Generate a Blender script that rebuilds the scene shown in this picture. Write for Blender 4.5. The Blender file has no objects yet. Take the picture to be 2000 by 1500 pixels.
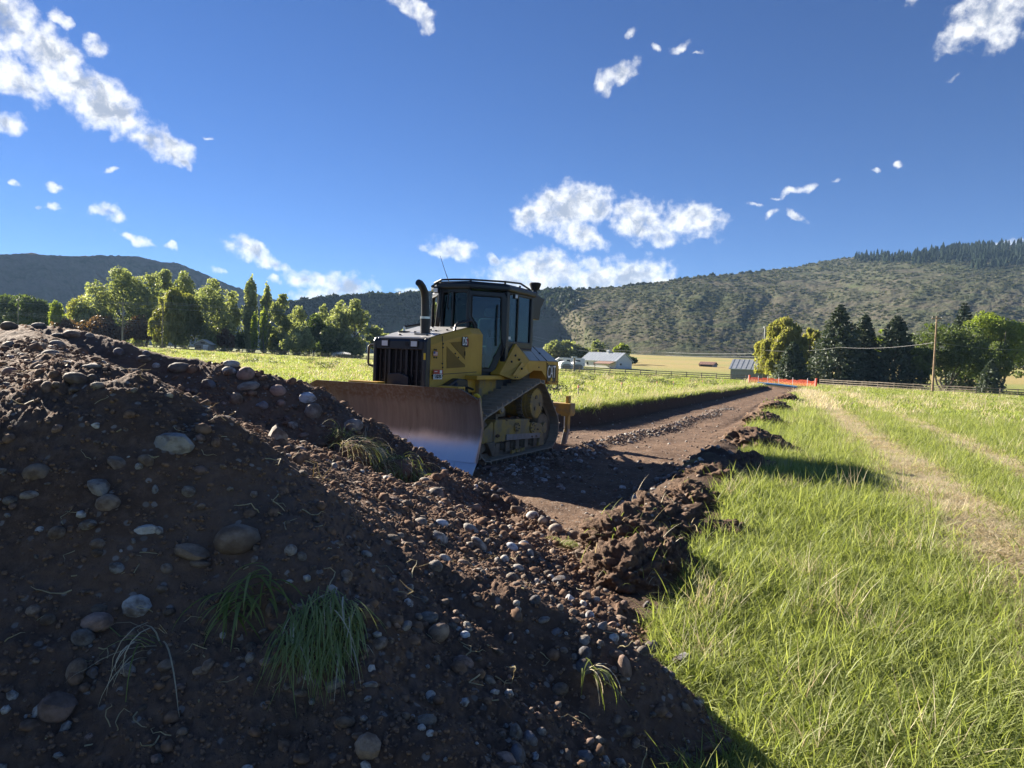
import bpy, bmesh, math, random
import numpy as np
from mathutils import Vector, Matrix

S = bpy.context.scene
COL = S.collection
R = math.radians

# ------------------------------------------------------------------ camera, sky, sun, exposure
F_PX, PITCH, ROLL, EYE = 1388.0, R(-1.98), R(2.3), 1.75
cam_d = bpy.data.cameras.new('camera')
cam_d.sensor_width = 36.0
cam_d.lens = 36.0 * F_PX / 2000.0
cam_d.clip_start, cam_d.clip_end = 0.1, 20000.0
cam = bpy.data.objects.new('camera', cam_d)
COL.objects.link(cam)
cam.matrix_world = Matrix.Translation((0, 0, EYE)) @ Matrix.Rotation(math.pi / 2 + PITCH, 4, 'X') @ Matrix.Rotation(ROLL, 4, 'Z')
S.camera = cam
CAM_R = np.array(cam.matrix_world.to_3x3())

def ray(px, py):
    "world direction through a point of the photograph (2000 x 1500)"
    return CAM_R @ np.array([(px - 1000) / F_PX, (750 - py) / F_PX, -1.0])

def at(px, py, d):
    v = ray(px, py)
    return np.array([0, 0, EYE]) + v * d / v[1]

SUN_ELEV, SUN_AZ = R(22.5), math.atan2(-0.72, 0.695)
SKY_STRENGTH, SUN_STRENGTH, EXPOSURE = 0.055, 5.0, 2.0
sun_dir = Vector((math.sin(SUN_AZ) * math.cos(SUN_ELEV), math.cos(SUN_AZ) * math.cos(SUN_ELEV), math.sin(SUN_ELEV)))
sl = bpy.data.lights.new('sun', 'SUN')
sl.energy, sl.angle, sl.color = SUN_STRENGTH, R(0.53), (1.0, 0.90, 0.76)
so = bpy.data.objects.new('sun', sl)
COL.objects.link(so)
so.rotation_euler = sun_dir.to_track_quat('Z', 'Y').to_euler()

S.view_settings.view_transform = 'Standard'
S.view_settings.look = 'None'
S.view_settings.gamma = 1.0
S.view_settings.use_curve_mapping = False
S.view_settings.exposure = EXPOSURE
S.render.engine = 'CYCLES'
S.cycles.use_denoising = True
S.cycles.max_bounces = 6
S.cycles.diffuse_bounces = 3
S.cycles.glossy_bounces = 3
S.cycles.transmission_bounces = 6
S.cycles.transparent_max_bounces = 12

class NT:
    "short hand for wiring shader nodes"
    def __init__(s, tree):
        s.t = tree
    def n(s, typ, **kw):
        nd = s.t.nodes.new(typ)
        for k, v in kw.items():
            setattr(nd, k, v)
        return nd
    def l(s, a, b):
        s.t.links.new(a, b)
    def put(s, sock, v):
        if hasattr(v, 'links'):
            s.l(v, sock)
        else:
            sock.default_value = v
    def math(s, op, a, b=None, c=None, clamp=False):
        nd = s.n('ShaderNodeMath', operation=op, use_clamp=clamp)
        for i, v in enumerate((a, b, c)):
            if v is not None:
                s.put(nd.inputs[i], v)
        return nd.outputs[0]
    def vmath(s, op, a, b=None):
        nd = s.n('ShaderNodeVectorMath', operation=op)
        for i, v in enumerate((a, b)):
            if v is not None:
                s.put(nd.inputs[i], v)
        return nd.outputs['Value'] if op in ('DOT_PRODUCT', 'LENGTH', 'DISTANCE') else nd.outputs[0]
    def smooth(s, v, a, b, lo=0.0, hi=1.0):
        nd = s.n('ShaderNodeMapRange', interpolation_type='SMOOTHSTEP')
        s.put(nd.inputs[0], v)
        for i, x in enumerate((a, b, lo, hi)):
            s.put(nd.inputs[i + 1], x)
        return nd.outputs[0]
    def mix(s, f, a, b, blend='MIX'):
        nd = s.n('ShaderNodeMix', data_type='RGBA', blend_type=blend)
        s.put(nd.inputs[0], f); s.put(nd.inputs[6], a); s.put(nd.inputs[7], b)
        return nd.outputs[2]
    def noise(s, vec, scale, detail=5.0, rough=0.55, dist=0.0):
        nd = s.n('ShaderNodeTexNoise')
        if vec is not None:
            s.l(vec, nd.inputs['Vector'])
        nd.inputs['Scale'].default_value = scale
        nd.inputs['Detail'].default_value = detail
        nd.inputs['Roughness'].default_value = rough
        nd.inputs['Distortion'].default_value = dist
        return nd.outputs[0]

def rgb(r, g=None, b=None):
    if g is None:
        r, g, b = r
    return (r, g, b, 1.0)

# clouds: (photo x, photo y, half length, half height, tilt in degrees, strength)
CLOUDS = [
 (20, 45, 95, 62, 40, 1.15), (95, 100, 95, 52, 42, 1.2), (30, 150, 85, 40, 38, 1.1), (150, 170, 85, 45, 36, 1.15), (205, 208, 85, 46, 28, 1.35),
 (300, 272, 48, 34, 25, 1.1), (345, 295, 45, 28, 30, 1.1), (366, 322, 10, 17, 0, 0.95), (118, 34, 26, 15, 45, 0.9), (183, 89, 28, 22, 40, 0.95),
 (10, 240, 30, 32, 50, 0.95), (105, 364, 20, 13, 30, 0.8), (28, 357, 14, 8, 20, 0.7), (208, 415, 36, 21, 10, 0.95), (262, 467, 40, 12, 15, 0.9),
 (328, 482, 24, 9, 20, 0.75), (106, 407, 18, 8, 25, 0.7), (80, 403, 9, 6, 0, 0.6), (410, 267, 14, 6, 20, 0.6), (220, 326, 22, 8, -20, 0.55),
 (490, 490, 60, 22, 18, 1.05), (540, 515, 30, 16, 25, 0.9), (605, 548, 62, 20, 16, 1.0), (680, 562, 58, 30, 5, 1.15), (640, 575, 70, 18, 0, 1.0),
 (800, 571, 26, 9, 5, 0.8), (600, 583, 22, 8, 0, 0.7), (533, 547, 14, 11, 10, 0.75), (425, 528, 22, 7, 10, 0.6),
 (800, 12, 55, 20, 25, 0.95), (836, 46, 24, 24, 50, 0.9), (880, 485, 56, 24, 8, 1.0), (966, 507, 18, 13, 20, 0.8),
 (1100, 405, 85, 46, -12, 1.25), (1150, 400, 60, 40, 10, 1.2), (1130, 455, 60, 32, 20, 1.0), (1040, 420, 40, 30, -25, 1.0), (1250, 430, 65, 48, 15, 1.15), (1290, 462, 45, 24, 10, 0.95),
 (1350, 430, 66, 38, 16, 1.15), (1398, 412, 20, 6, -15, 0.6), (1180, 165, 22, 30, 40, 0.9), (1215, 143, 40, 24, -18, 1.0),
 (1050, 545, 115, 50, -4, 1.25), (1060, 512, 34, 34, 0, 1.05), (1160, 555, 90, 40, 0, 1.2), (1220, 545, 110, 42, 4, 1.25), (1270, 540, 48, 36, 10, 1.05), (1160, 520, 26, 24, 0, 0.85),
 (1282, 97, 14, 12, 30, 0.7), (1330, 92, 26, 11, -25, 0.65), (1365, 102, 14, 4, 10, 0.5), (1232, 64, 20, 10, -30, 0.55),
 (1930, 30, 90, 55, -22, 1.05), (1870, 70, 55, 34, -10, 0.9), (1960, 70, 60, 30, -30, 0.8), (1775, 6, 22, 16, -40, 0.6), (1860, 152, 12, 14, 20, 0.45),
 (1760, 323, 16, 10, 0, 0.85), (1712, 335, 14, 5, -15, 0.6), (1580, 366, 22, 12, 0, 0.75), (1550, 374, 34, 8, -12, 0.6), (1634, 349, 12, 7, -10, 0.5),
 (1475, 400, 20, 8, 18, 0.75), (1505, 416, 18, 9, -25, 0.75), (1556, 419, 24, 10, 42, 0.9), (1518, 383, 16, 5, 0, 0.5),
 (1965, 478, 50, 10, 0, 1.0), (-90, 20, 120, 80, 35, 1.2), (-160, 150, 120, 60, 30, 1.1), (-120, 330, 60, 30, 20, 0.9), (2080, 10, 110, 60, -20, 1.0), (2140, 260, 60, 20, -10, 0.8),
]

def build_world():
    w = bpy.data.worlds.new('World')
    S.world = w
    w.use_nodes = True
    t = w.node_tree
    t.nodes.clear()
    k = NT(t)
    geo = k.n('ShaderNodeTexCoord')
    D = k.vmath('NORMALIZE', geo.outputs['Generated'])
    sky = k.n('ShaderNodeTexSky', sky_type='NISHITA')
    sky.sun_disc = False
    sky.sun_elevation = SUN_ELEV
    sky.sun_rotation = SUN_AZ
    sky.altitude = 2000
    sky.air_density, sky.dust_density, sky.ozone_density = 1.0, 0.0, 4.0
    warp = k.n('ShaderNodeTexNoise', noise_dimensions='3D')
    k.l(D, warp.inputs['Vector'])
    warp.inputs['Scale'].default_value = 38.0
    warp.inputs['Detail'].default_value = 5.0
    off = k.vmath('SUBTRACT', warp.outputs['Color'], (0.5, 0.5, 0.5))
    sc = k.n('ShaderNodeVectorMath', operation='SCALE')
    k.l(off, sc.inputs[0]); sc.inputs['Scale'].default_value = 0.028
    Dw = k.vmath('ADD', D, sc.outputs[0])
    up_sun = Vector((-0.35, 0.0, 0.93)).normalized()
    Ds = k.vmath('ADD', Dw, tuple(up_sun * 0.011))
    def field(vec):
        best = None
        for (x, y, a, b, tilt, st) in CLOUDS:
            d = Vector(ray(x, y)).normalized()
            x2 = Vector(ray(x + math.cos(R(tilt)) * a, y + math.sin(R(tilt)) * a)).normalized()
            y2 = Vector(ray(x - math.sin(R(tilt)) * b, y + math.cos(R(tilt)) * b)).normalized()
            U, V = x2 - d, y2 - d
            U, V = U / U.length_squared, V / V.length_squared
            un = k.n('ShaderNodeVectorMath', operation='DOT_PRODUCT'); k.l(vec, un.inputs[0]); un.inputs[1].default_value = tuple(U)
            vn = k.n('ShaderNodeVectorMath', operation='DOT_PRODUCT'); k.l(vec, vn.inputs[0]); vn.inputs[1].default_value = tuple(V)
            u = k.math('SUBTRACT', un.outputs['Value'], U.dot(d))
            v = k.math('SUBTRACT', vn.outputs['Value'], V.dot(d))
            m = k.math('MULTIPLY_ADD', v, v, k.math('MULTIPLY', u, u))
            m = k.math('SUBTRACT', st, m)
            best = m if best is None else k.math('MAXIMUM', best, m)
        return best
    nz = k.noise(D, 62.0, 8.0, 0.58)
    f0 = field(Dw)
    dens_in = k.math('ADD', k.math('MAXIMUM', f0, -1.5), k.math('MULTIPLY_ADD', nz, 3.0, -1.72))
    sep = k.n('ShaderNodeSeparateXYZ'); k.l(D, sep.inputs[0])
    front = k.math('MULTIPLY', k.smooth(sep.outputs['Y'], 0.0, 0.15), k.smooth(sep.outputs['Z'], 0.0, 0.05))
    alpha = k.math('MULTIPLY', k.smooth(dens_in, -0.40, 1.10), front)
    # thickness seen towards the light: greyer bellies, bright rims
    nz2 = k.n('ShaderNodeTexNoise'); k.l(Ds, nz2.inputs['Vector'])
    nz2.inputs['Scale'].default_value = 42.0; nz2.inputs['Detail'].default_value = 7.0; nz2.inputs['Roughness'].default_value = 0.6
    thick = k.math('ADD', f0, k.math('MULTIPLY_ADD', nz2.outputs[0], 3.2, -1.75))
    belly = k.smooth(thick, 0.40, 1.35)
    ccol = k.mix(belly, rgb(5.5, 5.5, 5.4), rgb(2.0, 2.25, 2.8))
    blue = k.mix(1.0, sky.outputs[0], rgb(0.225, 0.335, 0.51), 'MULTIPLY')
    fin = k.mix(alpha, blue, ccol)
    bg = k.n('ShaderNodeBackground')
    bg.inputs['Strength'].default_value = SKY_STRENGTH
    k.l(fin, bg.inputs['Color'])
    out = k.n('ShaderNodeOutputWorld')
    k.l(bg.outputs[0], out.inputs['Surface'])
    try:
        w.cycles.sampling_method = 'MANUAL'
        w.cycles.sample_map_resolution = 512
    except Exception:
        pass
build_world()

# ------------------------------------------------------------------ noise
_perm = np.random.RandomState(7).permutation(512).astype(np.int64)
_grad = np.random.RandomState(8).normal(size=(512, 3))
_grad /= np.linalg.norm(_grad, axis=1)[:, None]

def pn(P):
    P = np.asarray(P, float)
    I = np.floor(P).astype(np.int64)
    f = P - I
    u = f * f * f * (f * (f * 6 - 15) + 10)
    out = 0.0
    for dx in (0, 1):
        hx = _perm[(I[..., 0] + dx) & 511]
        wx = u[..., 0] if dx else 1 - u[..., 0]
        for dy in (0, 1):
            hy = _perm[(hx + I[..., 1] + dy) & 511]
            wy = u[..., 1] if dy else 1 - u[..., 1]
            for dz in (0, 1):
                h = _perm[(hy + I[..., 2] + dz) & 511]
                g = _grad[h]
                wz = u[..., 2] if dz else 1 - u[..., 2]
                out = out + wx * wy * wz * (g[..., 0] * (f[..., 0] - dx) + g[..., 1] * (f[..., 1] - dy) + g[..., 2] * (f[..., 2] - dz))
    return out * 1.5

def fbm(P, octaves=4, gain=0.5, billow=False):
    P = np.asarray(P, float)
    s, a, tot = 0.0, 1.0, 0.0
    for _ in range(octaves):
        n = pn(P)
        if billow:
            n = np.abs(n) * 2 - 0.5
        s = s + a * n
        tot += a
        a *= gain
        P = P * 2.03 + 17.3
    return s / tot

def p2(x, y, z=0.0):
    return np.stack([x, y, np.full_like(x, z)], -1)

def sstep(x, a, b):
    t = np.clip((x - a) / (b - a), 0, 1)
    return t * t * (3 - 2 * t)

# ------------------------------------------------------------------ object helpers
def tag(o, label=None, cat=None, group=None, kind=None):
    if label: o['label'] = label
    if cat: o['category'] = cat
    if group: o['group'] = group
    if kind: o['kind'] = kind
    return o

def link(name, data, parent=None, mat=None):
    o = bpy.data.objects.new(name, data)
    COL.objects.link(o)
    if parent is not None:
        o.parent = parent
    if mat is not None and data is not None and not data.materials:
        for m in (mat if isinstance(mat, (list, tuple)) else [mat]):
            data.materials.append(m)
    return o

def empty(name, loc=(0, 0, 0), rz=0.0):
    o = bpy.data.objects.new(name, None)
    o.empty_display_size = 0.1
    COL.objects.link(o)
    o.location = loc
    o.rotation_euler = (0, 0, rz)
    return o

def np_mesh(name, V, faces, smooth=False, attrs=None):
    "faces: an (n,3) or (n,4) array, or a list of such arrays"
    me = bpy.data.meshes.new(name)
    V = np.asarray(V, np.float32)
    if not isinstance(faces, (list, tuple)):
        faces = [faces]
    faces = [np.asarray(f, np.int32) for f in faces if len(f)]
    nl = sum(f.size for f in faces)
    nf = sum(len(f) for f in faces)
    me.vertices.add(len(V)); me.vertices.foreach_set('co', V.ravel())
    me.loops.add(nl); me.loops.foreach_set('vertex_index', np.concatenate([f.ravel() for f in faces]))
    tot = np.concatenate([np.full(len(f), f.shape[1], np.int32) for f in faces])
    st = np.concatenate([[0], np.cumsum(tot)[:-1]]).astype(np.int32)
    me.polygons.add(nf)
    me.polygons.foreach_set('loop_start', st)
    me.polygons.foreach_set('loop_total', tot)
    me.polygons.foreach_set('use_smooth', np.full(nf, smooth))
    for k, v in (attrs or {}).items():
        v = np.asarray(v, np.float32)
        a = me.attributes.new(k, 'FLOAT', 'POINT')
        a.data.foreach_set('value', v.ravel())
    me.update(calc_edges=True)
    return me

def grid_faces(nr, nc):
    i = np.arange(nr - 1)[:, None] * nc + np.arange(nc - 1)[None, :]
    return np.stack([i, i + 1, i + nc + 1, i + nc], -1).reshape(-1, 4)

class MB:
    "collects boxes, prisms and tubes into ONE mesh"
    def __init__(s):
        s.v, s.f = [], []
    def add(s, vs, fs):
        b = len(s.v)
        s.v += [tuple(map(float, p)) for p in vs]
        s.f += [tuple(i + b for i in f) for f in fs]
        return s
    def hexa(s, c):   # 8 corners: bottom 4 then top 4
        return s.add(c, [(3, 2, 1, 0), (4, 5, 6, 7), (0, 1, 5, 4), (1, 2, 6, 5), (2, 3, 7, 6), (3, 0, 4, 7)])
    def box(s, x0, x1, y0, y1, z0, z1):
        return s.hexa([(x0, y0, z0), (x1, y0, z0), (x1, y1, z0), (x0, y1, z0), (x0, y0, z1), (x1, y0, z1), (x1, y1, z1), (x0, y1, z1)])
    def prism(s, poly, a, b, plane='xz'):
        n = len(poly)
        P = {'xz': lambda p, h: (p[0], h, p[1]), 'xy': lambda p, h: (p[0], p[1], h), 'yz': lambda p, h: (h, p[0], p[1])}[plane]
        vs = [P(p, a) for p in poly] + [P(p, b) for p in poly]
        return s.add(vs, [tuple(range(n - 1, -1, -1)), tuple(range(n, 2 * n))] + [(i, (i + 1) % n, (i + 1) % n + n, i + n) for i in range(n)])
    def tube(s, pts, r, n=8, cap=True):
        pts = [Vector(p) for p in pts]
        rs = r if isinstance(r, (list, tuple)) else [r] * len(pts)
        rings = []
        ref = None
        for i, p in enumerate(pts):
            a = pts[max(i - 1, 0)]; b = pts[min(i + 1, len(pts) - 1)]
            d = (b - a).normalized()
            if ref is None:
                ref = d.orthogonal().normalized()
            ref = (ref - d * ref.dot(d))
            ref = ref.normalized() if ref.length > 1e-6 else d.orthogonal().normalized()
            q = d.cross(ref)
            rings.append([p + (ref * math.cos(t) + q * math.sin(t)) * rs[i] for t in [2 * math.pi * j / n for j in range(n)]])
        vs = [p for rg in rings for p in rg]
        fs = []
        for i in range(len(pts) - 1):
            for j in range(n):
                fs.append((i * n + j, i * n + (j + 1) % n, (i + 1) * n + (j + 1) % n, (i + 1) * n + j))
        if cap:
            fs.append(tuple(range(n - 1, -1, -1)))
            fs.append(tuple((len(pts) - 1) * n + j for j in range(n)))
        return s.add(vs, fs)
    def cyl(s, p0, p1, r, n=16):
        return s.tube([p0, p1], r, n)
    def build(s, name, mat, parent=None, bevel=0.0, smooth=False, seg=2):
        me = bpy.data.meshes.new(name)
        me.from_pydata(s.v, [], s.f)
        bm = bmesh.new(); bm.from_mesh(me)
        bmesh.ops.recalc_face_normals(bm, faces=bm.faces)
        bm.to_mesh(me); bm.free()
        if smooth:
            me.polygons.foreach_set('use_smooth', [True] * len(me.polygons))
        o = link(name, me, parent, mat)
        if smooth:
            me.set_sharp_from_angle(angle=R(38))
        if bevel:
            m = o.modifiers.new('bevel', 'BEVEL')
            m.width, m.segments, m.limit_method, m.angle_limit = bevel, seg, 'ANGLE', R(35)
            m.harden_normals = False
        return o

# ------------------------------------------------------------------ materials
def mat(name, c1, c2=None, scale=4.0, rough=0.75, metal=0.0, bump=0.0, bscale=30.0, spec=0.35, detail=6.0, lo=0.35, hi=0.65, rough2=None):
    m = bpy.data.materials.new(name)
    m.use_nodes = True
    t = m.node_tree
    k = NT(t)
    b = t.nodes['Principled BSDF']
    b.inputs['Metallic'].default_value = metal
    b.inputs['Roughness'].default_value = rough
    b.inputs['Specular IOR Level'].default_value = spec
    b.inputs['Base Color'].default_value = rgb(c1)
    tc = k.n('ShaderNodeTexCoord')
    if c2 is not None:
        nz = k.noise(tc.outputs['Object'], scale, detail, 0.6)
        f = k.smooth(nz, lo, hi)
        k.l(k.mix(f, rgb(c1), rgb(c2)), b.inputs['Base Color'])
        if rough2 is not None:
            k.l(k.math('MULTIPLY_ADD', f, rough2 - rough, rough), b.inputs['Roughness'])
    if bump:
        bp = k.n('ShaderNodeBump')
        bp.inputs['Strength'].default_value = 1.0
        bp.inputs['Distance'].default_value = bump
        k.l(k.noise(tc.outputs['Object'], bscale, 7.0, 0.65), bp.inputs['Height'])
        k.l(bp.outputs[0], b.inputs['Normal'])
    return m

def leaf_mat(name, c1, c2, trans=0.45, rand=0.25, tcol=None, spec=0.25):
    "thin leaves: a diffuse face and the light that comes through it; 'v' varies the tint leaf by leaf"
    m = bpy.data.materials.new(name)
    m.use_nodes = True
    t = m.node_tree
    t.nodes.clear()
    k = NT(t)
    at_ = k.n('ShaderNodeAttribute', attribute_name='v')
    oi = k.n('ShaderNodeObjectInfo')
    f = k.math('ADD', at_.outputs['Fac'], k.math('MULTIPLY_ADD', oi.outputs['Random'], rand, -rand / 2), clamp=True)
    col = k.mix(f, rgb(c1), rgb(c2))
    d = k.n('ShaderNodeBsdfPrincipled')
    d.inputs['Roughness'].default_value = 0.55
    d.inputs['Specular IOR Level'].default_value = spec
    k.l(col, d.inputs['Base Color'])
    tr = k.n('ShaderNodeBsdfTranslucent')
    tc = tcol or (1.25, 1.35, 0.6)
    k.l(k.mix(1.0, col, rgb(tc), 'MULTIPLY'), tr.inputs['Color'])
    mx = k.n('ShaderNodeMixShader')
    mx.inputs[0].default_value = trans
    k.l(d.outputs[0], mx.inputs[1]); k.l(tr.outputs[0], mx.inputs[2])
    out = k.n('ShaderNodeOutputMaterial')
    k.l(mx.outputs[0], out.inputs['Surface'])
    return m

# scatter: many small copies on points, one object (stuff)
def scatter(name, pts, rot, scl, idx, sources, parent=None):
    lib = bpy.data.collections.new(name + '_kinds')
    for i, me in enumerate(sources):
        o = bpy.data.objects.new('%s_kind.%03d' % (name, i), me)
        lib.objects.link(o)
    n = len(pts)
    me = bpy.data.meshes.new(name)
    me.vertices.add(n)
    me.vertices.foreach_set('co', np.asarray(pts, np.float32).ravel())
    for k, typ, key, v in (('rot', 'FLOAT_VECTOR', 'vector', rot), ('scl', 'FLOAT_VECTOR', 'vector', scl)):
        me.attributes.new(k, typ, 'POINT').data.foreach_set(key, np.asarray(v, np.float32).ravel())
    me.attributes.new('idx', 'INT', 'POINT').data.foreach_set('value', np.asarray(idx, np.int32))
    o = link(name, me, parent)
    g = bpy.data.node_groups.new(name + '_scatter', 'GeometryNodeTree')
    g.interface.new_socket('Geometry', in_out='INPUT', socket_type='NodeSocketGeometry')
    g.interface.new_socket('Geometry', in_out='OUTPUT', socket_type='NodeSocketGeometry')
    N, L = g.nodes.new, g.links.new
    gi, go = N('NodeGroupInput'), N('NodeGroupOutput')
    m2p = N('GeometryNodeMeshToPoints')
    ci = N('GeometryNodeCollectionInfo')
    ci.inputs['Collection'].default_value = lib
    ci.inputs['Separate Children'].default_value = True
    ci.inputs['Reset Children'].default_value = True
    iop = N('GeometryNodeInstanceOnPoints')
    iop.inputs['Pick Instance'].default_value = True
    def na(key, typ):
        a = N('GeometryNodeInputNamedAttribute')
        a.data_type = typ
        a.inputs['Name'].default_value = key
        return a.outputs['Attribute']
    L(gi.outputs[0], m2p.inputs[0]); L(m2p.outputs[0], iop.inputs['Points'])
    L(ci.outputs[0], iop.inputs['Instance'])
    L(na('idx', 'INT'), iop.inputs['Instance Index'])
    L(na('rot', 'FLOAT_VECTOR'), iop.inputs['Rotation'])
    L(na('scl', 'FLOAT_VECTOR'), iop.inputs['Scale'])
    L(iop.outputs[0], go.inputs[0])
    md = o.modifiers.new('scatter', 'NODES')
    md.node_group = g
    return o
# ------------------------------------------------------------------ terrain
RX, RY = 0.39 / 0.99925, 0.92 / 0.99925        # direction of the road cut
def uv_of(x, y): return RY * x - RX * y, RX * x + RY * y
def xy_of(u, v): return RY * u + RX * v, -RX * u + RY * v

def g_base(x, y):
    x = np.asarray(x, float); y = np.asarray(y, float)
    d = np.hypot(x, y) + 1e-9
    s = np.minimum(1.0, 190.0 / d)
    xs, ys = x * s, y * s
    z = 0.5 - 0.010 * xs - 0.0055 * ys + 6e-5 * np.minimum(xs, 0) ** 2
    z = z - 0.22 * (1 - sstep(d, 2.5, 8.5))
    return z + 0.025 * np.maximum(d - 190.0, 0) * sstep(x / d, -0.25, 0.05) * (y > 0)

def cut_left(v):
    return -6.35 - 1.1 * (1 - sstep(v, 14.5, 20.0))

CUT_R = -1.75
def ground(x, y):
    "height, dirt mask, bare-cut mask"
    x = np.asarray(x, float); y = np.asarray(y, float)
    u, v = uv_of(x, y)
    base = g_base(x, y)
    rag = 0.16 * fbm(p2(v * 1.3, u * 0.15, 3.1), 4)
    uL = cut_left(v) + rag * 0.8
    uR = CUT_R + 0.28 * fbm(p2(v * 0.7, u * 0.2, 9.4), 4)
    a = sstep(u, uL, uL + 0.26)
    b = 1 - sstep(u, uR - 0.25, uR + 0.55)
    ve = sstep(v, 2.0, 4.0) * (1 - sstep(v, 103.0, 107.0))
    inside = a * b * ve
    depth = 0.37 + 0.15 * sstep(v, 14.0, 22.0)
    near = v < 60
    fl = np.zeros_like(base)
    fl = fl + 0.05 * fbm(p2(u * 0.9, v * 0.35), 3)
    fl = fl + 0.022 * fbm(p2(u * 5.0, v * 1.6, 2.2), 4) + 0.016 * fbm(p2(u * 13, v * 11, 5.2), 3, billow=True)
    # grouser marks pressed across the floor in bands
    band = sstep(fbm(p2(u * 0.8, v * 0.25, 4.0), 2), 0.0, 0.25)
    fl = fl + band * 0.012 * np.sin(v * 2 * math.pi / 0.19 + 3 * pn(p2(u, v * 0.5)))
    # long ruts
    fl = fl - 0.05 * np.exp(-((u + 2.75 + 0.12 * np.sin(v * 0.17)) / 0.16) ** 2) * sstep(v, 18, 30)
    fl = fl - 0.05 * np.exp(-((u + 5.2) / 0.18) ** 2) * sstep(v, 20, 32)
    # windrow of loose gravel along the middle
    wr = np.exp(-((u + 4.0 + 0.25 * pn(p2(v * 0.25, v * 0 + 1.0))) / 0.24) ** 2) * sstep(v, 9.5, 11.5) * (1 - sstep(v, 26, 42))
    fl = fl + wr * (0.10 + 0.07 * fbm(p2(u * 6, v * 6, 1.0), 3))
    # spill along the right edge
    bm_ = np.exp(-((u - (CUT_R + 0.35)) / 0.42) ** 2) * sstep(v, 6, 8) * (1 - sstep(v, 85, 104))
    spill = bm_ * np.maximum(0, 0.10 + 0.22 * fbm(p2(u * 1.6, v * 0.9, 8.0), 4)) * (0.55 + 0.45 * (v < 16))
    bump = 0.035 * fbm(p2(x * 0.8, y * 0.8, 6.0), 3) * (1 - inside)
    z = base - depth * inside + fl * inside + spill + bump
    lip = np.exp(-((u - uL + 0.12) / 0.12) ** 2) * ve * 0.05
    z = z + lip
    edge = -0.80 - 0.65 * sstep(v, 9.0, 20.0) + 0.45 * fbm(p2(v * 0.9, u * 0.6, 12.0), 4)
    ext = sstep(u, -2.1, -1.9) * (1 - sstep(u, edge - 0.10, edge + 0.10)) * sstep(v, 1.2, 2.2) * (1 - sstep(v, 92, 104))
    z = z + ext * 0.07 * fbm(p2(x * 3.2, y * 3.2, 4.4), 4, 0.6)
    dirt = np.maximum(np.maximum(sstep(inside, 0.04, 0.2), sstep(spill, 0.05, 0.13)), ext)
    return z, dirt

def shade_topsoil_mask(x, y):
    "where the soil is darkened: shade painted on the left cut face, turned topsoil on the right"
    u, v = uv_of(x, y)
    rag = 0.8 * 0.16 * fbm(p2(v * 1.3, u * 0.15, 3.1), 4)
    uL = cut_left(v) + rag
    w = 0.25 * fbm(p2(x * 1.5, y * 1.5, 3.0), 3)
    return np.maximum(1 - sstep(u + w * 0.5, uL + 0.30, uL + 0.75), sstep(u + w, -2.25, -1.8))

def gz(x, y):
    return float(ground(np.array([float(x)]), np.array([float(y)]))[0][0])

def straw_mask(x, y):
    u, v = uv_of(x, y)
    c1 = 1.55 - 0.032 * np.maximum(v - 5, 0)
    w1 = 0.28 + 0.009 * np.maximum(v, 0)
    wob = 0.3 * fbm(p2(v * 0.6, u * 0.5, 2.7), 4)
    m = np.exp(-np.abs((u - c1 + wob) / w1) ** 4)
    m = np.maximum(m, 0.9 * np.exp(-np.abs((u - 2.95 + wob) / 0.30) ** 4))
    return m * sstep(v, 0, 2) * (1 - sstep(v, 75, 100))

def make_ground():
    us = [-8.7]
    while us[-1] < 3.8: us.append(us[-1] + 0.062)
    st, lo, hi = 0.08, [], []
    a, b = us[0], us[-1]
    while b < 1700:
        st *= 1.13; a -= st; b += st
        lo.append(a); hi.append(b)
    us = np.array(lo[::-1] + us + hi)
    vs = [-40, -25, -15, -9, -5, -2.5, -1, 0, 0.8, 1.5]
    while vs[-1] < 112: vs.append(vs[-1] + max(0.05, 0.0115 * vs[-1]))
    while vs[-1] < 2600: vs.append(vs[-1] * 1.05)
    vs = np.array(vs)
    U, Vv = np.meshgrid(us, vs)
    x, y = xy_of(U.ravel(), Vv.ravel())
    z, dirt = ground(x, y)
    d = np.hypot(x, y)
    straw = straw_mask(x, y)
    shade_topsoil = shade_topsoil_mask(x, y)
    gold = sstep(fbm(p2(x * 0.008, y * 0.02, 1.5), 3), -0.35, 0.1) * 0.9 * sstep(d, 215, 290) * sstep(x / d, -0.1, 0.05)
    V = np.stack([x, y, z], -1)
    F = grid_faces(len(vs), len(us))
    isd = dirt[F].mean(1) > 0.5
    # faces beyond a tall hill's foot are never seen; keep the sheet whole
    for name, sel, m in (('field', ~isd, mat_field()), ('dirt_road', isd, mat_dirt_ground())):
        f = F[sel]
        ids, inv = np.unique(f, return_inverse=True)
        me = np_mesh(name, V[ids], inv.reshape(f.shape), True, {'dirt': dirt[ids], 'straw': straw[ids], 'gold': gold[ids], 'top': shade_topsoil[ids]})
        tag(link(name, me, None, m), kind='structure')

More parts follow.
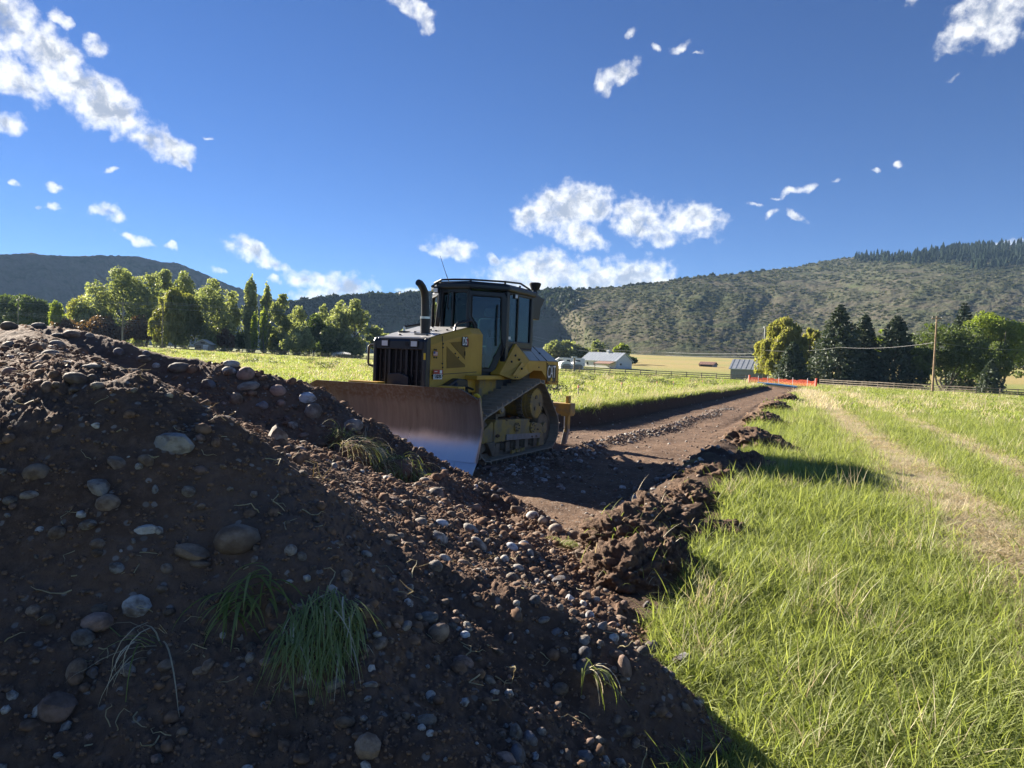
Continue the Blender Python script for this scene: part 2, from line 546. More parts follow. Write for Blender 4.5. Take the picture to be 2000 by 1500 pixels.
def mat_field():
    m = bpy.data.materials.new('field_turf')
    m.use_nodes = True
    t = m.node_tree; k = NT(t); b = t.nodes['Principled BSDF']
    tc = k.n('ShaderNodeTexCoord')
    P = tc.outputs['Object']
    def A(nm): return k.n('ShaderNodeAttribute', attribute_name=nm).outputs['Fac']
    n1 = k.noise(P, 0.22, 5, 0.6)
    n2 = k.noise(P, 1.7, 6, 0.65)
    n3 = k.noise(P, 14.0, 5, 0.7)
    c = k.mix(k.smooth(n1, 0.38, 0.62), rgb(0.175, 0.215, 0.055), rgb(0.285, 0.295, 0.085))
    c = k.mix(k.smooth(n2, 0.42, 0.72), c, rgb(0.265, 0.260, 0.095))
    c = k.mix(k.math('MULTIPLY', k.smooth(n3, 0.5, 0.7), 0.55), c, rgb(0.080, 0.105, 0.032))
    c = k.mix(k.math('MULTIPLY', A('straw'), k.smooth(n3, 0.25, 0.5, 0.5, 1.0)), c, rgb(0.38, 0.355, 0.22))
    c = k.mix(k.math('MULTIPLY', A('gold'), k.smooth(n2, 0.3, 0.55, 0.55, 1.0)), c, rgb(0.35, 0.265, 0.11))
    c = k.mix(A('dirt'), c, rgb(0.075, 0.052, 0.036))
    k.l(c, b.inputs['Base Color'])
    b.inputs['Roughness'].default_value = 0.9
    b.inputs['Specular IOR Level'].default_value = 0.15
    bp = k.n('ShaderNodeBump'); bp.inputs['Distance'].default_value = 0.06
    k.l(k.noise(P, 9.0, 8, 0.75), bp.inputs['Height']); k.l(bp.outputs[0], b.inputs['Normal'])
    return m

def soil_mat(name, dark, light, pale, pebble=0.5, bump=0.02):
    m = bpy.data.materials.new(name)
    m.use_nodes = True
    t = m.node_tree; k = NT(t); b = t.nodes['Principled BSDF']
    P = k.n('ShaderNodeTexCoord').outputs['Object']
    n1 = k.noise(P, 1.1, 6, 0.6)
    n2 = k.noise(P, 17.0, 7, 0.7)
    c = k.mix(k.smooth(n1, 0.35, 0.68), rgb(dark), rgb(light))
    c = k.mix(k.math('MULTIPLY', k.smooth(n2, 0.4, 0.75), 0.6), c, rgb(pale))
    vo = k.n('ShaderNodeTexVoronoi', feature='F1')
    k.l(P, vo.inputs['Vector']); vo.inputs['Scale'].default_value = 34.0; vo.inputs['Randomness'].default_value = 1.0
    sp = k.n('ShaderNodeSeparateColor'); k.l(vo.outputs['Color'], sp.inputs[0])
    peb = k.math('MULTIPLY', k.math('GREATER_THAN', sp.outputs[0], 1.0 - 0.22 * pebble), k.smooth(vo.outputs['Distance'], 0.55, 0.35))
    c = k.mix(peb, c, k.mix(sp.outputs[1], rgb(0.15, 0.12, 0.10), rgb(0.30, 0.26, 0.22)))
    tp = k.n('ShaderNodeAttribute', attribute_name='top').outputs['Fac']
    c = k.mix(k.math('MULTIPLY', tp, 0.85), c, k.mix(n2, rgb(0.050, 0.032, 0.022), rgb(0.095, 0.060, 0.040)))  # darkens the left bank as painted shade, the right edge as topsoil
    k.l(c, b.inputs['Base Color'])
    b.inputs['Roughness'].default_value = 0.92
    b.inputs['Specular IOR Level'].default_value = 0.2
    h = k.math('MULTIPLY_ADD', k.math('SUBTRACT', 1.0, vo.outputs['Distance']), 0.35, k.noise(P, 28.0, 9, 0.75))
    bp = k.n('ShaderNodeBump'); bp.inputs['Distance'].default_value = bump
    k.l(h, bp.inputs['Height']); k.l(bp.outputs[0], b.inputs['Normal'])
    return m

def mat_dirt_ground():
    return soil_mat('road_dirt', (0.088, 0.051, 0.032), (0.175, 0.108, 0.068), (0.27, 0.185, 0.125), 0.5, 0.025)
make_ground()

# ------------------------------------------------------------------ hills
def hill_mat(name, greens, browns, pale, fogless=True):
    m = bpy.data.materials.new(name)
    m.use_nodes = True
    t = m.node_tree; k = NT(t); b = t.nodes['Principled BSDF']
    P = k.n('ShaderNodeTexCoord').outputs['Object']
    n1 = k.noise(P, 0.006, 6, 0.6, 0.6)
    n2 = k.noise(P, 0.045, 7, 0.7, 0.3)
    n3 = k.noise(P, 0.16, 5, 0.7)
    f = k.math('MULTIPLY_ADD', n1, 0.55, k.math('MULTIPLY', n2, 0.6))
    c = k.mix(k.smooth(f, 0.46, 0.68), rgb(greens), rgb(browns))
    c = k.mix(k.math('MULTIPLY', k.smooth(n3, 0.52, 0.75), 0.45), c, rgb(pale))
    k.l(c, b.inputs['Base Color'])
    b.inputs['Roughness'].default_value = 1.0
    b.inputs['Specular IOR Level'].default_value = 0.0
    bp = k.n('ShaderNodeBump'); bp.inputs['Distance'].default_value = 3.5
    k.l(k.noise(P, 0.09, 8, 0.7), bp.inputs['Height']); k.l(bp.outputs[0], b.inputs['Normal'])
    return m

def make_hill(name, xs, ridge_y, foot_d, slope, nrow, material, seed, gully=14.0, shrub=2.2, prof=0.9, other=None, split=None):
    "xs: photo columns; ridge_y: skyline there; the slope climbs from foot_d to the skyline"
    n = len(xs)
    dirs = np.array([ray(x, y) for x, y in zip(xs, ridge_y)])
    hd = np.hypot(dirs[:, 0], dirs[:, 1])
    tan_e = dirs[:, 2] / hd
    h = dirs[:, :2] / hd[:, None]
    t = np.concatenate([np.linspace(0, 1, nrow), np.linspace(1.02, 1.6, nrow // 8)])
    T = t[:, None] * np.ones(n)
    tt = np.clip(T, 0, 1)
    def sheet(foot_d, slope):
        fz = g_base(h[:, 0] * foot_d, h[:, 1] * foot_d) - 2.5
        rd = np.clip((slope * foot_d - (fz - EYE)) / np.maximum(slope - tan_e, 0.05), foot_d * 1.05, foot_d * 3.2)
        rz_ = EYE + rd * tan_e
        Z = fz + (rz_ - fz) * tt ** prof
        return foot_d + (rd - foot_d) * T, Z - (rz_ - fz) * 1.4 * np.clip(T - 1, 0, 1) ** 1.5
    D, Z = sheet(foot_d, slope)
    if other is not None:
        D2, Z2 = sheet(*other)
        W = sstep(xs[None, :] + 75 * tt + 14 * fbm(p2(T.ravel() * 7, (xs[None, :] * 0.02 * np.ones_like(T)).ravel(), 2.0), 3).reshape(T.shape), *split)
        D, Z = D * (1 - W) + D2 * W, Z * (1 - W) + Z2 * W
    X, Y = h[:, 0] * D, h[:, 1] * D
    # gullies run down the slope; scrub makes it rough
    az = np.degrees(np.arctan2(X, Y))
    env = (np.sin(np.clip(tt, 0, 1) * math.pi) ** 0.7) * (T <= 1)
    q = p2((az * 0.28 + 1.1 * pn(p2(X * 0.0025, Y * 0.0025, seed)) + D * 0.0011).ravel(), (D * 0.0022).ravel(), seed * 1.7)
    gl = fbm(q, 4, 0.5, billow=True).reshape(X.shape)
    Z = Z + gully * env * gl
    sh = fbm(p2(X.ravel() * 0.055, Y.ravel() * 0.055, seed), 4, 0.62, billow=True).reshape(X.shape)
    Z = Z + shrub * sh * np.clip(tt * 8, 0, 1)
    V = np.stack([X, Y, Z], -1).reshape(-1, 3)
    F = grid_faces(len(t), n)
    me = np_mesh(name, V, F, True)
    o = tag(link(name, me, None, material), kind='structure')
    return V.reshape(len(t), n, 3), t

def interp(px, table):
    t = np.array(table, float)
    return np.interp(px, t[:, 0], t[:, 1])

RIDGE = [(500, 612), (540, 602), (560, 598), (600, 592), (650, 586), (700, 583), (760, 581), (830, 578), (900, 577), (1000, 576), (1060, 574), (1100, 569), (1200, 561),
         (1300, 550), (1350, 542), (1440, 535), (1552, 522), (1640, 506), (1678, 501), (1720, 500), (1760, 502), (1800, 497), (1850, 488), (1900, 484), (2000, 477), (2150, 470), (2700, 462)]
hx = np.concatenate([np.linspace(480, 2080, 760), np.linspace(2090, 2700, 60)])
hill_foot = 960 + 25 * np.sin(hx * 0.013)
hill_slope = np.full(len(hx), 0.80)
HILL_V, HILL_T = make_hill('hill', hx, interp(hx, RIDGE), hill_foot, hill_slope, 250,
    hill_mat('scrub_slope', (0.080, 0.092, 0.050), (0.118, 0.106, 0.078), (0.130, 0.128, 0.080)), 3.0, 5.5, 2.2, 0.95, (hill_foot * 0 + 650 + 25 * np.sin(hx * 0.013), np.full(len(hx), 0.235)), (1112, 1172))
MRIDGE = [(-1500, 520), (-700, 505), (-300, 492), (0, 497), (60, 494), (80, 497), (140, 500), (200, 499), (270, 500), (310, 511), (345, 513), (400, 535), (450, 557), (520, 580), (600, 604), (680, 640)]
mx = np.concatenate([np.linspace(-1500, -40, 60), np.linspace(-30, 680, 300)])
make_hill('mountain', mx, interp(mx, MRIDGE), 1500 + 0.35 * (mx + 100), np.full(len(mx), 0.78), 150,
    hill_mat('far_slope', (0.080, 0.090, 0.055), (0.165, 0.140, 0.110), (0.22, 0.20, 0.14)), 8.0, 45.0, 4.0, 0.85)

# ------------------------------------------------------------------ foliage building blocks
def leaf_quads(C, size, aspect, rng, up=None, bias=None, tint=None):
    "one bent diamond leaf card per row of C; returns verts, faces, tint"
    n = len(C)
    a = rng.normal(size=(n, 3))
    if bias is not None: a = a + bias
    a /= np.linalg.norm(a, axis=1)[:, None] + 1e-9
    b = rng.normal(size=(n, 3)) if up is None else up + 0.35 * rng.normal(size=(n, 3))
    b = b - a * (a * b).sum(1)[:, None]
    b /= np.linalg.norm(b, axis=1)[:, None] + 1e-9
    c = np.cross(a, b)
    s = (size * rng.uniform(0.6, 1.4, n))[:, None]
    L, W = b * s * aspect * 0.5, c * s * 0.5
    bow = a * s * 0.12
    V = np.stack([C - L, C + W - bow, C + L, C - W - bow], 1).reshape(-1, 3)
    F = np.arange(n * 4).reshape(n, 4)
    v = rng.uniform(0, 1, n) if tint is None else np.clip(tint + 0.22 * rng.normal(size=n), 0, 1)
    return V, F, np.repeat(v, 4)

def blob_points(n, centres, radii, rng, shell=0.55):
    w = np.prod(radii, 1) ** 0.67
    k = rng.choice(len(centres), n, p=w / w.sum())
    d = rng.normal(size=(n, 3)); d /= np.linalg.norm(d, axis=1)[:, None]
    r = rng.uniform(shell ** 3, 1, n) ** (1 / 3)
    return centres[k] + d * r[:, None] * radii[k], d, k

LEAF = {}
def leafmats():
    LEAF['cotton'] = leaf_mat('cottonwood_leaves', (0.150, 0.175, 0.085), (0.380, 0.390, 0.225), 0.46)
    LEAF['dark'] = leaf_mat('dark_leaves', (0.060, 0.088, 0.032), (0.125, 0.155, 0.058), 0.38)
    LEAF['willow'] = leaf_mat('willow_leaves', (0.190, 0.200, 0.065), (0.330, 0.300, 0.120), 0.5)
    LEAF['lime'] = leaf_mat('lime_leaves', (0.170, 0.220, 0.045), (0.300, 0.330, 0.090), 0.5)
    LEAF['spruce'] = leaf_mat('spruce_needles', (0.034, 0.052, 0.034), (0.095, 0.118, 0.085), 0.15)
    LEAF['forest'] = leaf_mat('forest_needles', (0.014, 0.024, 0.016), (0.036, 0.048, 0.032), 0.08, spec=0.0)
    LEAF['juniper'] = leaf_mat('juniper_leaves', (0.030, 0.044, 0.028), (0.068, 0.082, 0.052), 0.2, spec=0.05)
    LEAF['rust'] = leaf_mat('rusty_leaves', (0.110, 0.055, 0.040), (0.190, 0.110, 0.070), 0.35)
    LEAF['shrub'] = leaf_mat('shrub_leaves', (0.078, 0.088, 0.052), (0.128, 0.124, 0.080), 0.3, spec=0.03)
leafmats()
BARK = mat('tree_bark', (0.085, 0.070, 0.055), (0.16, 0.14, 0.115), 3.0, 0.95, bump=0.03, bscale=8)

# forest on the hill tops
def conifer_lowpoly(rng):
    V, F = [], []
    h = 1.0
    for j in range(4):
        z0, z1, r = 0.08 + 0.2 * j, 0.42 + 0.2 * j - 0.02 * j, 0.19 * (1 - 0.2 * j)
        b = len(V)
        for i in range(7):
            t = 2 * math.pi * i / 7 + j
            rr = r * rng.uniform(0.75, 1.2)
            V.append((rr * math.cos(t), rr * math.sin(t), z0 + rng.uniform(-0.04, 0.03)))
        V.append((0, 0, min(z1, 1.0)))
        F += [(b + i, b + (i + 1) % 7, b + 7) for i in range(7)]
    me = np_mesh('conifer_kind', V, np.array(F), False, {'v': rng.uniform(0, 1, len(V))})
    me.materials.append(LEAF['forest'])
    return me

def bush_lowpoly(rng, material, flat=0.75):
    n = 34
    d = rng.normal(size=(n, 3)); d[:, 2] = np.abs(d[:, 2]); d /= np.linalg.norm(d, axis=1)[:, None]
    C = d * rng.uniform(0.6, 1.0, n)[:, None] * np.array([1, 1, flat])
    V, F, v = leaf_quads(C, np.full(n, 0.75), 1.3, rng, bias=d * 1.6)
    me = np_mesh('bush_kind', V, F, False, {'v': v})
    me.materials.append(material)
    return me

rng = np.random.RandomState(21)
def hill_pick(n, xr, tr, weight=None):
    c = rng.uniform(xr[0], xr[1], n); t = rng.uniform(tr[0], tr[1], n)
    ci = np.clip(np.searchsorted(hx, c), 0, len(hx) - 1)
    ri = np.clip(np.searchsorted(HILL_T, t), 0, len(HILL_T) - 1)
    return HILL_V[ri, ci], c, t

def make_forest():
    P, S_ = [], []
    for (xr, tr, n) in (((1840, 2080), (0.72, 1.03), 420), ((1780, 1960), (0.78, 1.02), 220), ((1670, 1870), (0.86, 0.975), 150), ((1660, 1790), (0.97, 1.0), 14), ((2000, 2200), (0.62, 1.03), 160), ((1900, 2010), (0.60, 0.80), 110)):
        p, c, t = hill_pick(n, xr, tr)
        P.append(p); S_.append(rng.uniform(8, 21, n))
    P, h = np.concatenate(P), np.concatenate(S_)
    n = len(P)
    rot = np.stack([np.zeros(n), np.zeros(n), rng.uniform(0, 6.28, n)], -1)
    scl = np.stack([h * 1.35, h * 1.35, h], -1)
    o = scatter('forest', P - np.array([0, 0, 1.0]), rot, scl, rng.randint(0, 4, n), [conifer_lowpoly(rng) for _ in range(4)])
    tag(o, 'dark conifer forest along the top of the right-hand ridge', 'forest', kind='stuff')
    # scrub on the slopes: rounded bushes and, on the shaded ridge, junipers
    P, R_, I = [], [], []
    p, c, t = hill_pick(9000, (1090, 2080), (0.02, 1.0)); w = fbm(p2(p[:, 0] * 0.012, p[:, 1] * 0.012, 4.0), 3)
    s = w > -0.12; P.append(p[s]); R_.append(rng.uniform(1.0, 2.7, s.sum()) * np.hypot(p[s, 0], p[s, 1]) / 1000); I.append(rng.randint(0, 4, s.sum()))
    p, c, t = hill_pick(2600, (490, 1120), (0.45, 1.02)); s = rng.uniform(0, 1, len(t)) < (t ** 2)
    P.append(p[s]); R_.append(rng.uniform(3.2, 7.2, s.sum())); I.append(rng.randint(4, 7, s.sum()))
    p, c, t = hill_pick(300, (500, 1110), (0.985, 1.02)); P.append(p); R_.append(rng.uniform(3.5, 7.5, 300)); I.append(rng.randint(4, 7, 300))
    p, c, t = hill_pick(160, (1060, 1680), (0.99, 1.01)); P.append(p); R_.append(rng.uniform(2.0, 4.5, 160)); I.append(rng.randint(0, 7, 160))
    P, r, I = np.concatenate(P), np.concatenate(R_), np.concatenate(I)
    n = len(P)
    rot = np.stack([np.zeros(n), np.zeros(n), rng.uniform(0, 6.28, n)], -1)
    kinds = [bush_lowpoly(rng, LEAF['shrub']) for _ in range(4)] + [bush_lowpoly(rng, LEAF['juniper'], 1.1) for _ in range(3)]
    o = scatter('scrub', P - np.array([0, 0, 0.4]), rot, np.stack([r, r, r * rng.uniform(0.8, 1.2, n)], -1), I, kinds)
    tag(o, 'low scrub and junipers dotted over the hillsides', 'scrub', kind='stuff')
make_forest()

# ------------------------------------------------------------------ the air: thin haze that blues the far slopes
def make_haze():
    m = bpy.data.materials.new('haze_air'); m.use_nodes = True
    t = m.node_tree; t.nodes.clear()
    v = t.nodes.new('ShaderNodeVolumePrincipled')
    v.inputs['Color'].default_value = rgb(0.40, 0.64, 1.0)
    v.inputs['Density'].default_value = 0.000066
    v.inputs['Anisotropy'].default_value = 0.0
    o = t.nodes.new('ShaderNodeOutputMaterial'); t.links.new(v.outputs[0], o.inputs['Volume'])
    b = MB().box(-4200, 4200, -1800, 4600, -60, 520).build('haze', m)
    b['kind'] = 'stuff'
    b.display_type = 'WIRE'
make_haze()
# ------------------------------------------------------------------ trees
def tree_base(px, d):
    p = at(px, 700, d)
    return p[0], d

def px_z(px, py, d):
    "height of the photo row py above column px at depth d"
    return at(px, py, d)[2]

def bend_limb(mb, p0, p1, r0, r1, rng, n=5, sag=0.0):
    p0, p1 = np.array(p0), np.array(p1)
    pts = []
    for i in range(n):
        t = i / (n - 1)
        q = p0 + (p1 - p0) * t + rng.normal(size=3) * np.linalg.norm(p1 - p0) * 0.04 * (0 < i)
        q[2] += sag * math.sin(t * math.pi)
        pts.append(tuple(q))
    mb.tube(pts, [r0 + (r1 - r0) * i / (n - 1) for i in range(n)], 7)

TREES = empty  # alias kept short
def deciduous(px, top, w, d, kind, label, leaf, group, seed, n=3000, base=None, name='tree', low=0.12, size=None, multi=False):
    rng = np.random.RandomState(seed)
    x, y = tree_base(px, d)
    z0 = gz(x, y)
    H = px_z(px, top, d) - z0
    W = w * d / F_PX / 2 * {'oval': 1.58, 'round': 1.28, 'column': 1.12, 'bush': 1.2, 'willow': 1.1}[kind]
    n = int(n * 2.0)
    o = empty(name, (x, y, z0), rng.uniform(0, 6.28))
    tag(o, label, 'bush' if name == 'bush' else 'tree', group)
    cs, rs = [], []
    if kind == 'oval':
        for i in range(40):
            t = rng.uniform(low * 0.6, 0.97)
            env = math.sin(min(1, (t - low) / (1 - low) * 0.86 + 0.16) * math.pi) ** 0.6
            a = rng.uniform(0, 6.28); q = rng.uniform(0.15, 0.8) * W * env
            r = W * rng.uniform(0.22, 0.42) * (0.55 + 0.45 * env)
            cs.append((q * math.cos(a), q * math.sin(a), max(r, t * H - r * 0.9))); rs.append((r, r, r * rng.uniform(0.9, 1.6)))
    elif kind == 'column':
        for i in range(34):
            t = i / 33.0
            env = min(1.0, 0.55 + t * 1.6) * min(1.0, (1.04 - t) * 3.2)
            a = rng.uniform(0, 6.28)
            r = W * env * rng.uniform(0.5, 0.75)
            cs.append((0.4 * W * env * math.cos(a), 0.4 * W * env * math.sin(a), H * (0.05 + 0.92 * t))); rs.append((r, r, r * 2.2))
    elif kind == 'round':
        for i in range(34):
            d3 = rng.normal(size=3); d3 /= np.linalg.norm(d3)
            q = rng.uniform(0.35, 0.78)
            r = W * rng.uniform(0.20, 0.36)
            cs.append((d3[0] * W * q, d3[1] * W * q, H * (low + (1 - low) * (0.5 + 0.5 * d3[2] * q)))); rs.append((r, r, r * 0.8))
    elif kind == 'bush':
        for i in range(22):
            a = rng.uniform(0, 6.28); q = rng.uniform(0, 0.8)
            r = W * rng.uniform(0.22, 0.4)
            hh = H * (0.25 + 0.6 * (1 - q * q) * rng.uniform(0.6, 1.05))
            cs.append((q * W * math.cos(a), q * W * math.sin(a), hh * 0.75)); rs.append((r, r, hh * 0.42))
    elif kind == 'willow':
        for i in range(34):
            a = rng.uniform(0, 6.28); q = rng.uniform(0.1, 0.9)
            r = W * rng.uniform(0.2, 0.34)
            cs.append((q * W * math.cos(a), q * W * math.sin(a), H * (0.97 - 0.5 * q * q - rng.uniform(0, 0.3)) - r * 0.7)); rs.append((r, r, r * 0.85))
    cs, rs = np.array(cs), np.array(rs)
    ls = size or max(0.24, d * 0.0023)
    C, dd, k = blob_points(n, cs, rs, rng)
    C[:, 2] = np.maximum(C[:, 2], 0.15)
    # clumps differ a little in colour; hollows hold fewer leaves
    tone = rng.uniform(0.15, 0.85, len(cs))[k]
    up = None
    asp = 1.35
    if kind == 'willow':
        m = int(n * 1.2)
        k2 = rng.choice(len(cs), m)
        a = rng.uniform(0, 6.28, m)
        reach = rng.uniform(0.25, 0.95, len(cs)); drop = rng.uniform(0, 1, m) ** 1.1 * reach[k2]
        hang = np.stack([cs[k2, 0] + rs[k2, 0] * np.cos(a) * 0.9, cs[k2, 1] + rs[k2, 0] * np.sin(a) * 0.9, cs[k2, 2] * (1 - drop) + 0.3], -1)
        C = np.concatenate([C, hang]); dd = np.concatenate([dd, np.zeros((m, 3))]); tone = np.concatenate([tone, rng.uniform(0.2, 0.9, m)])
        up = np.tile(np.array([0, 0, 1.0]), (len(C), 1))
        asp = 2.4
    V, F, v = leaf_quads(C, ls * rng.choice([0.7, 1.0, 1.25], len(C)), asp, rng, up=up, bias=dd * 0.5, tint=tone)
    link('crown', np_mesh('crown', V, F, False, {'v': v}), o, LEAF[leaf])
    mb = MB()
    tr = max(0.12, H * 0.018)
    if name != 'bush':
        lean = rng.normal(size=2) * 0.02 * H
        if multi:
            for i in range(5):
                a = i * 1.26 + rng.uniform(0, 0.6)
                bend_limb(mb, (0.4 * math.cos(a), 0.4 * math.sin(a), -0.3), (W * 0.5 * math.cos(a), W * 0.5 * math.sin(a), H * 0.72), tr * 0.8, 0.06, rng, 6)
        else:
            bend_limb(mb, (0, 0, -0.3), (lean[0], lean[1], H * 0.85), tr, 0.04, rng, 7)
            for i in range(7):
                t = rng.uniform(0.2, 0.65); a = rng.uniform(0, 6.28)
                bend_limb(mb, (lean[0] * t, lean[1] * t, H * t), (W * 0.7 * math.cos(a), W * 0.7 * math.sin(a), H * min(0.95, t + rng.uniform(0.12, 0.3))), tr * 0.45, 0.03, rng, 5)
    else:
        for i in range(7):
            a = rng.uniform(0, 6.28)
            bend_limb(mb, (0.1 * math.cos(a), 0.1 * math.sin(a), -0.1), (W * 0.5 * math.cos(a), W * 0.5 * math.sin(a), H * 0.7), 0.05, 0.015, rng, 4)
    mb.build('trunk' if name != 'bush' else 'stem', BARK, o, smooth=True)
    return o

def spruce(px, top, w, d, label, group, seed, n=4200, name='spruce_tree', low=0.03, dark=True):
    rng = np.random.RandomState(seed)
    x, y = tree_base(px, d); z0 = gz(x, y)
    H = px_z(px, top, d) - z0
    W = w * d / F_PX / 2 * 1.36
    n = int(n * 2.1)
    o = empty(name, (x, y, z0), rng.uniform(0, 6.28))
    tag(o, label, 'tree', group)
    C, B, T, U = [], [], [], []
    tiers = 30
    for i in range(tiers):
        t = low + (0.985 - low) * i / (tiers - 1)
        rad = W * (1 - t) ** 0.72 * rng.uniform(0.88, 1.08) + 0.12
        if t < 0.1: rad *= 0.85
        nb = max(5, int(8 + 11 * (1 - t)))
        for b in range(nb):
            a = 6.283 * (b + rng.uniform(-0.35, 0.35)) / nb + i * 1.7
            L = rad * rng.uniform(0.72, 1.12)
            m = max(3, int(n / (tiers * nb) * (0.4 + L / W)))
            s = rng.uniform(0.18, 1, m) ** 0.7
            droop = -0.34 * L * s + 0.20 * L * s * s * s * 1.5
            wv = rng.normal(size=m) * 0.10 * L * s
            C.append(np.stack([np.cos(a) * L * s - np.sin(a) * wv, np.sin(a) * L * s + np.cos(a) * wv, t * H + droop + rng.normal(size=m) * 0.05 * L], -1))
            U.append(np.tile([math.cos(a), math.sin(a), -0.15], (m, 1)))
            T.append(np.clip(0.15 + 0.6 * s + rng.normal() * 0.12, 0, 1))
    C, U, T = np.concatenate(C), np.concatenate(U), np.concatenate(T)
    C[:, 2] = np.maximum(C[:, 2], 0.1)
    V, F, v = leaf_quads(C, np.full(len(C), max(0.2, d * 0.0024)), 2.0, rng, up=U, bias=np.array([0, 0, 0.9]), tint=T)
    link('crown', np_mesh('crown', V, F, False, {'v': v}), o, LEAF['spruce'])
    mb = MB()
    mb.tube([(0, 0, -0.3), (0, 0, H * 0.5), (0, 0, H * 0.97)], [H * 0.017, H * 0.01, 0.03], 8)
    mb.build('trunk', BARK, o, smooth=True)
    return o

GL, GR, GM = 'cottonwoods and poplars beyond the left-hand fence', 'trees beyond the right-hand fence', 'small trees behind the white barn'
def make_trees():
    D = deciduous
    # left, from the edge of the frame inwards
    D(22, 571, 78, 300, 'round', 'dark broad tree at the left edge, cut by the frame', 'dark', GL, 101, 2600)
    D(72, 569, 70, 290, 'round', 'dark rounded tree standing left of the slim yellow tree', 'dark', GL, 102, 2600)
    D(110, 586, 26, 250, 'column', 'slim yellow-green tree between the dark round trees and the tall grove', 'lime', GL, 103, 1300)
    D(152, 572, 48, 262, 'oval', 'yellowish tree at the left end of the tall grove', 'willow', GL, 104, 2200)
    D(186, 542, 62, 262, 'oval', 'broad cottonwood rising from the left shoulder of the grove', 'cotton', GL, 105, 3600)
    D(233, 519, 78, 268, 'oval', 'tall cottonwood behind the near utility pole', 'cotton', GL, 106, 4600)
    D(284, 518, 58, 272, 'oval', 'tall cottonwood between the two bare utility poles', 'cotton', GL, 107, 3600)
    D(318, 521, 40, 285, 'oval', 'narrow cottonwood crown showing above the willow, left one', 'cotton', GL, 108, 2200)
    D(357, 527, 46, 285, 'oval', 'narrow cottonwood crown showing above the willow, right one', 'cotton', GL, 109, 2400)
    D(342, 556, 92, 232, 'willow', 'pale yellow-green willow in front of the tall cottonwoods', 'willow', GL, 110, 3600)
    D(412, 540, 62, 240, 'oval', 'cottonwood with dark visible trunk beside the small grey shed', 'cotton', GL, 111, 3200, low=0.2)
    D(452, 563, 52, 250, 'oval', 'leafy tree just left of the tall columnar poplar', 'cotton', GL, 112, 2600)
    D(440, 636, 30, 236, 'bush', 'rust-coloured bush under the leafy tree', 'rust', GL, 113, 900, name='bush')
    D(487, 532, 25, 245, 'column', 'tallest columnar poplar with dense crown', 'cotton', GL, 114, 2400, name='poplar_tree')
    D(495, 606, 12, 230, 'column', 'slender bright young poplar at the foot of the tallest one', 'lime', GL, 115, 700, name='poplar_tree')
    D(517, 546, 19, 245, 'column', 'thin pointed columnar poplar', 'cotton', GL, 116, 1700, name='poplar_tree')
    D(512, 596, 12, 232, 'column', 'small bright sapling left of the thin pointed poplar', 'lime', GL, 117, 600, name='poplar_tree')
    D(546, 566, 36, 248, 'oval', 'upright cottonwood right of the thin pointed poplar', 'cotton', GL, 118, 2300)
    D(580, 594, 46, 262, 'oval', 'pale rounded cottonwood behind the spreading shrub', 'cotton', GL, 119, 2300)
    D(588, 630, 66, 225, 'bush', 'large spreading shrub leaning over the left fence', 'cotton', GL, 120, 2200, name='bush')
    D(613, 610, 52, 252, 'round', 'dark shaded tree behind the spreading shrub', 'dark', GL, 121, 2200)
    D(630, 591, 30, 262, 'oval', 'light crown rising above the dark shaded tree', 'cotton', GL, 122, 1700)
    D(660, 585, 44, 246, 'oval', 'left half of the pair of tall cottonwoods near the sprinkler', 'cotton', GL, 123, 2800)
    D(692, 579, 54, 250, 'oval', 'right half of the pair of tall cottonwoods near the sprinkler', 'cotton', GL, 124, 3200)
    D(731, 627, 34, 252, 'round', 'small round tree just left of the machine', 'cotton', GL, 125, 1600)
    D(757, 640, 34, 256, 'round', 'low round tree behind the radiator of the machine', 'cotton', GL, 126, 1400)
    D(782, 642, 34, 262, 'round', 'low round tree seen over the engine hood', 'cotton', GL, 127, 1300)
    D(808, 648, 30, 262, 'round', 'low tree left of the exhaust stack base', 'cotton', GL, 128, 1200)
    D(842, 646, 34, 262, 'round', 'low tree between exhaust stack and cab', 'cotton', GL, 129, 1200)
    D(190, 612, 90, 246, 'bush', 'rust and green undergrowth below the left grove', 'rust', GL, 130, 1700, name='bush')
    D(275, 612, 80, 246, 'bush', 'reddish undergrowth between the two bare utility poles', 'rust', GL, 131, 1700, name='bush')
    D(130, 612, 60, 246, 'bush', 'reddish bush beside the slim yellow tree', 'rust', GL, 132, 1200, name='bush')
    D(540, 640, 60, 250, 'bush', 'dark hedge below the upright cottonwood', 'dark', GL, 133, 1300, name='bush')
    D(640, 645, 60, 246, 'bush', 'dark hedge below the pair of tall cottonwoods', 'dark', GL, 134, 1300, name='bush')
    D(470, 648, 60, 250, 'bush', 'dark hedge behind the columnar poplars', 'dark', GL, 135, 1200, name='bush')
    # middle, beyond the white barn
    D(1082, 664, 40, 330, 'oval', 'pale green tree right behind the machine, left of a pair', 'cotton', GM, 140, 1800)
    D(1106, 664, 42, 330, 'oval', 'pale green tree right behind the machine, right of a pair', 'cotton', GM, 141, 1800)
    D(1134, 676, 26, 330, 'round', 'dark little tree over the barn ridge', 'dark', GM, 142, 900)
    D(1162, 664, 34, 340, 'oval', 'loose light tree behind the barn cupola', 'cotton', GM, 143, 1500)
    D(1215, 667, 30, 300, 'round', 'round bright tree right of the white barn', 'lime', GM, 144, 1500)
    D(1193, 688, 40, 285, 'bush', 'dark juniper hedge at the barn gable', 'dark', GM, 145, 1100, name='bush')
    D(1226, 693, 40, 280, 'bush', 'dark juniper hedge at the edge of the golden field', 'dark', GM, 146, 1100, name='bush')
    # right
    D(1530, 612, 84, 168, 'willow', 'tall yellow willow beside the blue-grey metal barn', 'willow', GR, 150, 4200)
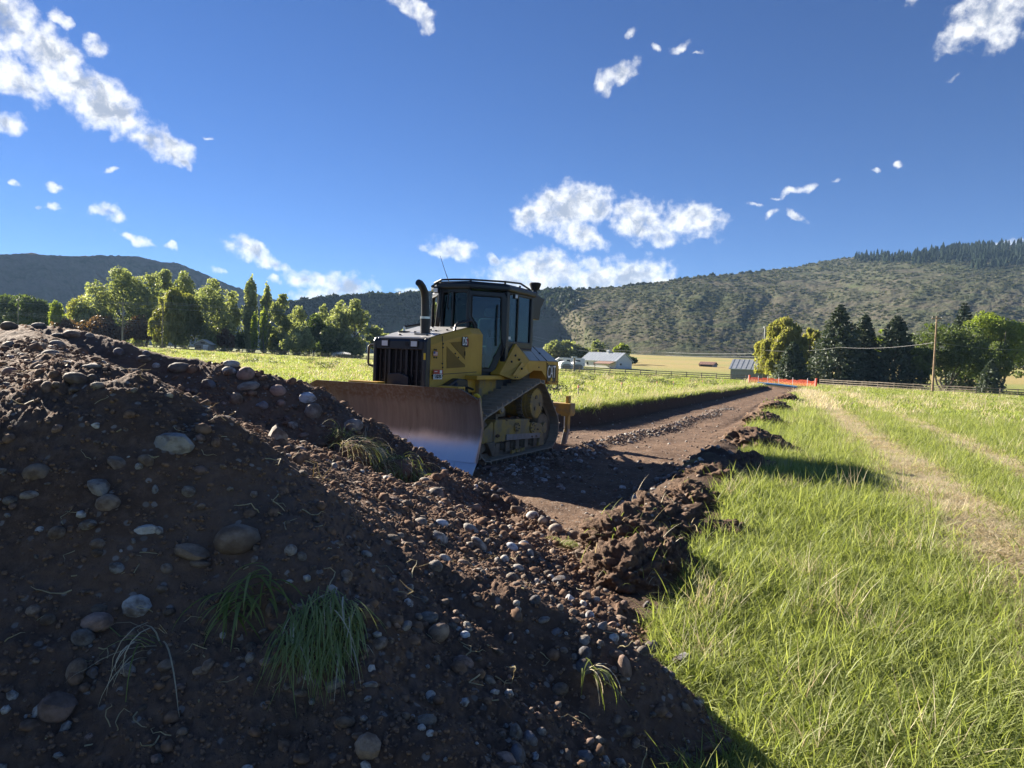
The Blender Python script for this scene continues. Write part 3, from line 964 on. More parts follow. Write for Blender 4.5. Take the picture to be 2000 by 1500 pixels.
    D(1582, 632, 44, 178, 'willow', 'smaller yellow willow behind the tall one', 'willow', GR, 151, 1700)
    spruce(1548, 668, 62, 150, 'short dark spruce in front of the yellow willow', GR, 152, 3000)
    spruce(1637, 594, 104, 152, 'tallest broad dark spruce', GR, 153, 5600)
    spruce(1686, 614, 78, 154, 'dark spruce leaning on the tallest one', GR, 154, 4200)
    spruce(1748, 617, 104, 150, 'wide dark spruce with layered boughs', GR, 155, 5200)
    D(1716, 633, 40, 185, 'round', 'bright green crown peeping between two spruces', 'lime', GR, 156, 1400)
    D(1800, 668, 50, 146, 'round', 'olive tree under the tall utility pole', 'dark', GR, 157, 1900, low=0.05)
    D(1850, 627, 128, 150, 'round', 'big spreading tree with forked pale trunk behind the right fence', 'dark', GR, 158, 6500, multi=True, low=0.18)
    spruce(1878, 590, 66, 165, 'spruce top rising above the big spreading tree', GR, 159, 3000)
    D(1950, 606, 104, 158, 'round', 'bright lime crowned tree near the right edge', 'lime', GR, 160, 5200, multi=True, low=0.35)
    D(1930, 660, 90, 156, 'round', 'dark lower tree beneath the lime crown', 'dark', GR, 161, 3400, low=0.1)
    D(2010, 640, 60, 165, 'round', 'dark tree cut by the right edge', 'dark', GR, 163, 1800, low=0.1)
    spruce(1937, 704, 44, 128, 'small open pine standing by the right fence', GR, 162, 1100, low=0.14)
make_trees()

# ------------------------------------------------------------------ fences
WOOD = mat('weathered_wood', (0.14, 0.115, 0.09), (0.26, 0.22, 0.18), 6, 0.9, bump=0.004, bscale=40)
def fence(name, label, pts, bay, h, rails, group=None, post_r=0.09):
    "pts: plan polyline; posts and boards are parts"
    P = [np.array(p, float) for p in pts]
    L = [np.linalg.norm(b - a) for a, b in zip(P, P[1:])]
    n = max(2, int(round(sum(L) / bay)))
    def pos(s):
        for a, b, l in zip(P, P[1:], L):
            if s <= l + 1e-6: return a + (b - a) * min(1, s / l)
            s -= l
        return P[-1]
    Q = [pos(sum(L) * i / n) for i in range(n + 1)]
    z = [gz(q[0], q[1]) for q in Q]
    o = empty(name, (Q[0][0], Q[0][1], z[0]))
    tag(o, label, 'fence', group)
    org = np.array([Q[0][0], Q[0][1], z[0]])
    pm = MB().prism([(post_r * math.cos(t * 1.047), post_r * math.sin(t * 1.047)) for t in range(6)], -0.25, h, 'xy').build('post', WOOD, o).data
    first = bpy.data.objects['post'] if False else o.children[0]
    bm_ = MB().box(0, 1, -0.022, 0.022, -0.07, 0.07).build('rail', WOOD, o).data
    fr = o.children[1]
    k = 0
    for i, (q, zz) in enumerate(zip(Q, z)):
        c = first if i == 0 else link('post', pm, o)
        c.location = (q[0] - org[0], q[1] - org[1], zz - org[2]); c.rotation_euler = (rng.normal() * 0.02, rng.normal() * 0.02, rng.uniform(0, 3))
    for i in range(n):
        a = np.array([*Q[i], z[i]]) - org; b = np.array([*Q[i + 1], z[i + 1]]) - org
        dv = b - a
        for r in rails:
            c = fr if k == 0 else link('rail', bm_, o)
            k += 1
            l = np.linalg.norm(dv)
            sd = np.array([dv[1], -dv[0], 0]); sd /= np.linalg.norm(sd); sd *= (post_r + 0.02)
            if sd[1] > 0: sd = -sd
            j0, j1 = rng.normal() * 0.02, rng.normal() * 0.02
            c.location = tuple(a + np.array([sd[0], sd[1], r + j0]))
            c.rotation_euler = (0, -math.asin((dv[2] + j1 - j0) / l), math.atan2(dv[1], dv[0]))
            c.scale = (l, 1, 1)
    return o

fence('wooden_fence', 'long weathered rail fence along the trees on the left', [(-112, 200), (-92, 205), (-45, 196), (-18, 176), (6, 147)], 3.6, 1.25, (0.35, 0.75, 1.12))
fence('wooden_fence', 'weathered rail fence in front of the white barn and golden field', [(8, 144), (14, 141), (30, 139), (46, 140)], 3.1, 1.3, (0.38, 0.78, 1.16))
fence('wooden_fence', 'pale rail fence below the spruces on the right', [(58, 134), (64, 120), (72, 108), (86, 102), (100, 97)], 3.1, 1.25, (0.36, 0.74, 1.1))
fence('wooden_fence', 'distant rail fence behind the spreading tree at the right edge', [(98, 150), (120, 146), (140, 140)], 4.0, 1.2, (0.5, 1.05))

# ------------------------------------------------------------------ poles and wires
POLE = mat('pole_wood', (0.20, 0.13, 0.08), (0.33, 0.24, 0.16), 1.2, 0.9)
POLEG = mat('grey_pole_wood', (0.17, 0.15, 0.13), (0.27, 0.25, 0.22), 1.2, 0.9)
GALV = mat('galvanised_metal', (0.42, 0.43, 0.44), (0.55, 0.56, 0.57), 2, 0.45, 0.6)
WIRE = mat('wire', (0.30, 0.30, 0.30), None, rough=0.5, metal=0.3)
def pole(px, top, d, label, material=POLEG, r=0.16, arm=None, arm_z=0.0, gear=True):
    x, y = tree_base(px, d); z0 = gz(x, y); H = px_z(px, top, d) - z0
    o = empty('utility_pole', (x, y, z0)); tag(o, label, 'utility pole', 'utility poles')
    MB().tube([(0, 0, -0.4), (0, 0, H)], [r, r * 0.7], 10).build('shaft', material, o, smooth=True)
    if arm:
        MB().box(-arm, arm, -0.06, 0.06, H - 0.45 + arm_z, H - 0.30 + arm_z).build('crossarm', material, o)
        for s in (-arm * 0.9, 0, arm * 0.9):
            MB().tube([(s, 0, H - 0.3 + arm_z), (s, 0, H - 0.12 + arm_z)], [0.05, 0.035], 8).build('insulator', GALV, o, smooth=True)
    return o, (x, y, z0 + H)

def wire(pts, label, sag=0.6, r=0.022, group='overhead wires'):
    mb = MB()
    for a, b in zip(pts, pts[1:]):
        a, b = np.array(a), np.array(b)
        mb.tube([tuple(a + (b - a) * t - np.array([0, 0, sag * 4 * t * (1 - t)])) for t in np.linspace(0, 1, 9)], r, 4, cap=False)
    return tag(mb.build('power_line', WIRE), label, 'wire', group)

pole(34, 583, 190, 'thin utility pole above the crest of the soil pile', r=0.13, arm=0.9)
pole(238, 589, 186, 'stout grey utility pole in front of the cottonwood grove', r=0.24, arm=1.2)
pole(316, 592, 190, 'grey utility pole in front of the willow', r=0.17, arm=0.9)
pole(1825, 618, 110, 'tall brown utility pole standing in front of the right fence', POLE, r=0.17, arm=0.75, arm_z=0.1)
def wp(px, py, d): return tuple(at(px, py, d))
for i, (y0, y1, y2, y3, y4) in enumerate(((583, 583, 590, 590, 604), (587, 586, 593, 593, 607), (590, 591, 600, 602, 613))):
    wire([wp(-120, y0 + 4, 186), wp(34, y1, 190), wp(238, y2, 186), wp(316, y3, 190), wp(560, y4, 214)], ('upper', 'second', 'third')[i] + ' of the upper wires strung past the cottonwood grove', 0.25, 0.03)
for i, (y0, y1, y2, y3) in enumerate(((608, 609, 624, 627), (613, 612, 628, 631), (616, 614, 632, 634))):
    wire([wp(-120, y0 + 4, 186), wp(34, y1, 189), wp(238, y2, 186), wp(330, y3, 192)], ('highest', 'middle', 'lowest')[i] + ' of the lower wires crossing the undergrowth on the left', 0.25, 0.025)
for i, dy in enumerate((0, 6)):
    wire([wp(690, 610 + dy, 300), wp(905, 620 + dy, 290), wp(1130, 678 + dy, 260), wp(1300, 688 + dy, 230), wp(1500, 690 + dy, 180), wp(1620, 686 + dy, 160)], ('upper', 'lower')[i] + ' wire in front of the scrub hillside', 0.3, 0.03)
wire([wp(1495, 684, 158), wp(1640, 678, 140), wp(1823, 669, 110)], 'slack wire crossing the spruces to the brown pole', 0.5, 0.018)
wire([wp(1827, 668, 110), wp(1990, 683, 112), wp(2120, 695, 112)], 'wire running right from the brown pole', 0.3, 0.018)

def small_post(px, base_y, top, d, name, label, cat, r, material):
    x, y = tree_base(px, d); z0 = gz(x, y); H = px_z(px, top, d) - z0
    o = empty(name, (x, y, z0)); tag(o, label, cat)
    MB().tube([(0, 0, -0.3), (0, 0, H)], [r, r * 0.9], 8).build('shaft', material, o, smooth=True)
    MB().box(-r * 2.4, r * 2.4, -r * 1.6, r * 1.6, H, H + 0.28).build('cap', GALV, o)
    return o
small_post(1122, 730, 699, 146, 'service_post', 'stout pale post with metal box at the middle fence', 'post', 0.22, POLEG)
small_post(1491, 735, 640, 172, 'lamp_post', 'slim pale lamp post at the corner of the metal barn', 'lamp post', 0.11, GALV)

# ------------------------------------------------------------------ buildings
BWHITE = mat('white_siding', (0.62, 0.62, 0.62), (0.70, 0.70, 0.69), 3, 0.7)
ROOFM = mat('pale_metal_roof', (0.40, 0.44, 0.47), (0.50, 0.54, 0.56), 1.5, 0.4, 0.5)
BLUEG = mat('bluegrey_siding', (0.20, 0.22, 0.26), (0.24, 0.26, 0.30), 2, 0.6)
ROOFB = mat('bluegrey_metal_roof', (0.40, 0.43, 0.46), (0.48, 0.51, 0.54), 1.5, 0.4, 0.4)
BROWNR = mat('rusty_roof', (0.20, 0.11, 0.085), (0.28, 0.17, 0.13), 4, 0.85)
GREYS = mat('grey_boards', (0.22, 0.20, 0.18), (0.32, 0.30, 0.27), 3, 0.9)
DARKG = mat('dark_opening', (0.02, 0.022, 0.025), None, rough=0.3)
def gable(name, label, cat, px0, px1, d0, d1, depth, wall_h, roof_h, wall_m, roof_m, over=0.4):
    a = at(px0, 700, d0); b = at(px1, 700, d1)
    L = math.hypot(b[0] - a[0], b[1] - a[1]); rz = math.atan2(b[1] - a[1], b[0] - a[0])
    z0 = min(gz(a[0], a[1]), gz(b[0], b[1])) - 0.1
    o = empty(name, (a[0], a[1], z0), rz)
    tag(o, label, cat)
    w = MB().prism([(0, -0.3), (depth, -0.3), (depth, wall_h), (depth / 2, wall_h + roof_h), (0, wall_h)], 0, L, 'yz').build('wall', wall_m, o)
    m = MB(); s = roof_h / (depth / 2); t = 0.14
    for sg in (0, 1):
        y0, y1 = (-over, depth / 2) if sg == 0 else (depth + over, depth / 2)
        z_0, z_1 = wall_h - over * s, wall_h + roof_h
        m.prism([(y0, z_0 + 0.03), (y1, z_1 + 0.03), (y1, z_1 + t + 0.03), (y0, z_0 + t + 0.03)], -over, L + over, 'yz')
    # standing seams
    rf = m.build('roof', roof_m, o)
    m = MB()
    for i in range(int(L / 1.2) + 1):
        xx = i * 1.2
        m.prism([(-over, wall_h - over * s + t + 0.03), (depth / 2, wall_h + roof_h + t + 0.03), (depth / 2, wall_h + roof_h + t + 0.09), (-over, wall_h - over * s + t + 0.09)], xx, xx + 0.06, 'yz')
    m.build('roof_seams', roof_m, rf)
    return o, L
barn, L = gable('barn', 'white barn with pale metal roof and small cupola beyond the middle fence', 'barn', 1136, 1204, 238, 226, 7.5, 2.6, 2.5, BWHITE, ROOFM)
cu = MB().box(L * 0.52, L * 0.52 + 0.9, 3.3, 4.2, 5.0, 5.7).build('cupola', BWHITE, barn)
MB().prism([(3.2, 5.7), (4.3, 5.7), (3.75, 6.1)], L * 0.52 - 0.1, L * 0.52 + 1.0, 'yz').build('cupola_roof', ROOFM, cu)
for f in (0.16, 0.36):
    w = MB().box(L * f, L * f + 0.8, -0.05, 0.02, 0.9, 2.0).build('window', BWHITE, barn)
    MB().box(L * f + 0.08, L * f + 0.72, -0.07, -0.045, 0.98, 1.92).build('pane', DARKG, w)
w = MB().box(L - 0.02, L + 0.05, 1.6, 2.6, 1.1, 1.9).build('window', BWHITE, barn)
MB().box(L + 0.045, L + 0.07, 1.7, 2.5, 1.2, 1.8).build('pane', DARKG, w)
MB().prism([(-2.6, 1.5), (0.0, 2.3), (0.0, 2.42), (-2.6, 1.62)], L * 0.52, L * 0.98, 'yz').build('porch_roof', BROWNR, barn)
for f in (0.54, 0.96):
    MB().box(L * f, L * f + 0.14, -2.45, -2.3, -0.3, 1.55).build('porch_post', GREYS, barn)

shed, L = gable('metal_barn', 'blue-grey metal barn left of the yellow willow', 'barn', 1428, 1491, 176, 172, 7.0, 2.9, 2.2, BLUEG, ROOFB)
for i in range(1, 12):
    MB().box(L * i / 12 - 0.03, L * i / 12 + 0.03, -0.03, 0.01, -0.2, 2.75).build('siding_rib', BLUEG, shed)
sh2, L = gable('field_shelter', 'low brown roofed shelter in the golden field', 'shed', 1366, 1394, 300, 296, 4.0, 1.1, 1.0, GREYS, BROWNR, 0.3)
MB().box(L * 0.1, L * 0.9, -0.03, 0.02, 0.1, 0.9).build('opening', DARKG, sh2)
# small grey gabled shed among the left trees: its gable end faces us
a = at(380, 680, 214); zz = gz(a[0], a[1])
sh3 = tag(empty('garden_shed', (a[0], a[1], zz), 0.15), 'small grey gabled shed between the willow and the cottonwood', 'shed')
MB().prism([(0, -0.3), (4.4, -0.3), (4.4, 2.0), (2.2, 3.2), (0, 2.0)], 0, 5.0, 'xz').build('wall', GREYS, sh3)
mm = MB()
for s in (1, -1):
    x0 = 2.2 + s * 2.6
    mm.prism([(x0, 1.83), (2.2, 3.25), (2.2, 3.38), (x0, 1.96)], -0.35, 5.3, 'xz')
mm.build('roof', ROOFM, sh3)
wn = MB().box(0.3, 1.9, -0.06, 0.02, 0.5, 1.5).build('window', WOOD, sh3)
for i in range(2):
    MB().box(0.38 + 0.76 * i, 1.06 + 0.76 * i, -0.08, -0.055, 0.58, 1.42).build('pane', DARKG, wn)
dr = MB().box(2.4, 3.9, -0.05, 0.02, -0.1, 1.7).build('door', BWHITE, sh3)
MB().box(1.7, 2.9, -0.06, 0.01, 2.1, 2.5).build('vent', DARKG, sh3)

# camper trailer and two round-topped white shelters by the barn
WHITEP = mat('white_paint', (0.72, 0.72, 0.72), None, rough=0.35)
def camper():
    a = at(1085, 700, 215); z0 = gz(a[0], a[1])
    o = tag(empty('camper_trailer', (a[0], a[1], z0), 0.05), 'long white camper trailer parked behind the round white shelters', 'trailer')
    Lc = 9.0
    MB().prism([(0, 0.55), (Lc, 0.55), (Lc, 2.7), (Lc - 0.3, 2.95), (1.2, 2.95), (0.15, 2.3), (0, 1.6)], 0, 2.4, 'xz').build('body', WHITEP, o, bevel=0.06)
    for x0, x1 in ((0.9, 2.3), (3.4, 4.4), (6.2, 7.6)):
        MB().box(x0, x1, -0.03, 0.01, 1.75, 2.35).build('window', DARKG, o, bevel=0.02)
    MB().box(0.4, Lc - 0.2, -0.025, 0.005, 1.15, 1.35).build('stripe', BLUEG, o)
    for x in (4.3, 5.2):
        MB().cyl((x, -0.02, 0.35), (x, 0.25, 0.35), 0.35, 18).build('wheel', DARKG, o, smooth=True)
camper()
def shelter(px, label):
    d = 200
    a = at(px, 700, d); z0 = gz(a[0], a[1])
    o = tag(empty('round_shelter', (a[0], a[1], z0), 0.2), label, 'shelter', 'round white shelters by the barn')
    pr = [(0, 0), (0, 1.3)] + [(1.6 - 1.6 * math.cos(t), 1.3 + 1.0 * math.sin(t)) for t in np.linspace(0.15, math.pi - 0.15, 11)] + [(3.2, 1.3), (3.2, 0)]
    q = [(0.5, 0)] + [(1.7 - 1.2 * math.cos(t), 1.1 + 0.45 * math.sin(t)) for t in np.linspace(0.0, math.pi, 9)] + [(2.9, 0)]
    MB().prism(pr, 0, 3.4, 'xz').build('cover', WHITEP, o, smooth=True)
    MB().prism(q, -0.04, 0.01, 'xz').build('opening', GREYS, o)
shelter(1096, 'round-topped white shelter with dark mouth next to the machine')
shelter(1119, 'round-topped white shelter with dark mouth next to the barn')

# ------------------------------------------------------------------ the end of the cut: orange netting, blue pipe, red drive
ORANGE = mat('orange_netting', (0.75, 0.11, 0.035), (0.62, 0.09, 0.03), 6, 0.6)
def barrier():
    P = [at(1462, 740, 104), at(1508, 742, 112), at(1592, 748, 104)]
    P = [(p[0], p[1], gz(p[0], p[1])) for p in P]
    o = tag(empty('barrier_fence', P[0]), 'orange safety netting strung across the far end of the dirt road', 'safety fence')
    org = np.array(P[0])
    Q = []
    for a, b, n in ((P[0], P[1], 5), (P[1], P[2], 6)):
        for i in range(n):
            Q.append(np.array(a) + (np.array(b) - np.array(a)) * i / n)
    Q.append(np.array(P[2])); Q = [q - org for q in Q]
    for q in Q[::2] + [Q[-1]]:
        MB().tube([tuple(q + np.array([0, 0, -0.2])), tuple(q + np.array([0, 0, 1.25]))], 0.045, 6).build('post', GALV, o)
    for k, q in enumerate((Q[0], Q[-1])):
        MB().tube([tuple(q + np.array([0.12, -0.1, 0])), tuple(q + np.array([0.12, -0.1, 1.3]))], 0.13, 8).build('marker_post', ORANGE, o)
    m = MB()
    for a, b in zip(Q, Q[1:]):
        sg = rng.uniform(0.0, 0.25)
        for j in range(9):
            z = 0.12 + 0.115 * j - (0.1 if j > 3 else 0)
            mid = (a + b) / 2 + np.array([0, 0, z - sg * (j / 8)])
            m.tube([tuple(a + np.array([0, 0, z])), tuple(mid), tuple(b + np.array([0, 0, z]))], 0.017, 4)
        for j in range(12):
            t = j / 12
            p = a + (b - a) * t
            m.tube([tuple(p + np.array([0, 0, 0.1])), tuple(p + np.array([0, 0, 1.0 - sg * math.sin(t * math.pi)]))], 0.018, 4)
    m.build('netting', ORANGE, o)
barrier()
def blue_pipe():
    a, b = at(1480, 750, 101), at(1557, 756, 97)
    za, zb = gz(a[0], a[1]) + 0.2, gz(b[0], b[1]) + 0.3
    o = MB().tube([(a[0], a[1], za), ((a[0] + b[0]) / 2, (a[1] + b[1]) / 2, (za + zb) / 2 + 0.05), (b[0], b[1], zb)], 0.17, 12).build('water_pipe', mat('blue_plastic', (0.05, 0.16, 0.30), (0.07, 0.20, 0.36), 3, 0.4), None, smooth=True)
    tag(o, 'long blue pipe lying across the end of the dirt road', 'pipe')
blue_pipe()
def red_drive():
    u0, u1, v0, v1 = -8.5, 4.0, 107.5, 118
    us, vs = np.linspace(u0, u1, 30), np.linspace(v0, v1, 30)
    U, Vv = np.meshgrid(us, vs); x, y = xy_of(U.ravel(), Vv.ravel())
    z, _ = ground(x, y)
    me = np_mesh('driveway', np.stack([x, y, z + 0.06 + 0.02 * pn(p2(x * 2, y * 2))], -1), grid_faces(30, 30), True)
    tag(link('driveway', me, None, soil_mat('red_gravel', (0.30, 0.14, 0.10), (0.36, 0.19, 0.14), (0.42, 0.26, 0.2), 0.6, 0.02)), kind='structure')
red_drive()

# survey stakes in the field and the sprinkler far left
STAKE = mat('stake_wood', (0.45, 0.38, 0.28), (0.55, 0.48, 0.38), 8, 0.85)
PINK = mat('pink_ribbon', (0.80, 0.25, 0.18), None, rough=0.6)
stakes = [(1129, 774, 752, 'nearest survey stake, standing in the grass behind the machine'), (1214, 762, 748, 'second survey stake along the left bank, by the grey weeds'),
          (1283, 757, 745, 'third survey stake along the left bank'), (1315, 756, 746, 'pale survey stake half way down the left bank'),
          (1372, 752, 743, 'thin survey stake nearer the golden field'), (1411, 751, 742, 'last survey stake before the orange netting')]
for px, by, ty, lab in stakes:
    lo = None
    for d in np.arange(18, 110, 0.5):
        p = at(px, by, d)
        if p[2] <= gz(p[0], p[1]): lo = d; break
    d = lo or 60
    x, y = at(px, by, d)[:2]; z0 = gz(x, y)
    H = max(0.5, px_z(px, ty, d) - z0)
    o = tag(empty('survey_stake', (x, y, z0), 0.4), lab, 'survey stake', 'survey stakes in the left field')
    MB().box(-0.022, 0.022, -0.012, 0.012, -0.1, H).build('lath', STAKE, o)
    MB().box(-0.03, 0.03, -0.018, 0.018, H - 0.16, H - 0.06).build('ribbon', PINK, o)
def sprinkler():
    a = at(690, 690, 214); z0 = gz(a[0], a[1])
    o = tag(empty('sprinkler', (a[0], a[1], z0)), 'sprinkler throwing a white arc of water at the left fence', 'sprinkler')
    MB().tube([(0, 0, 0), (0, 0, 1.0)], 0.04, 8).build('riser', GALV, o)
    MB().tube([(-0.15, 0, 1.0), (0.15, 0, 1.1)], 0.05, 8).build('nozzle', GALV, o)
    n = 2600
    t = rng.uniform(0.05, 1, n) ** 0.7; a_ = rng.uniform(2.6, 3.7, n)
    L = 6.5 * t; sp = 0.22 + 0.9 * t
    C = np.stack([np.cos(a_) * L, np.sin(a_) * L * 0.5, 1.1 + 2.2 * t - 2.4 * t * t + rng.normal(size=n) * 0.28 * sp], -1)
    C[:, 2] = np.abs(C[:, 2])
    V, F, v = leaf_quads(C, np.full(n, 0.06), 1.4, rng)
    m = leaf_mat('water_drops', (0.8, 0.82, 0.85), (0.9, 0.9, 0.92), 0.5, tcol=(1, 1, 1))
    d = link('water_spray', np_mesh('water_spray', V, F, False, {'v': v}), o, m); d['kind'] = 'stuff'
sprinkler()
# ------------------------------------------------------------------ the soil pile
def poly3(pts): return np.array([at(*p) for p in pts])
CREST = poly3([(-420, 650, 9.0), (-150, 642, 9.2), (0, 636, 9.3), (60, 634, 9.3), (150, 645, 9.2), (250, 672, 9.1), (320, 695, 9.0), (430, 706, 8.9), (500, 726, 8.9), (600, 752, 8.8),
               (650, 786, 8.7), (700, 816, 8.6), (760, 852, 8.5), (800, 872, 8.4), (850, 897, 8.3), (900, 919, 8.2), (950, 947, 7.9), (1000, 977, 7.6), (1060, 1022, 7.0), (1130, 1067, 6.5)])
NEAR = poly3([(-260, 800, 3.2), (0, 760, 3.55), (150, 714, 3.7), (260, 722, 3.65), (330, 755, 3.6), (430, 805, 3.55), (560, 925, 3.4), (640, 985, 3.35), (750, 1030, 3.35), (860, 1085, 3.3), (980, 1140, 3.2), (1090, 1200, 3.1), (1170, 1260, 3.0), (1235, 1320, 2.9)])
SPUR = poly3([(150, 716, 3.7), (60, 800, 3.45), (-10, 870, 3.2), (-160, 990, 2.9)])
LINKR = poly3([(110, 704, 4.4), (80, 690, 6.6), (60, 650, 8.4), (40, 637, 9.2)])
LINK2 = poly3([(760, 1010, 5.0), (830, 950, 6.6), (880, 925, 8.0)])
APRON = poly3([(-900, 1520, 2.05), (-100, 1550, 2.05), (420, 1560, 2.05)])
SPINE = poly3([(560, 925, 3.4), (600, 1030, 2.9), (650, 1165, 2.52), (715, 1375, 2.10), (740, 1570, 1.85)])

def ridge_h(x, y, P, slope):
    best = np.full(x.shape, -9.0)
    for a, b in zip(P, P[1:]):
        ab = b[:2] - a[:2]
        t = np.clip(((x - a[0]) * ab[0] + (y - a[1]) * ab[1]) / (ab @ ab), 0, 1)
        d = np.hypot(x - a[0] - ab[0] * t, y - a[1] - ab[1] * t)
        best = np.maximum(best, a[2] + (b[2] - a[2]) * t - slope * (np.sqrt(d * d + 0.012) - 0.10))
    return best

def pile_z(x, y, fine=True):
    x = np.asarray(x, float); y = np.asarray(y, float)
    wx = x + 0.16 * pn(p2(x * 0.9, y * 0.9, 3.3)); wy = y + 0.16 * pn(p2(x * 0.9, y * 0.9, 7.7))
    hs = np.stack([ridge_h(wx, wy, CREST, 0.74), ridge_h(wx, wy, NEAR, 0.78), ridge_h(wx, wy, SPUR, 0.72), ridge_h(wx, wy, LINKR, 0.42), ridge_h(wx, wy, LINK2, 0.72), ridge_h(wx, wy, APRON, 0.30), ridge_h(wx, wy, SPINE, 0.62), 0.32 - 0.42 * np.maximum(0, wx - np.interp(wy, [1.5, 2.6, 3.0, 3.5, 4.2, 4.9], [0.00, 0.22, 0.36, 0.66, 0.66, 0.42])) - 0.4 * np.maximum(0, wy - 4.9)])
    k = 0.055
    m = hs.max(0)
    h = m + k * np.log(np.exp((hs - m) / k).sum(0))
    q = p2(x, y, 0.0); q[..., 2] = h * 0.8
    h = h + 0.060 * fbm(q * 1.4, 3) + 0.045 * fbm(q * 4.2, 4, 0.55)
    if fine:
        rough = (0.45 + 0.55 * sstep(y, 2.6, 4.2)) * (0.35 + 0.9 * sstep(fbm(q * 1.1 + 5.0, 2), -0.25, 0.3))
        h = h + rough * (0.036 * fbm(q * 10.0, 3, 0.6, billow=True) + 0.014 * fbm(q * 34.0, 3, 0.6, billow=True))
    return h

def pz1(x, y): return float(pile_z(np.array([x]), np.array([y]))[0])

def hit_pile(px, py):
    ds = np.arange(1.3, 12.0, 0.02)
    v = ray(px, py); v = v / v[1]
    X, Y, Z = v[0] * ds, ds, EYE + v[2] * ds
    below = Z <= np.maximum(pile_z(X, Y, False), ground(X, Y)[0])
    i = np.argmax(below) if below.any() else len(ds) - 1
    return np.array([X[i], Y[i], Z[i]])

SOIL = soil_mat('pile_soil', (0.090, 0.054, 0.036), (0.160, 0.099, 0.066), (0.225, 0.146, 0.100), 0.3, 0.012)
def make_pile():
    az = np.radians(np.linspace(-47, 27, 720)); r = np.exp(np.linspace(math.log(1.35), math.log(12.6), 470))
    A, Rr = np.meshgrid(az, r)
    x, y = (np.sin(A) * Rr).ravel(), (np.cos(A) * Rr).ravel()
    z = pile_z(x, y); g = ground(x, y)[0]
    V = np.stack([x, y, z], -1)
    F = grid_faces(len(r), len(az))
    keep = (z > g - 0.12)[F].any(1)
    F = F[keep]
    ids, inv = np.unique(F, return_inverse=True)
    base = np.array([-1.2, 6.0, 0.3])
    o = link('soil_pile', np_mesh('soil_pile', V[ids] - base, inv.reshape(F.shape), True), None, SOIL)
    o.location = base
    return tag(o, 'big heap of dark stony soil in front of the bulldozer blade', 'soil heap'), base
PILE, PBASE = make_pile()

def stone_mesh(seed, angular, sub=2):
    rs = np.random.RandomState(seed)
    bm = bmesh.new()
    bmesh.ops.create_icosphere(bm, subdivisions=sub, radius=1.0)
    V = np.array([v.co for v in bm.verts])
    if angular:
        for _ in range(9):
            n = rs.normal(size=3); n /= np.linalg.norm(n)
            h = rs.uniform(0.58, 0.85)
            e = np.maximum(V @ n - h, 0)
            V = V - e[:, None] * n * 0.95
    V = V * (1 + (0.07 if angular else 0.12 if sub > 1 else 0.32) * fbm(V * 1.1 + seed * 3.1, 3)[:, None])
    for v, c in zip(bm.verts, V): v.co = c
    me = bpy.data.meshes.new('stone')
    bm.to_mesh(me); bm.free()
    me.polygons.foreach_set('use_smooth', [True] * len(me.polygons))
    if angular: me.set_sharp_from_angle(angle=R(32))
    return me

def stone_mat(name, a, b, speck, rough=0.8):
    m = bpy.data.materials.new(name); m.use_nodes = True
    t = m.node_tree; k = NT(t); bs = t.nodes['Principled BSDF']
    tc = k.n('ShaderNodeTexCoord'); oi = k.n('ShaderNodeObjectInfo')
    of = k.n('ShaderNodeVectorMath', operation='SCALE'); k.l(oi.outputs['Location'], of.inputs[0]); of.inputs['Scale'].default_value = 9.0
    P = k.vmath('ADD', tc.outputs['Object'], of.outputs[0])
    n1 = k.noise(P, 1.3, 5, 0.6); n2 = k.noise(P, 9.0, 5, 0.7)
    c = k.mix(k.smooth(n1, 0.35, 0.65), rgb(a), rgb(b))
    c = k.mix(k.math('MULTIPLY', k.smooth(n2, 0.55, 0.72), 0.6), c, rgb(speck))
    soil = k.noise(P, 0.9, 4, 0.6)
    c = k.mix(k.smooth(soil, 0.42, 0.66, 0.10, 0.8), c, rgb(0.105, 0.066, 0.045))
    hv = k.n('ShaderNodeHueSaturation'); k.l(c, hv.inputs['Color']); k.l(k.math('MULTIPLY_ADD', oi.outputs['Random'], 0.65, 0.55), hv.inputs['Value'])
    k.l(hv.outputs[0], bs.inputs['Base Color'])
    bs.inputs['Roughness'].default_value = rough; bs.inputs['Specular IOR Level'].default_value = 0.3
    bp = k.n('ShaderNodeBump'); bp.inputs['Distance'].default_value = 0.005; k.l(k.noise(P, 5.0, 8, 0.7), bp.inputs['Height']); k.l(bp.outputs[0], bs.inputs['Normal'])
    return m
STM = {'grey': stone_mat('grey_stone', (0.24, 0.21, 0.18), (0.36, 0.32, 0.27), (0.10, 0.085, 0.075)),
       'pale': stone_mat('pale_stone', (0.44, 0.42, 0.38), (0.58, 0.56, 0.52), (0.22, 0.19, 0.17)),
       'red': stone_mat('reddish_stone', (0.26, 0.175, 0.135), (0.35, 0.24, 0.19), (0.12, 0.08, 0.065)),
       'brown': stone_mat('brown_stone', (0.22, 0.165, 0.12), (0.31, 0.235, 0.175), (0.09, 0.065, 0.05)),
       'blue': stone_mat('bluish_stone', (0.52, 0.56, 0.62), (0.66, 0.70, 0.74), (0.28, 0.29, 0.31)),
       'slate': stone_mat('slate_stone', (0.15, 0.15, 0.165), (0.21, 0.21, 0.225), (0.09, 0.085, 0.085))}
ROUND = [stone_mesh(40 + i, False) for i in range(7)]
ANG = [stone_mesh(60 + i, True) for i in range(7)]
for me in ROUND + ANG: me.materials.append(STM['grey'])

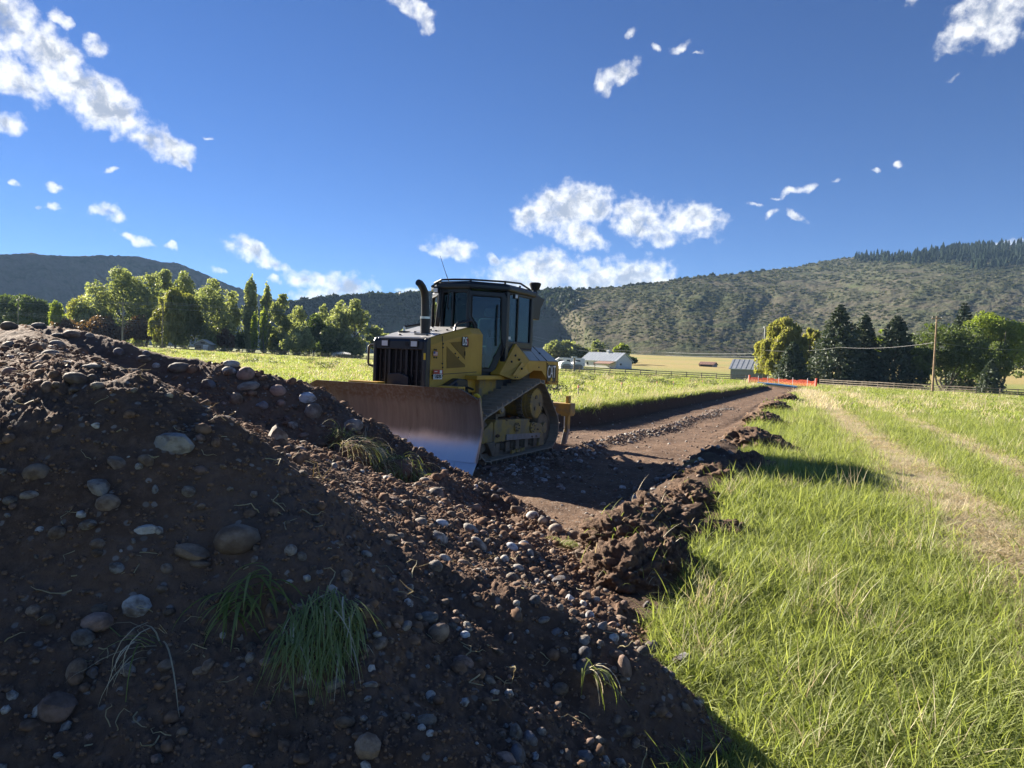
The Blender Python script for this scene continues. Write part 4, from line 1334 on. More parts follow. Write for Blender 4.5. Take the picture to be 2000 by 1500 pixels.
# (x, y, width, height, colour, angular, tilt) of the stones one can pick out in the photograph
STONES = [
 (340, 862, 78, 48, 'pale', 1, 5, 'largest pale flat-topped stone on the pile'), (542, 848, 46, 44, 'grey', 1, 10, 'tan angular stone left of the grass tuft'), (572, 829, 22, 20, 'grey', 1, 0, None),
 (452, 709, 31, 14, 'pale', 0, -3, 'pale flat cobble on the crest'), (447, 723, 28, 17, 'pale', 0, 0, None), (480, 728, 35, 28, 'red', 0, 8, None), (353, 717, 46, 21, 'grey', 0, 4, None), (408, 748, 28, 24, 'slate', 1, 0, 'bluish slab below the crest'),
 (485, 753, 43, 18, 'grey', 0, 10, None), (543, 761, 31, 23, 'red', 0, -12, None), (600, 774, 36, 22, 'blue', 1, 0, 'bluish white angular stone beside the blade'), (612, 800, 32, 32, 'grey', 0, 0, None), (461, 776, 25, 24, 'brown', 0, 0, None),
 (512, 790, 26, 20, 'slate', 1, 0, None), (549, 787, 18, 16, 'red', 0, 0, None), (690, 829, 38, 26, 'grey', 0, 12, 'oval grey cobble on the slope facing the blade'), (740, 884, 26, 24, 'grey', 0, 0, None), (820, 925, 28, 30, 'pale', 1, 20, None),
 (806, 920, 30, 18, 'grey', 0, 20, None), (18, 636, 30, 19, 'brown', 0, 0, None), (140, 652, 32, 17, 'brown', 0, 5, None), (112, 654, 20, 8, 'grey', 0, 0, None), (75, 634, 24, 9, 'grey', 0, 0, None), (112, 672, 30, 18, 'grey', 0, -8, None),
 (68, 670, 14, 11, 'grey', 0, 0, None), (175, 655, 16, 11, 'grey', 0, 0, None), (232, 686, 20, 16, 'slate', 0, 0, None), (285, 690, 16, 16, 'slate', 1, 0, None), (280, 700, 30, 14, 'grey', 0, 5, None), (305, 713, 15, 11, 'pale', 0, 0, None),
 (132, 707, 36, 7, 'pale', 1, 0, 'thin pale slab lying on the near mound'), (177, 714, 44, 12, 'grey', 1, 8, None), (148, 737, 46, 24, 'brown', 0, -8, None), (180, 738, 20, 18, 'brown', 0, 0, None), (190, 752, 28, 14, 'grey', 0, 5, None), (93, 755, 22, 26, 'red', 0, 0, None),
 (145, 760, 26, 10, 'brown', 0, 0, None), (187, 830, 20, 15, 'pale', 1, 0, None), (72, 920, 50, 36, 'brown', 0, 5, None), (193, 950, 56, 34, 'grey', 1, -28, 'angular grey stone standing above a round one'), (211, 980, 44, 36, 'brown', 0, 0, None), (58, 966, 33, 18, 'grey', 0, -3, None),
 (20, 976, 26, 17, 'grey', 0, 0, None), (172, 1023, 33, 20, 'grey', 0, 8, 'smooth oval cobble on the left of the pile'), (285, 1034, 48, 26, 'pale', 1, 8, 'cracked pale stone in the middle of the pile'), (272, 910, 16, 16, 'pale', 0, 20, None), (285, 896, 30, 30, 'brown', 1, 0, None), (391, 918, 28, 21, 'red', 0, -5, None),
 (369, 958, 28, 22, 'grey', 0, -20, None), (303, 955, 9, 20, 'pale', 0, 0, None), (356, 924, 22, 5, 'blue', 1, -10, None), (78, 1035, 20, 17, 'pale', 0, 30, None), (111, 1038, 31, 26, 'brown', 0, 20, None), (463, 1048, 92, 60, 'brown', 0, 3, 'big dark boulder half buried in the near face'),
 (372, 1076, 74, 34, 'brown', 1, -12, None), (391, 1099, 42, 15, 'brown', 0, 0, None), (229, 1108, 29, 22, 'pale', 0, -20, None), (191, 1078, 24, 15, 'brown', 0, -15, None), (190, 1060, 28, 20, 'brown', 0, 0, None), (325, 1109, 25, 22, 'brown', 0, 0, None), (248, 1092, 24, 16, 'brown', 0, 0, None),
 (266, 1182, 56, 48, 'pale', 1, 8, 'pale blotched stone with a sunlit top'), (190, 1211, 68, 34, 'red', 0, 4, 'reddish stone with an oval cobble below it'), (162, 1243, 47, 36, 'grey', 0, -4, 'smooth oval cobble below the reddish stone'), (195, 1189, 38, 22, 'brown', 0, 0, None), (94, 1208, 27, 24, 'brown', 0, 0, None),
 (66, 1191, 27, 25, 'brown', 0, 0, None), (38, 1192, 18, 18, 'brown', 0, 0, None), (111, 1379, 72, 66, 'red', 1, 10, 'large reddish-brown boulder near the bottom left corner'), (173, 1351, 38, 16, 'pale', 1, -4, None), (280, 1382, 20, 15, 'brown', 0, 0, None), (149, 1303, 34, 44, 'brown', 0, -20, None),
 (181, 1311, 28, 24, 'slate', 1, 0, None), (255, 1240, 26, 20, 'brown', 1, 0, None), (267, 1248, 18, 12, 'brown', 0, 0, None), (187, 1331, 12, 12, 'grey', 0, 0, None), (489, 1283, 22, 20, 'grey', 0, 30, None), (467, 1286, 14, 10, 'brown', 0, 0, None), (568, 1073, 24, 24, 'grey', 0, 20, None), (590, 1086, 18, 22, 'grey', 0, 40, None),
 (527, 1190, 17, 28, 'brown', 0, 0, None), (175, 1440, 22, 18, 'red', 0, 10, None), (716, 1080, 14, 24, 'pale', 0, 65, None), (861, 1021, 30, 17, 'blue', 0, -3, 'white egg-shaped stone in the middle of the slope'), (920, 1030, 18, 32, 'pale', 0, 55, None), (935, 1058, 18, 36, 'pale', 0, 50, 'slender pale stone below its twin'),
 (850, 1103, 30, 26, 'grey', 1, 0, 'square tan stone in the middle of the slope'), (851, 964, 33, 30, 'grey', 0, 15, 'speckled granite cobble below the crest'), (870, 893, 10, 18, 'grey', 0, 60, None), (930, 950, 10, 12, 'blue', 1, 0, None), (1000, 1066, 17, 24, 'blue', 0, 70, None), (1022, 1064, 22, 22, 'pale', 0, 0, None),
 (1035, 1080, 16, 20, 'pale', 0, 0, None), (986, 1090, 18, 16, 'pale', 0, 0, None), (1000, 1127, 26, 22, 'grey', 0, 0, None), (713, 1194, 40, 28, 'brown', 0, 45, None), (676, 1122, 24, 24, 'brown', 0, 30, None), (856, 1232, 46, 34, 'brown', 0, 40, 'smooth brown stone with a pale rim'), (884, 1221, 20, 13, 'grey', 0, -10, None),
 (895, 1228, 14, 12, 'pale', 0, 0, None), (910, 1221, 22, 18, 'pale', 1, 0, None), (908, 1238, 20, 14, 'blue', 0, 0, None), (798, 1148, 24, 15, 'pale', 0, 35, None), (824, 1170, 26, 14, 'grey', 0, 8, None), (718, 1455, 52, 56, 'brown', 1, 15, 'brown boulder at the bottom of the pile'), (831, 1405, 44, 22, 'grey', 0, 5, None),
 (823, 1420, 18, 15, 'pale', 1, 0, None), (841, 1432, 18, 16, 'pale', 0, 0, None), (840, 1358, 22, 24, 'pale', 0, 0, None), (853, 1287, 16, 26, 'grey', 1, 0, None), (1007, 1428, 28, 40, 'grey', 1, 12, 'speckled upright stone at the bottom of the slope'), (1033, 1440, 36, 34, 'slate', 1, 30, 'dark flat stone leaning on the speckled one'), (1011, 1472, 30, 46, 'slate', 0, 8, None), (1057, 1428, 20, 20, 'grey', 0, 0, None),
 (1113, 1167, 20, 18, 'blue', 1, 10, None), (1152, 1200, 17, 18, 'blue', 0, 20, 'bluish white pebble on the dark right slope'), (1142, 1276, 30, 34, 'slate', 0, 0, None), (1140, 1300, 34, 34, 'slate', 0, 0, None), (1220, 1300, 26, 56, 'red', 0, 8, 'dark stone with a pale vein on the right slope'), (1142, 1250, 30, 24, 'grey', 1, 0, None), (1199, 1246, 28, 20, 'pale', 1, 0, None),
 (1272, 1262, 32, 26, 'slate', 0, 40, None), (1255, 1270, 26, 20, 'grey', 0, 40, None), (1333, 1286, 40, 36, 'slate', 1, 0, 'bluish grey block at the edge of the grass'), (1178, 1494, 26, 14, 'grey', 0, 0, None), (1144, 1163, 20, 20, 'brown', 0, 0, None), (1119, 1196, 18, 18, 'brown', 0, 0, None), (1094, 1185, 14, 14, 'grey', 0, 0, None),
 (1175, 1222, 34, 16, 'slate', 1, 50, None), (1085, 1235, 24, 18, 'slate', 0, 40, None), (1070, 1120, 20, 16, 'brown', 0, 0, None), (1061, 1138, 10, 10, 'pale', 0, 0, None), (1090, 1110, 16, 14, 'brown', 0, 0, None), (1200, 1308, 14, 18, 'grey', 0, 0, None), (1180, 1320, 26, 18, 'grey', 0, 40, None),
 (1168, 1300, 18, 16, 'grey', 0, 0, None), (1010, 1190, 20, 14, 'grey', 1, 30, None), (1045, 1170, 24, 18, 'slate', 0, 30, None), (993, 1245, 26, 16, 'slate', 0, 60, None), (1100, 1270, 20, 16, 'brown', 0, 0, None), (1240, 1215, 14, 10, 'grey', 0, 0, None), (1265, 1180, 20, 16, 'slate', 1, 0, None),
]
ST_PTS = []
def put_stone(P, sx, sy, sz, colour, ang, tilt, rs, label=None, parent=None, base=None, sink=0.18):
    me = (ANG if ang else ROUND)[rs.randint(7)]
    o = bpy.data.objects.new('stone', me); COL.objects.link(o)
    if parent is not None:
        o.parent = parent; P = np.asarray(P) - base
    o.location = (P[0], P[1], P[2] + sz * (1 - 2 * sink) * 0.5)
    o.scale = (sx, sy, sz)
    o.rotation_mode = 'XYZ'
    o.rotation_euler = (R(rs.uniform(-18, 18)), -R(tilt) + R(rs.uniform(-5, 5)), R(rs.uniform(-25, 25)))
    o.material_slots[0].link = 'OBJECT'; o.material_slots[0].material = STM[colour]
    if label: o['label'] = label
    return o
def make_stones():
    rs = np.random.RandomState(5)
    for (px, py, w, h, c, a, tilt, lab) in STONES:
        P = hit_pile(px, py + h * 0.30)
        s = P[1] / F_PX / 2
        ST_PTS.append((P[0], P[1], w * s))
        put_stone(P, w * s * 1.06, (w * 0.5 + h * 0.5) * s, h * s * 1.12, c, a, tilt, rs, lab, PILE, PBASE)
    n = 0
    while n < 300 - len(STONES):
        a = R(rs.uniform(-37, 22)); r = math.exp(rs.uniform(math.log(1.8), math.log(9.3)))
        x, y = math.sin(a) * r, math.cos(a) * r
        z = pz1(x, y)
        if z < gz(x, y) + 0.02 or any((x - q[0]) ** 2 + (y - q[1]) ** 2 < (q[2] + 0.04) ** 2 for q in ST_PTS): continue
        s = (0.005 + 0.0055 * r) * math.exp(min(0.5, rs.normal() * 0.4))
        # the right-hand slope carries more cobbles than the near mound
        if x < 0 and rs.uniform() < 0.35: continue
        put_stone((x, y, z), s * rs.uniform(1.0, 1.5), s * rs.uniform(0.8, 1.2), s * rs.uniform(0.55, 0.9), rs.choice(['grey', 'brown', 'red', 'slate', 'grey', 'brown', 'pale'], p=[.22, .30, .18, .06, .1, .1, .04]), rs.uniform() < 0.6, rs.uniform(-30, 30), rs, None, PILE, PBASE, 0.3)
        ST_PTS.append((x, y, s)); n += 1
make_stones()

def small_lumps():
    rs = np.random.RandomState(9)
    def cloud(name, n, smin, smax, mats, angs, label, dens=None, parent=PILE):
        a = np.radians(rs.uniform(-42, 24, n * 2)); r = np.exp(rs.uniform(math.log(1.6), math.log(9.8), n * 2))
        x, y = np.sin(a) * r, np.cos(a) * r
        z = pile_z(x, y); ok = z > ground(x, y)[0] - 0.0
        if dens is not None: ok &= rs.uniform(0, 1, n * 2) < dens(x, y)
        x, y, z, r = x[ok][:n], y[ok][:n], z[ok][:n], r[ok][:n]
        n = len(x)
        s = rs.uniform(0, 1, n) ** 2.2 * (smax - smin) + smin
        s = s * (0.35 + 0.17 * r)
        kinds = []
        for m in mats:
            for j in range(3):
                me = stone_mesh(200 + len(kinds), angs, 1); me.materials.append(m); kinds.append(me)
        rot = rs.uniform(0, 6.28, (n, 3)) * np.array([0.12, 0.12, 1])
        scl = np.stack([s * rs.uniform(0.9, 1.5, n), s, s * rs.uniform(0.6, 1.0, n)], -1)
        o = scatter(name, np.stack([x, y, z + s * 0.2], -1) - PBASE, rot, scl, rs.randint(0, len(kinds), n), kinds, parent)
        o['kind'] = 'stuff'; o['label'] = label
        return o
    right = lambda x, y: 0.25 + 0.75 * sstep(x + 0.25 * y, 0.0, 1.6) + 0.5 * sstep(y, 5.5, 7.5)
    cloud('pebbles', 3200, 0.005, 0.026, [STM['grey'], STM['brown'], STM['red'], STM['brown'], STM['brown'], STM['pale']], False, 'loose pebbles strewn over the soil', right)
    crumb = mat('crumb_soil', (0.130, 0.082, 0.055), (0.225, 0.145, 0.098), 0.9, 0.95, spec=0.1)
    cloud('soil_clods', 1500, 0.008, 0.040, [crumb, crumb], False, 'lumps of dark soil lying on the heap', lambda x, y: 0.25 + 0.75 * sstep(y, 3.6, 5.0))
    cloud('soil_crumbs', 34000, 0.002, 0.014, [crumb, crumb], False, 'crumbs and clods of dark soil', lambda x, y: 0.45 + 0.55 * sstep(y, 3.4, 4.6))
small_lumps()

# ------------------------------------------------------------------ grass
GRASS = leaf_mat('grass_blades', (0.165, 0.215, 0.045), (0.390, 0.430, 0.185), 0.5, 0.35, (1.2, 1.2, 0.65))
STRAW = leaf_mat('straw_blades', (0.44, 0.39, 0.24), (0.74, 0.66, 0.48), 0.35, 0.3, (1.1, 1.0, 0.8))
WEED = leaf_mat('weed_leaves', (0.17, 0.19, 0.10), (0.27, 0.28, 0.17), 0.35, 0.3)

def blades(n, rs, radius, hmin, hmax, width, lean=0.5, droop=0.5, seg=3, root=None, dirs=None, flat=0.0):
    a = rs.uniform(0, 6.28, n); q = radius * np.sqrt(rs.uniform(0, 1, n))
    P = np.stack([q * np.cos(a), q * np.sin(a), np.zeros(n)], -1) if root is None else root
    h = rs.uniform(hmin, hmax, n)
    b = rs.uniform(0, 6.28, n) if dirs is None else dirs + rs.normal(size=n) * 0.5
    ln = np.abs(rs.normal(size=n)) * lean
    d = np.stack([np.cos(b), np.sin(b), np.zeros(n)], -1)
    side = np.stack([-np.sin(b), np.cos(b), np.zeros(n)], -1)
    tw = rs.uniform(-0.9, 0.9, n)[:, None]
    side = side * np.cos(tw) + d * np.sin(tw)
    rows = []
    dr = rs.uniform(0.2, 1.0, n) * droop
    for i in range(seg + 1):
        t = i / seg
        ang = np.minimum(ln * 0.6 + dr * 1.9 * t, 2.6)
        c = P if i == 0 else rows[-1][2] + (d * np.sin(ang)[:, None] + np.array([0, 0, 1.0]) * (np.cos(ang) * (1 - flat))[:, None]) * (h / seg)[:, None]
        w = (width * (1 - 0.92 * t ** 1.6) * rs.uniform(0.8, 1.2, n))[:, None] * 0.5
        rows.append((c - side * w, c + side * w, c))
    V = np.stack([x for r in rows for x in (r[0], r[1])], 1).reshape(-1, 3)
    m = 2 * (seg + 1)
    base = (np.arange(n) * m)[:, None]
    F = np.concatenate([base + np.array([2 * i, 2 * i + 1, 2 * i + 3, 2 * i + 2]) for i in range(seg)], 0)
    tone = np.clip(rs.normal(0.45, 0.25, n), 0, 1)
    v = np.clip(np.repeat(tone, m) + np.tile(np.repeat(np.linspace(-0.15, 0.2, seg + 1), 2), n), 0, 1)
    return V, F, v

def clump_kind(seed, n, radius, hmin, hmax, width, lean, droop, m, flat=0.0, dirs=None, seg=3):
    rs = np.random.RandomState(seed)
    V, F, v = blades(n, rs, radius, hmin, hmax, width, lean, droop, seg, flat=flat, dirs=dirs)
    me = np_mesh('clump_kind', V, F, True, {'v': v}); me.materials.append(m)
    return me

def make_grass():
    rs = np.random.RandomState(33)
    near = [clump_kind(300 + i, 46, 0.11, 0.05, 0.145, 0.0058, 2.0, 1.05, GRASS) for i in range(6)]
    tall = [clump_kind(320 + i, 24, 0.08, 0.10, 0.24, 0.0062, 1.3, 0.9, GRASS) for i in range(3)]
    dry = [clump_kind(330 + i, 30, 0.12, 0.14, 0.30, 0.004, 1.0, 0.35, STRAW) for i in range(2)]
    mat_ = [clump_kind(340 + i, 60, 0.20, 0.18, 0.46, 0.0060, 0.7, 0.2, STRAW, 0.90, 0.985) for i in range(3)]
    far = [clump_kind(350 + i, 40, 0.5, 0.05, 0.13, 0.03, 0.8, 0.5, GRASS, seg=2) for i in range(4)]
    fardry = [clump_kind(360 + i, 30, 0.5, 0.12, 0.3, 0.022, 0.9, 0.4, STRAW, seg=2) for i in range(2)]
    P, I, Sc = [], [], []
    def zone(n, r0, r1, a0, a1, kinds, probs, s0, s1, keep=None):
        r = np.sqrt(rs.uniform(r0 * r0, r1 * r1, n)); a = np.radians(rs.uniform(a0, a1, n))
        x, y = np.sin(a) * r, np.cos(a) * r
        z, dirt = ground(x, y)
        ok = (dirt < 0.25) & (pile_z(x, y, False) < z + 0.0) if r0 < 14 else dirt < 0.25
        st = straw_mask(x, y)
        k = rs.choice(kinds, n, p=probs)
        on = rs.uniform(0, 1, n) < st * 0.92
        if kinds[0] < 11:
            k = np.where(on, rs.choice([11, 12, 13], n), k)
        else:
            k = np.where(on, rs.choice([18, 19], n), k)
            ok &= ~(on & (rs.uniform(0, 1, n) < 0.35))
        if keep is not None: ok &= keep(x, y)
        u, _ = uv_of(x, y)
        s = rs.uniform(s0, s1, n) * (1 + 0.35 * fbm(p2(x * 0.7, y * 0.7, 5.0), 3))
        z = z + 0.028 * ((k >= 11) & (k <= 13)); P.append(np.stack([x, y, z - 0.01], -1)[ok]); I.append(k[ok]); Sc.append(s[ok])
    A = [0, 1, 2, 3, 4, 5, 6, 7, 8, 9, 10]
    pA = np.array([1, 1, 1, 1, 1, 1, .5, .5, .5, .02, .02]); pA /= pA.sum()
    zone(11000, 1.7, 6.0, -6, 62, A, pA, 0.8, 1.25)
    zone(21000, 6.0, 15.0, 2, 56, A, pA, 0.9, 1.4)
    zone(18000, 15.0, 32.0, 6, 50, A, pA, 1.3, 1.9)
    B = [14, 15, 16, 17, 18, 19]; pB = np.array([1, 1, 1, 1, .15, .15]); pB /= pB.sum()
    zone(10500, 30.0, 72.0, -46, 48, B, pB, 0.9, 1.5)
    zone(10500, 72.0, 200.0, -46, 48, B, pB, 1.6, 2.6)
    zone(2600, 14.0, 34.0, -40, 8, B, pB, 0.6, 1.0)
    # ragged fringe hanging over the lip of the cut
    n = 1500
    v = rs.uniform(15, 95, n); u = cut_left(v) + 0.16 * 0.8 * fbm(p2(v * 1.3, cut_left(v) * 0.15, 3.1), 4) - rs.uniform(0.02, 0.4, n)
    x, y = xy_of(u, v); z, _ = ground(x, y)
    P.append(np.stack([x, y, z - 0.01], -1)); I.append(rs.choice([6, 7, 8, 9, 0, 1], n)); Sc.append(rs.uniform(0.9, 1.5, n) * (1 + v * 0.006))
    P, I, Sc = np.concatenate(P), np.concatenate(I), np.concatenate(Sc)
    n = len(P)
    rz = rs.uniform(0, 6.28, n)
    lay = (I >= 11) & (I <= 13)
    rz = np.where(lay, rs.normal(size=n) * 0.22 + rs.choice([0, math.pi], n) + 0.2, rz)
    rot = np.stack([rs.normal(size=n) * 0.12, rs.normal(size=n) * 0.12, rz], -1)
    rot[lay, :2] *= 0.2
    o = scatter('grass', P, rot, np.stack([Sc, Sc, Sc * rs.uniform(0.8, 1.2, n)], -1), I, near + tall + dry + mat_ + far + fardry)
    tag(o, 'green meadow grass with flattened pale straw in the wheel tracks', 'grass', kind='stuff')
    # grey-green weeds in the left field
    kinds = []
    for i in range(3):
        r2 = np.random.RandomState(380 + i)
        C, dd, k = blob_points(150, np.array([[0, 0, 0.25], [0.3, 0.1, 0.2], [-0.25, 0.15, 0.2]]), np.array([[0.4, 0.4, 0.3], [0.3, 0.3, 0.22], [0.3, 0.3, 0.22]]), r2)
        C[:, 2] = np.abs(C[:, 2])
        V, F, vv = leaf_quads(C, np.full(150, 0.09), 1.8, r2)
        me = np_mesh('weed_kind', V, F, False, {'v': vv}); me.materials.append(WEED); kinds.append(me)
    n = 420
    r = np.sqrt(rs.uniform(22 ** 2, 150 ** 2, n)); a = np.radians(rs.uniform(-30, 16, n)); x, y = np.sin(a) * r, np.cos(a) * r
    w = fbm(p2(x * 0.03, y * 0.06, 2.0), 3); z, dirt = ground(x, y); ok = (w > -0.05) & (dirt < 0.1) & (uv_of(x, y)[0] < -7)
    x, y, z = x[ok], y[ok], z[ok]; n = len(x); s = rs.uniform(0.4, 1.1, n)
    o = scatter('weeds', np.stack([x, y, z], -1), np.stack([np.zeros(n), np.zeros(n), rs.uniform(0, 6, n)], -1), np.stack([s * 1.3, s * 1.3, s], -1), rs.randint(0, 3, n), kinds)
    tag(o, 'grey-green weeds dotted over the left field', 'weeds', kind='stuff')
make_grass()

# tufts lying on the pile: blades fall down the slope from a root mat
def tuft(px, py, n, length, spread, label, width=0.006, up=0.5, straw=0.15, sod=True, seed=1, fall=1.0, spread_dir=0.75, dir_bias=None, lift=0.0):
    rs = np.random.RandomState(seed)
    P = hit_pile(px, py)
    P[2] += lift * 0.6; P[1] -= lift * 0.8
    e = 0.06
    gx = (pz1(P[0] + e, P[1]) - pz1(P[0] - e, P[1])) / (2 * e); gy = (pz1(P[0], P[1] + e) - pz1(P[0], P[1] - e)) / (2 * e)
    o = tag(empty('grass_clump', tuple(P)), label, 'grass clump', 'grass clumps on the soil pile')
    down = math.atan2(-gy, -gx)
    if dir_bias is not None: down = math.atan2(dir_bias[1], dir_bias[0])
    b = rs.normal(size=n) * spread_dir + down
    ang = rs.uniform(0, 6.28, n); q = spread * np.sqrt(rs.uniform(0, 1, n))
    rx, ry = q * np.cos(ang), q * np.sin(ang)
    root = np.stack([rx, ry, pile_z(P[0] + rx, P[1] + ry, False) - P[2] + rs.uniform(0, 0.05, n) + lift * np.sqrt(np.maximum(0, 1 - (q / spread) ** 2)) * 1.2], -1)
    L = length * rs.uniform(0.45, 1.2, n); w = width * rs.uniform(0.7, 1.3, n)
    seg = 7
    d = np.stack([np.cos(b), np.sin(b), np.zeros(n)], -1); side = np.stack([-np.sin(b), np.cos(b), np.zeros(n)], -1)
    th0 = rs.uniform(0.2, 1.3, n) * up * 2
    c = root; rows = []
    for i in range(seg + 1):
        t = i / seg
        el = th0 * (1 - 2.0 * t * fall) - 0.55 * t * fall
        if i: 
            c = c + (d * np.cos(el)[:, None] + np.array([0, 0, 1.0]) * np.sin(el)[:, None]) * (L / seg)[:, None]
            fl = pile_z(P[0] + c[:, 0], P[1] + c[:, 1], False) - P[2] + 0.012 + 0.03 * rs.uniform(0, 1, n)
            c = np.stack([c[:, 0], c[:, 1], np.maximum(c[:, 2], fl)], -1)
        ww = (w * (1 - 0.9 * t ** 2))[:, None] / 2
        rows += [c - side * ww, c + side * ww]
    V = np.stack(rows, 1).reshape(-1, 3)
    m = 2 * (seg + 1); base = (np.arange(n) * m)[:, None]
    F = np.concatenate([base + np.array([2 * i, 2 * i + 1, 2 * i + 3, 2 * i + 2]) for i in range(seg)], 0)
    v = np.repeat(np.clip(rs.normal(0.45, 0.3, n), 0, 1), m)
    dry = rs.uniform(0, 1, n) < straw
    fm = np.tile(np.repeat(dry.astype(int), 1), seg)
    me = np_mesh('blades', V, F, True, {'v': v})
    me.materials.append(GRASS); me.materials.append(STRAW)
    me.polygons.foreach_set('material_index', fm.astype(np.int32))
    link('blades', me, o)['kind'] = 'stuff'
    if sod:
        bm = bmesh.new(); bmesh.ops.create_icosphere(bm, subdivisions=4, radius=1.0)
        A = np.array([x.co for x in bm.verts]); A = A * (1 + 0.35 * fbm(A * 1.8 + seed, 4, 0.6)[:, None]) * np.array([spread * 1.05, spread * 1.05, max(spread * 0.6, lift * 1.15)])
        for x, c2 in zip(bm.verts, A): x.co = c2
        me = bpy.data.meshes.new('root_mat'); bm.to_mesh(me); bm.free()
        me.polygons.foreach_set('use_smooth', [True] * len(me.polygons))
        link('root_mat', me, o, SOIL)
    return o
tuft(668, 868, 160, 0.30, 0.12, 'small bright grass tuft above the big sod on the pile', up=0.8, seed=71, fall=0.6, lift=0.08)
tuft(700, 905, 420, 0.55, 0.24, 'big overturned sod with yellow roots and hanging grass', straw=0.45, up=0.55, seed=72, lift=0.16)
tuft(780, 930, 300, 0.45, 0.24, 'grass sod hanging right of the big overturned sod', straw=0.3, up=0.5, seed=73, lift=0.10)
tuft(622, 1225, 380, 0.22, 0.15, 'long combed-down grass clump on the lower near face', straw=0.10, up=0.10, sod=False, seed=74, spread_dir=0.30, dir_bias=(0.3, -1.0), width=0.0045)
tuft(485, 1175, 46, 0.22, 0.09, 'small wide-bladed grass tuft left of the combed-down clump', width=0.010, straw=0.0, up=0.3, sod=False, seed=75)
tuft(1100, 1070, 70, 0.30, 0.08, 'dark grass tuft on the right shoulder of the pile', straw=0.05, up=0.4, sod=False, seed=76)
tuft(300, 1275, 14, 0.34, 0.05, 'few dry bent stems on the dark near face', straw=0.8, up=0.6, sod=False, seed=77)
tuft(1150, 1330, 16, 0.20, 0.04, 'thin grass wisp at the foot of the right slope', straw=0.3, up=0.5, sod=False, seed=78)

def roots():
    rs = np.random.RandomState(12)
    kinds = []
    for i in range(5):
        mb = MB(); p = np.zeros(3); a = rs.uniform(0, 6.28); pts = [tuple(p)]
        for j in range(6):
            a += rs.normal() * 0.5
            p = p + np.array([math.cos(a), math.sin(a), rs.normal() * 0.25]) * 0.16
            pts.append(tuple(p))
        mb.tube(pts, [0.018, 0.018, 0.016, 0.014, 0.012, 0.010, 0.006], 4)
        me = bpy.data.meshes.new('root_kind'); me.from_pydata(mb.v, [], mb.f); me.materials.append(STRAW); kinds.append(me)
    n = 260
    a = np.radians(rs.uniform(-38, 22, n)); r = np.exp(rs.uniform(math.log(2.3), math.log(6.5), n)); x, y = np.sin(a) * r, np.cos(a) * r
    z = pile_z(x, y); ok = z > ground(x, y)[0]
    x, y, z = x[ok], y[ok], z[ok]; n = len(x); s = rs.uniform(0.06, 0.17, n)
    o = scatter('roots', np.stack([x, y, z + 0.015], -1) - PBASE, np.stack([rs.normal(size=n) * 0.5, rs.normal(size=n) * 0.5, rs.uniform(0, 6, n)], -1), np.stack([s, s, s], -1), rs.randint(0, 5, n), kinds, PILE)
    o['kind'] = 'stuff'; o['label'] = 'dry roots and stems sticking out of the soil'
roots()

# ------------------------------------------------------------------ overturned clods along the right edge of the cut
CLOD = soil_mat('clod_soil', (0.080, 0.050, 0.034), (0.150, 0.095, 0.064), (0.25, 0.165, 0.11), 0.1, 0.02)
def clod(x, y, zc, rx, ry, rz_, yaw, label, seed, sub=6, grass=0, sink=0.5):
    rs = np.random.RandomState(seed)
    bm = bmesh.new(); bmesh.ops.create_icosphere(bm, subdivisions=sub, radius=1.0)
    A = np.array([v.co for v in bm.verts])
    sc = np.array([rx, ry, rz_]); W = A * sc
    disp = 0.30 * fbm(A * 1.5 + seed, 3) + (0.10 * fbm(W * 6 + seed, 4, 0.6, billow=True) + 0.035 * fbm(W * 22 + seed, 3, 0.6, billow=True)) / max(0.25, min(sc))
    W = W * (1 + disp)[:, None]
    for v, c in zip(bm.verts, W): v.co = c
    me = bpy.data.meshes.new('soil'); bm.to_mesh(me); bm.free()
    me.polygons.foreach_set('use_smooth', [True] * len(me.polygons))
    z = zc - rz_ * 0.80
    o = tag(empty('sod_clod', (x, y, z), yaw), label, 'clod of earth', 'clods along the right edge of the cut')
    b = link('soil', me, o, CLOD); b.location = (0, 0, rz_ * (1 - 2 * sink))
    if grass:
        n = grass
        i = rs.choice(np.where(A[:, 2] > -0.5)[0], n)
        root = W[i] + np.array([0, 0, rz_ * (1 - 2 * sink)])
        V, F, vv = blades(n, rs, 0, 0.06, 0.24, 0.006, 1.3, 0.9, 3, root=root)
        me = np_mesh('blades', V, F, True, {'v': vv}); me.materials.append(GRASS); me.materials.append(STRAW)
        me.polygons.foreach_set('material_index', np.tile((rs.uniform(0, 1, n) < 0.35).astype(np.int32), 3))
        link('blades', me, o)['kind'] = 'stuff'
    return o
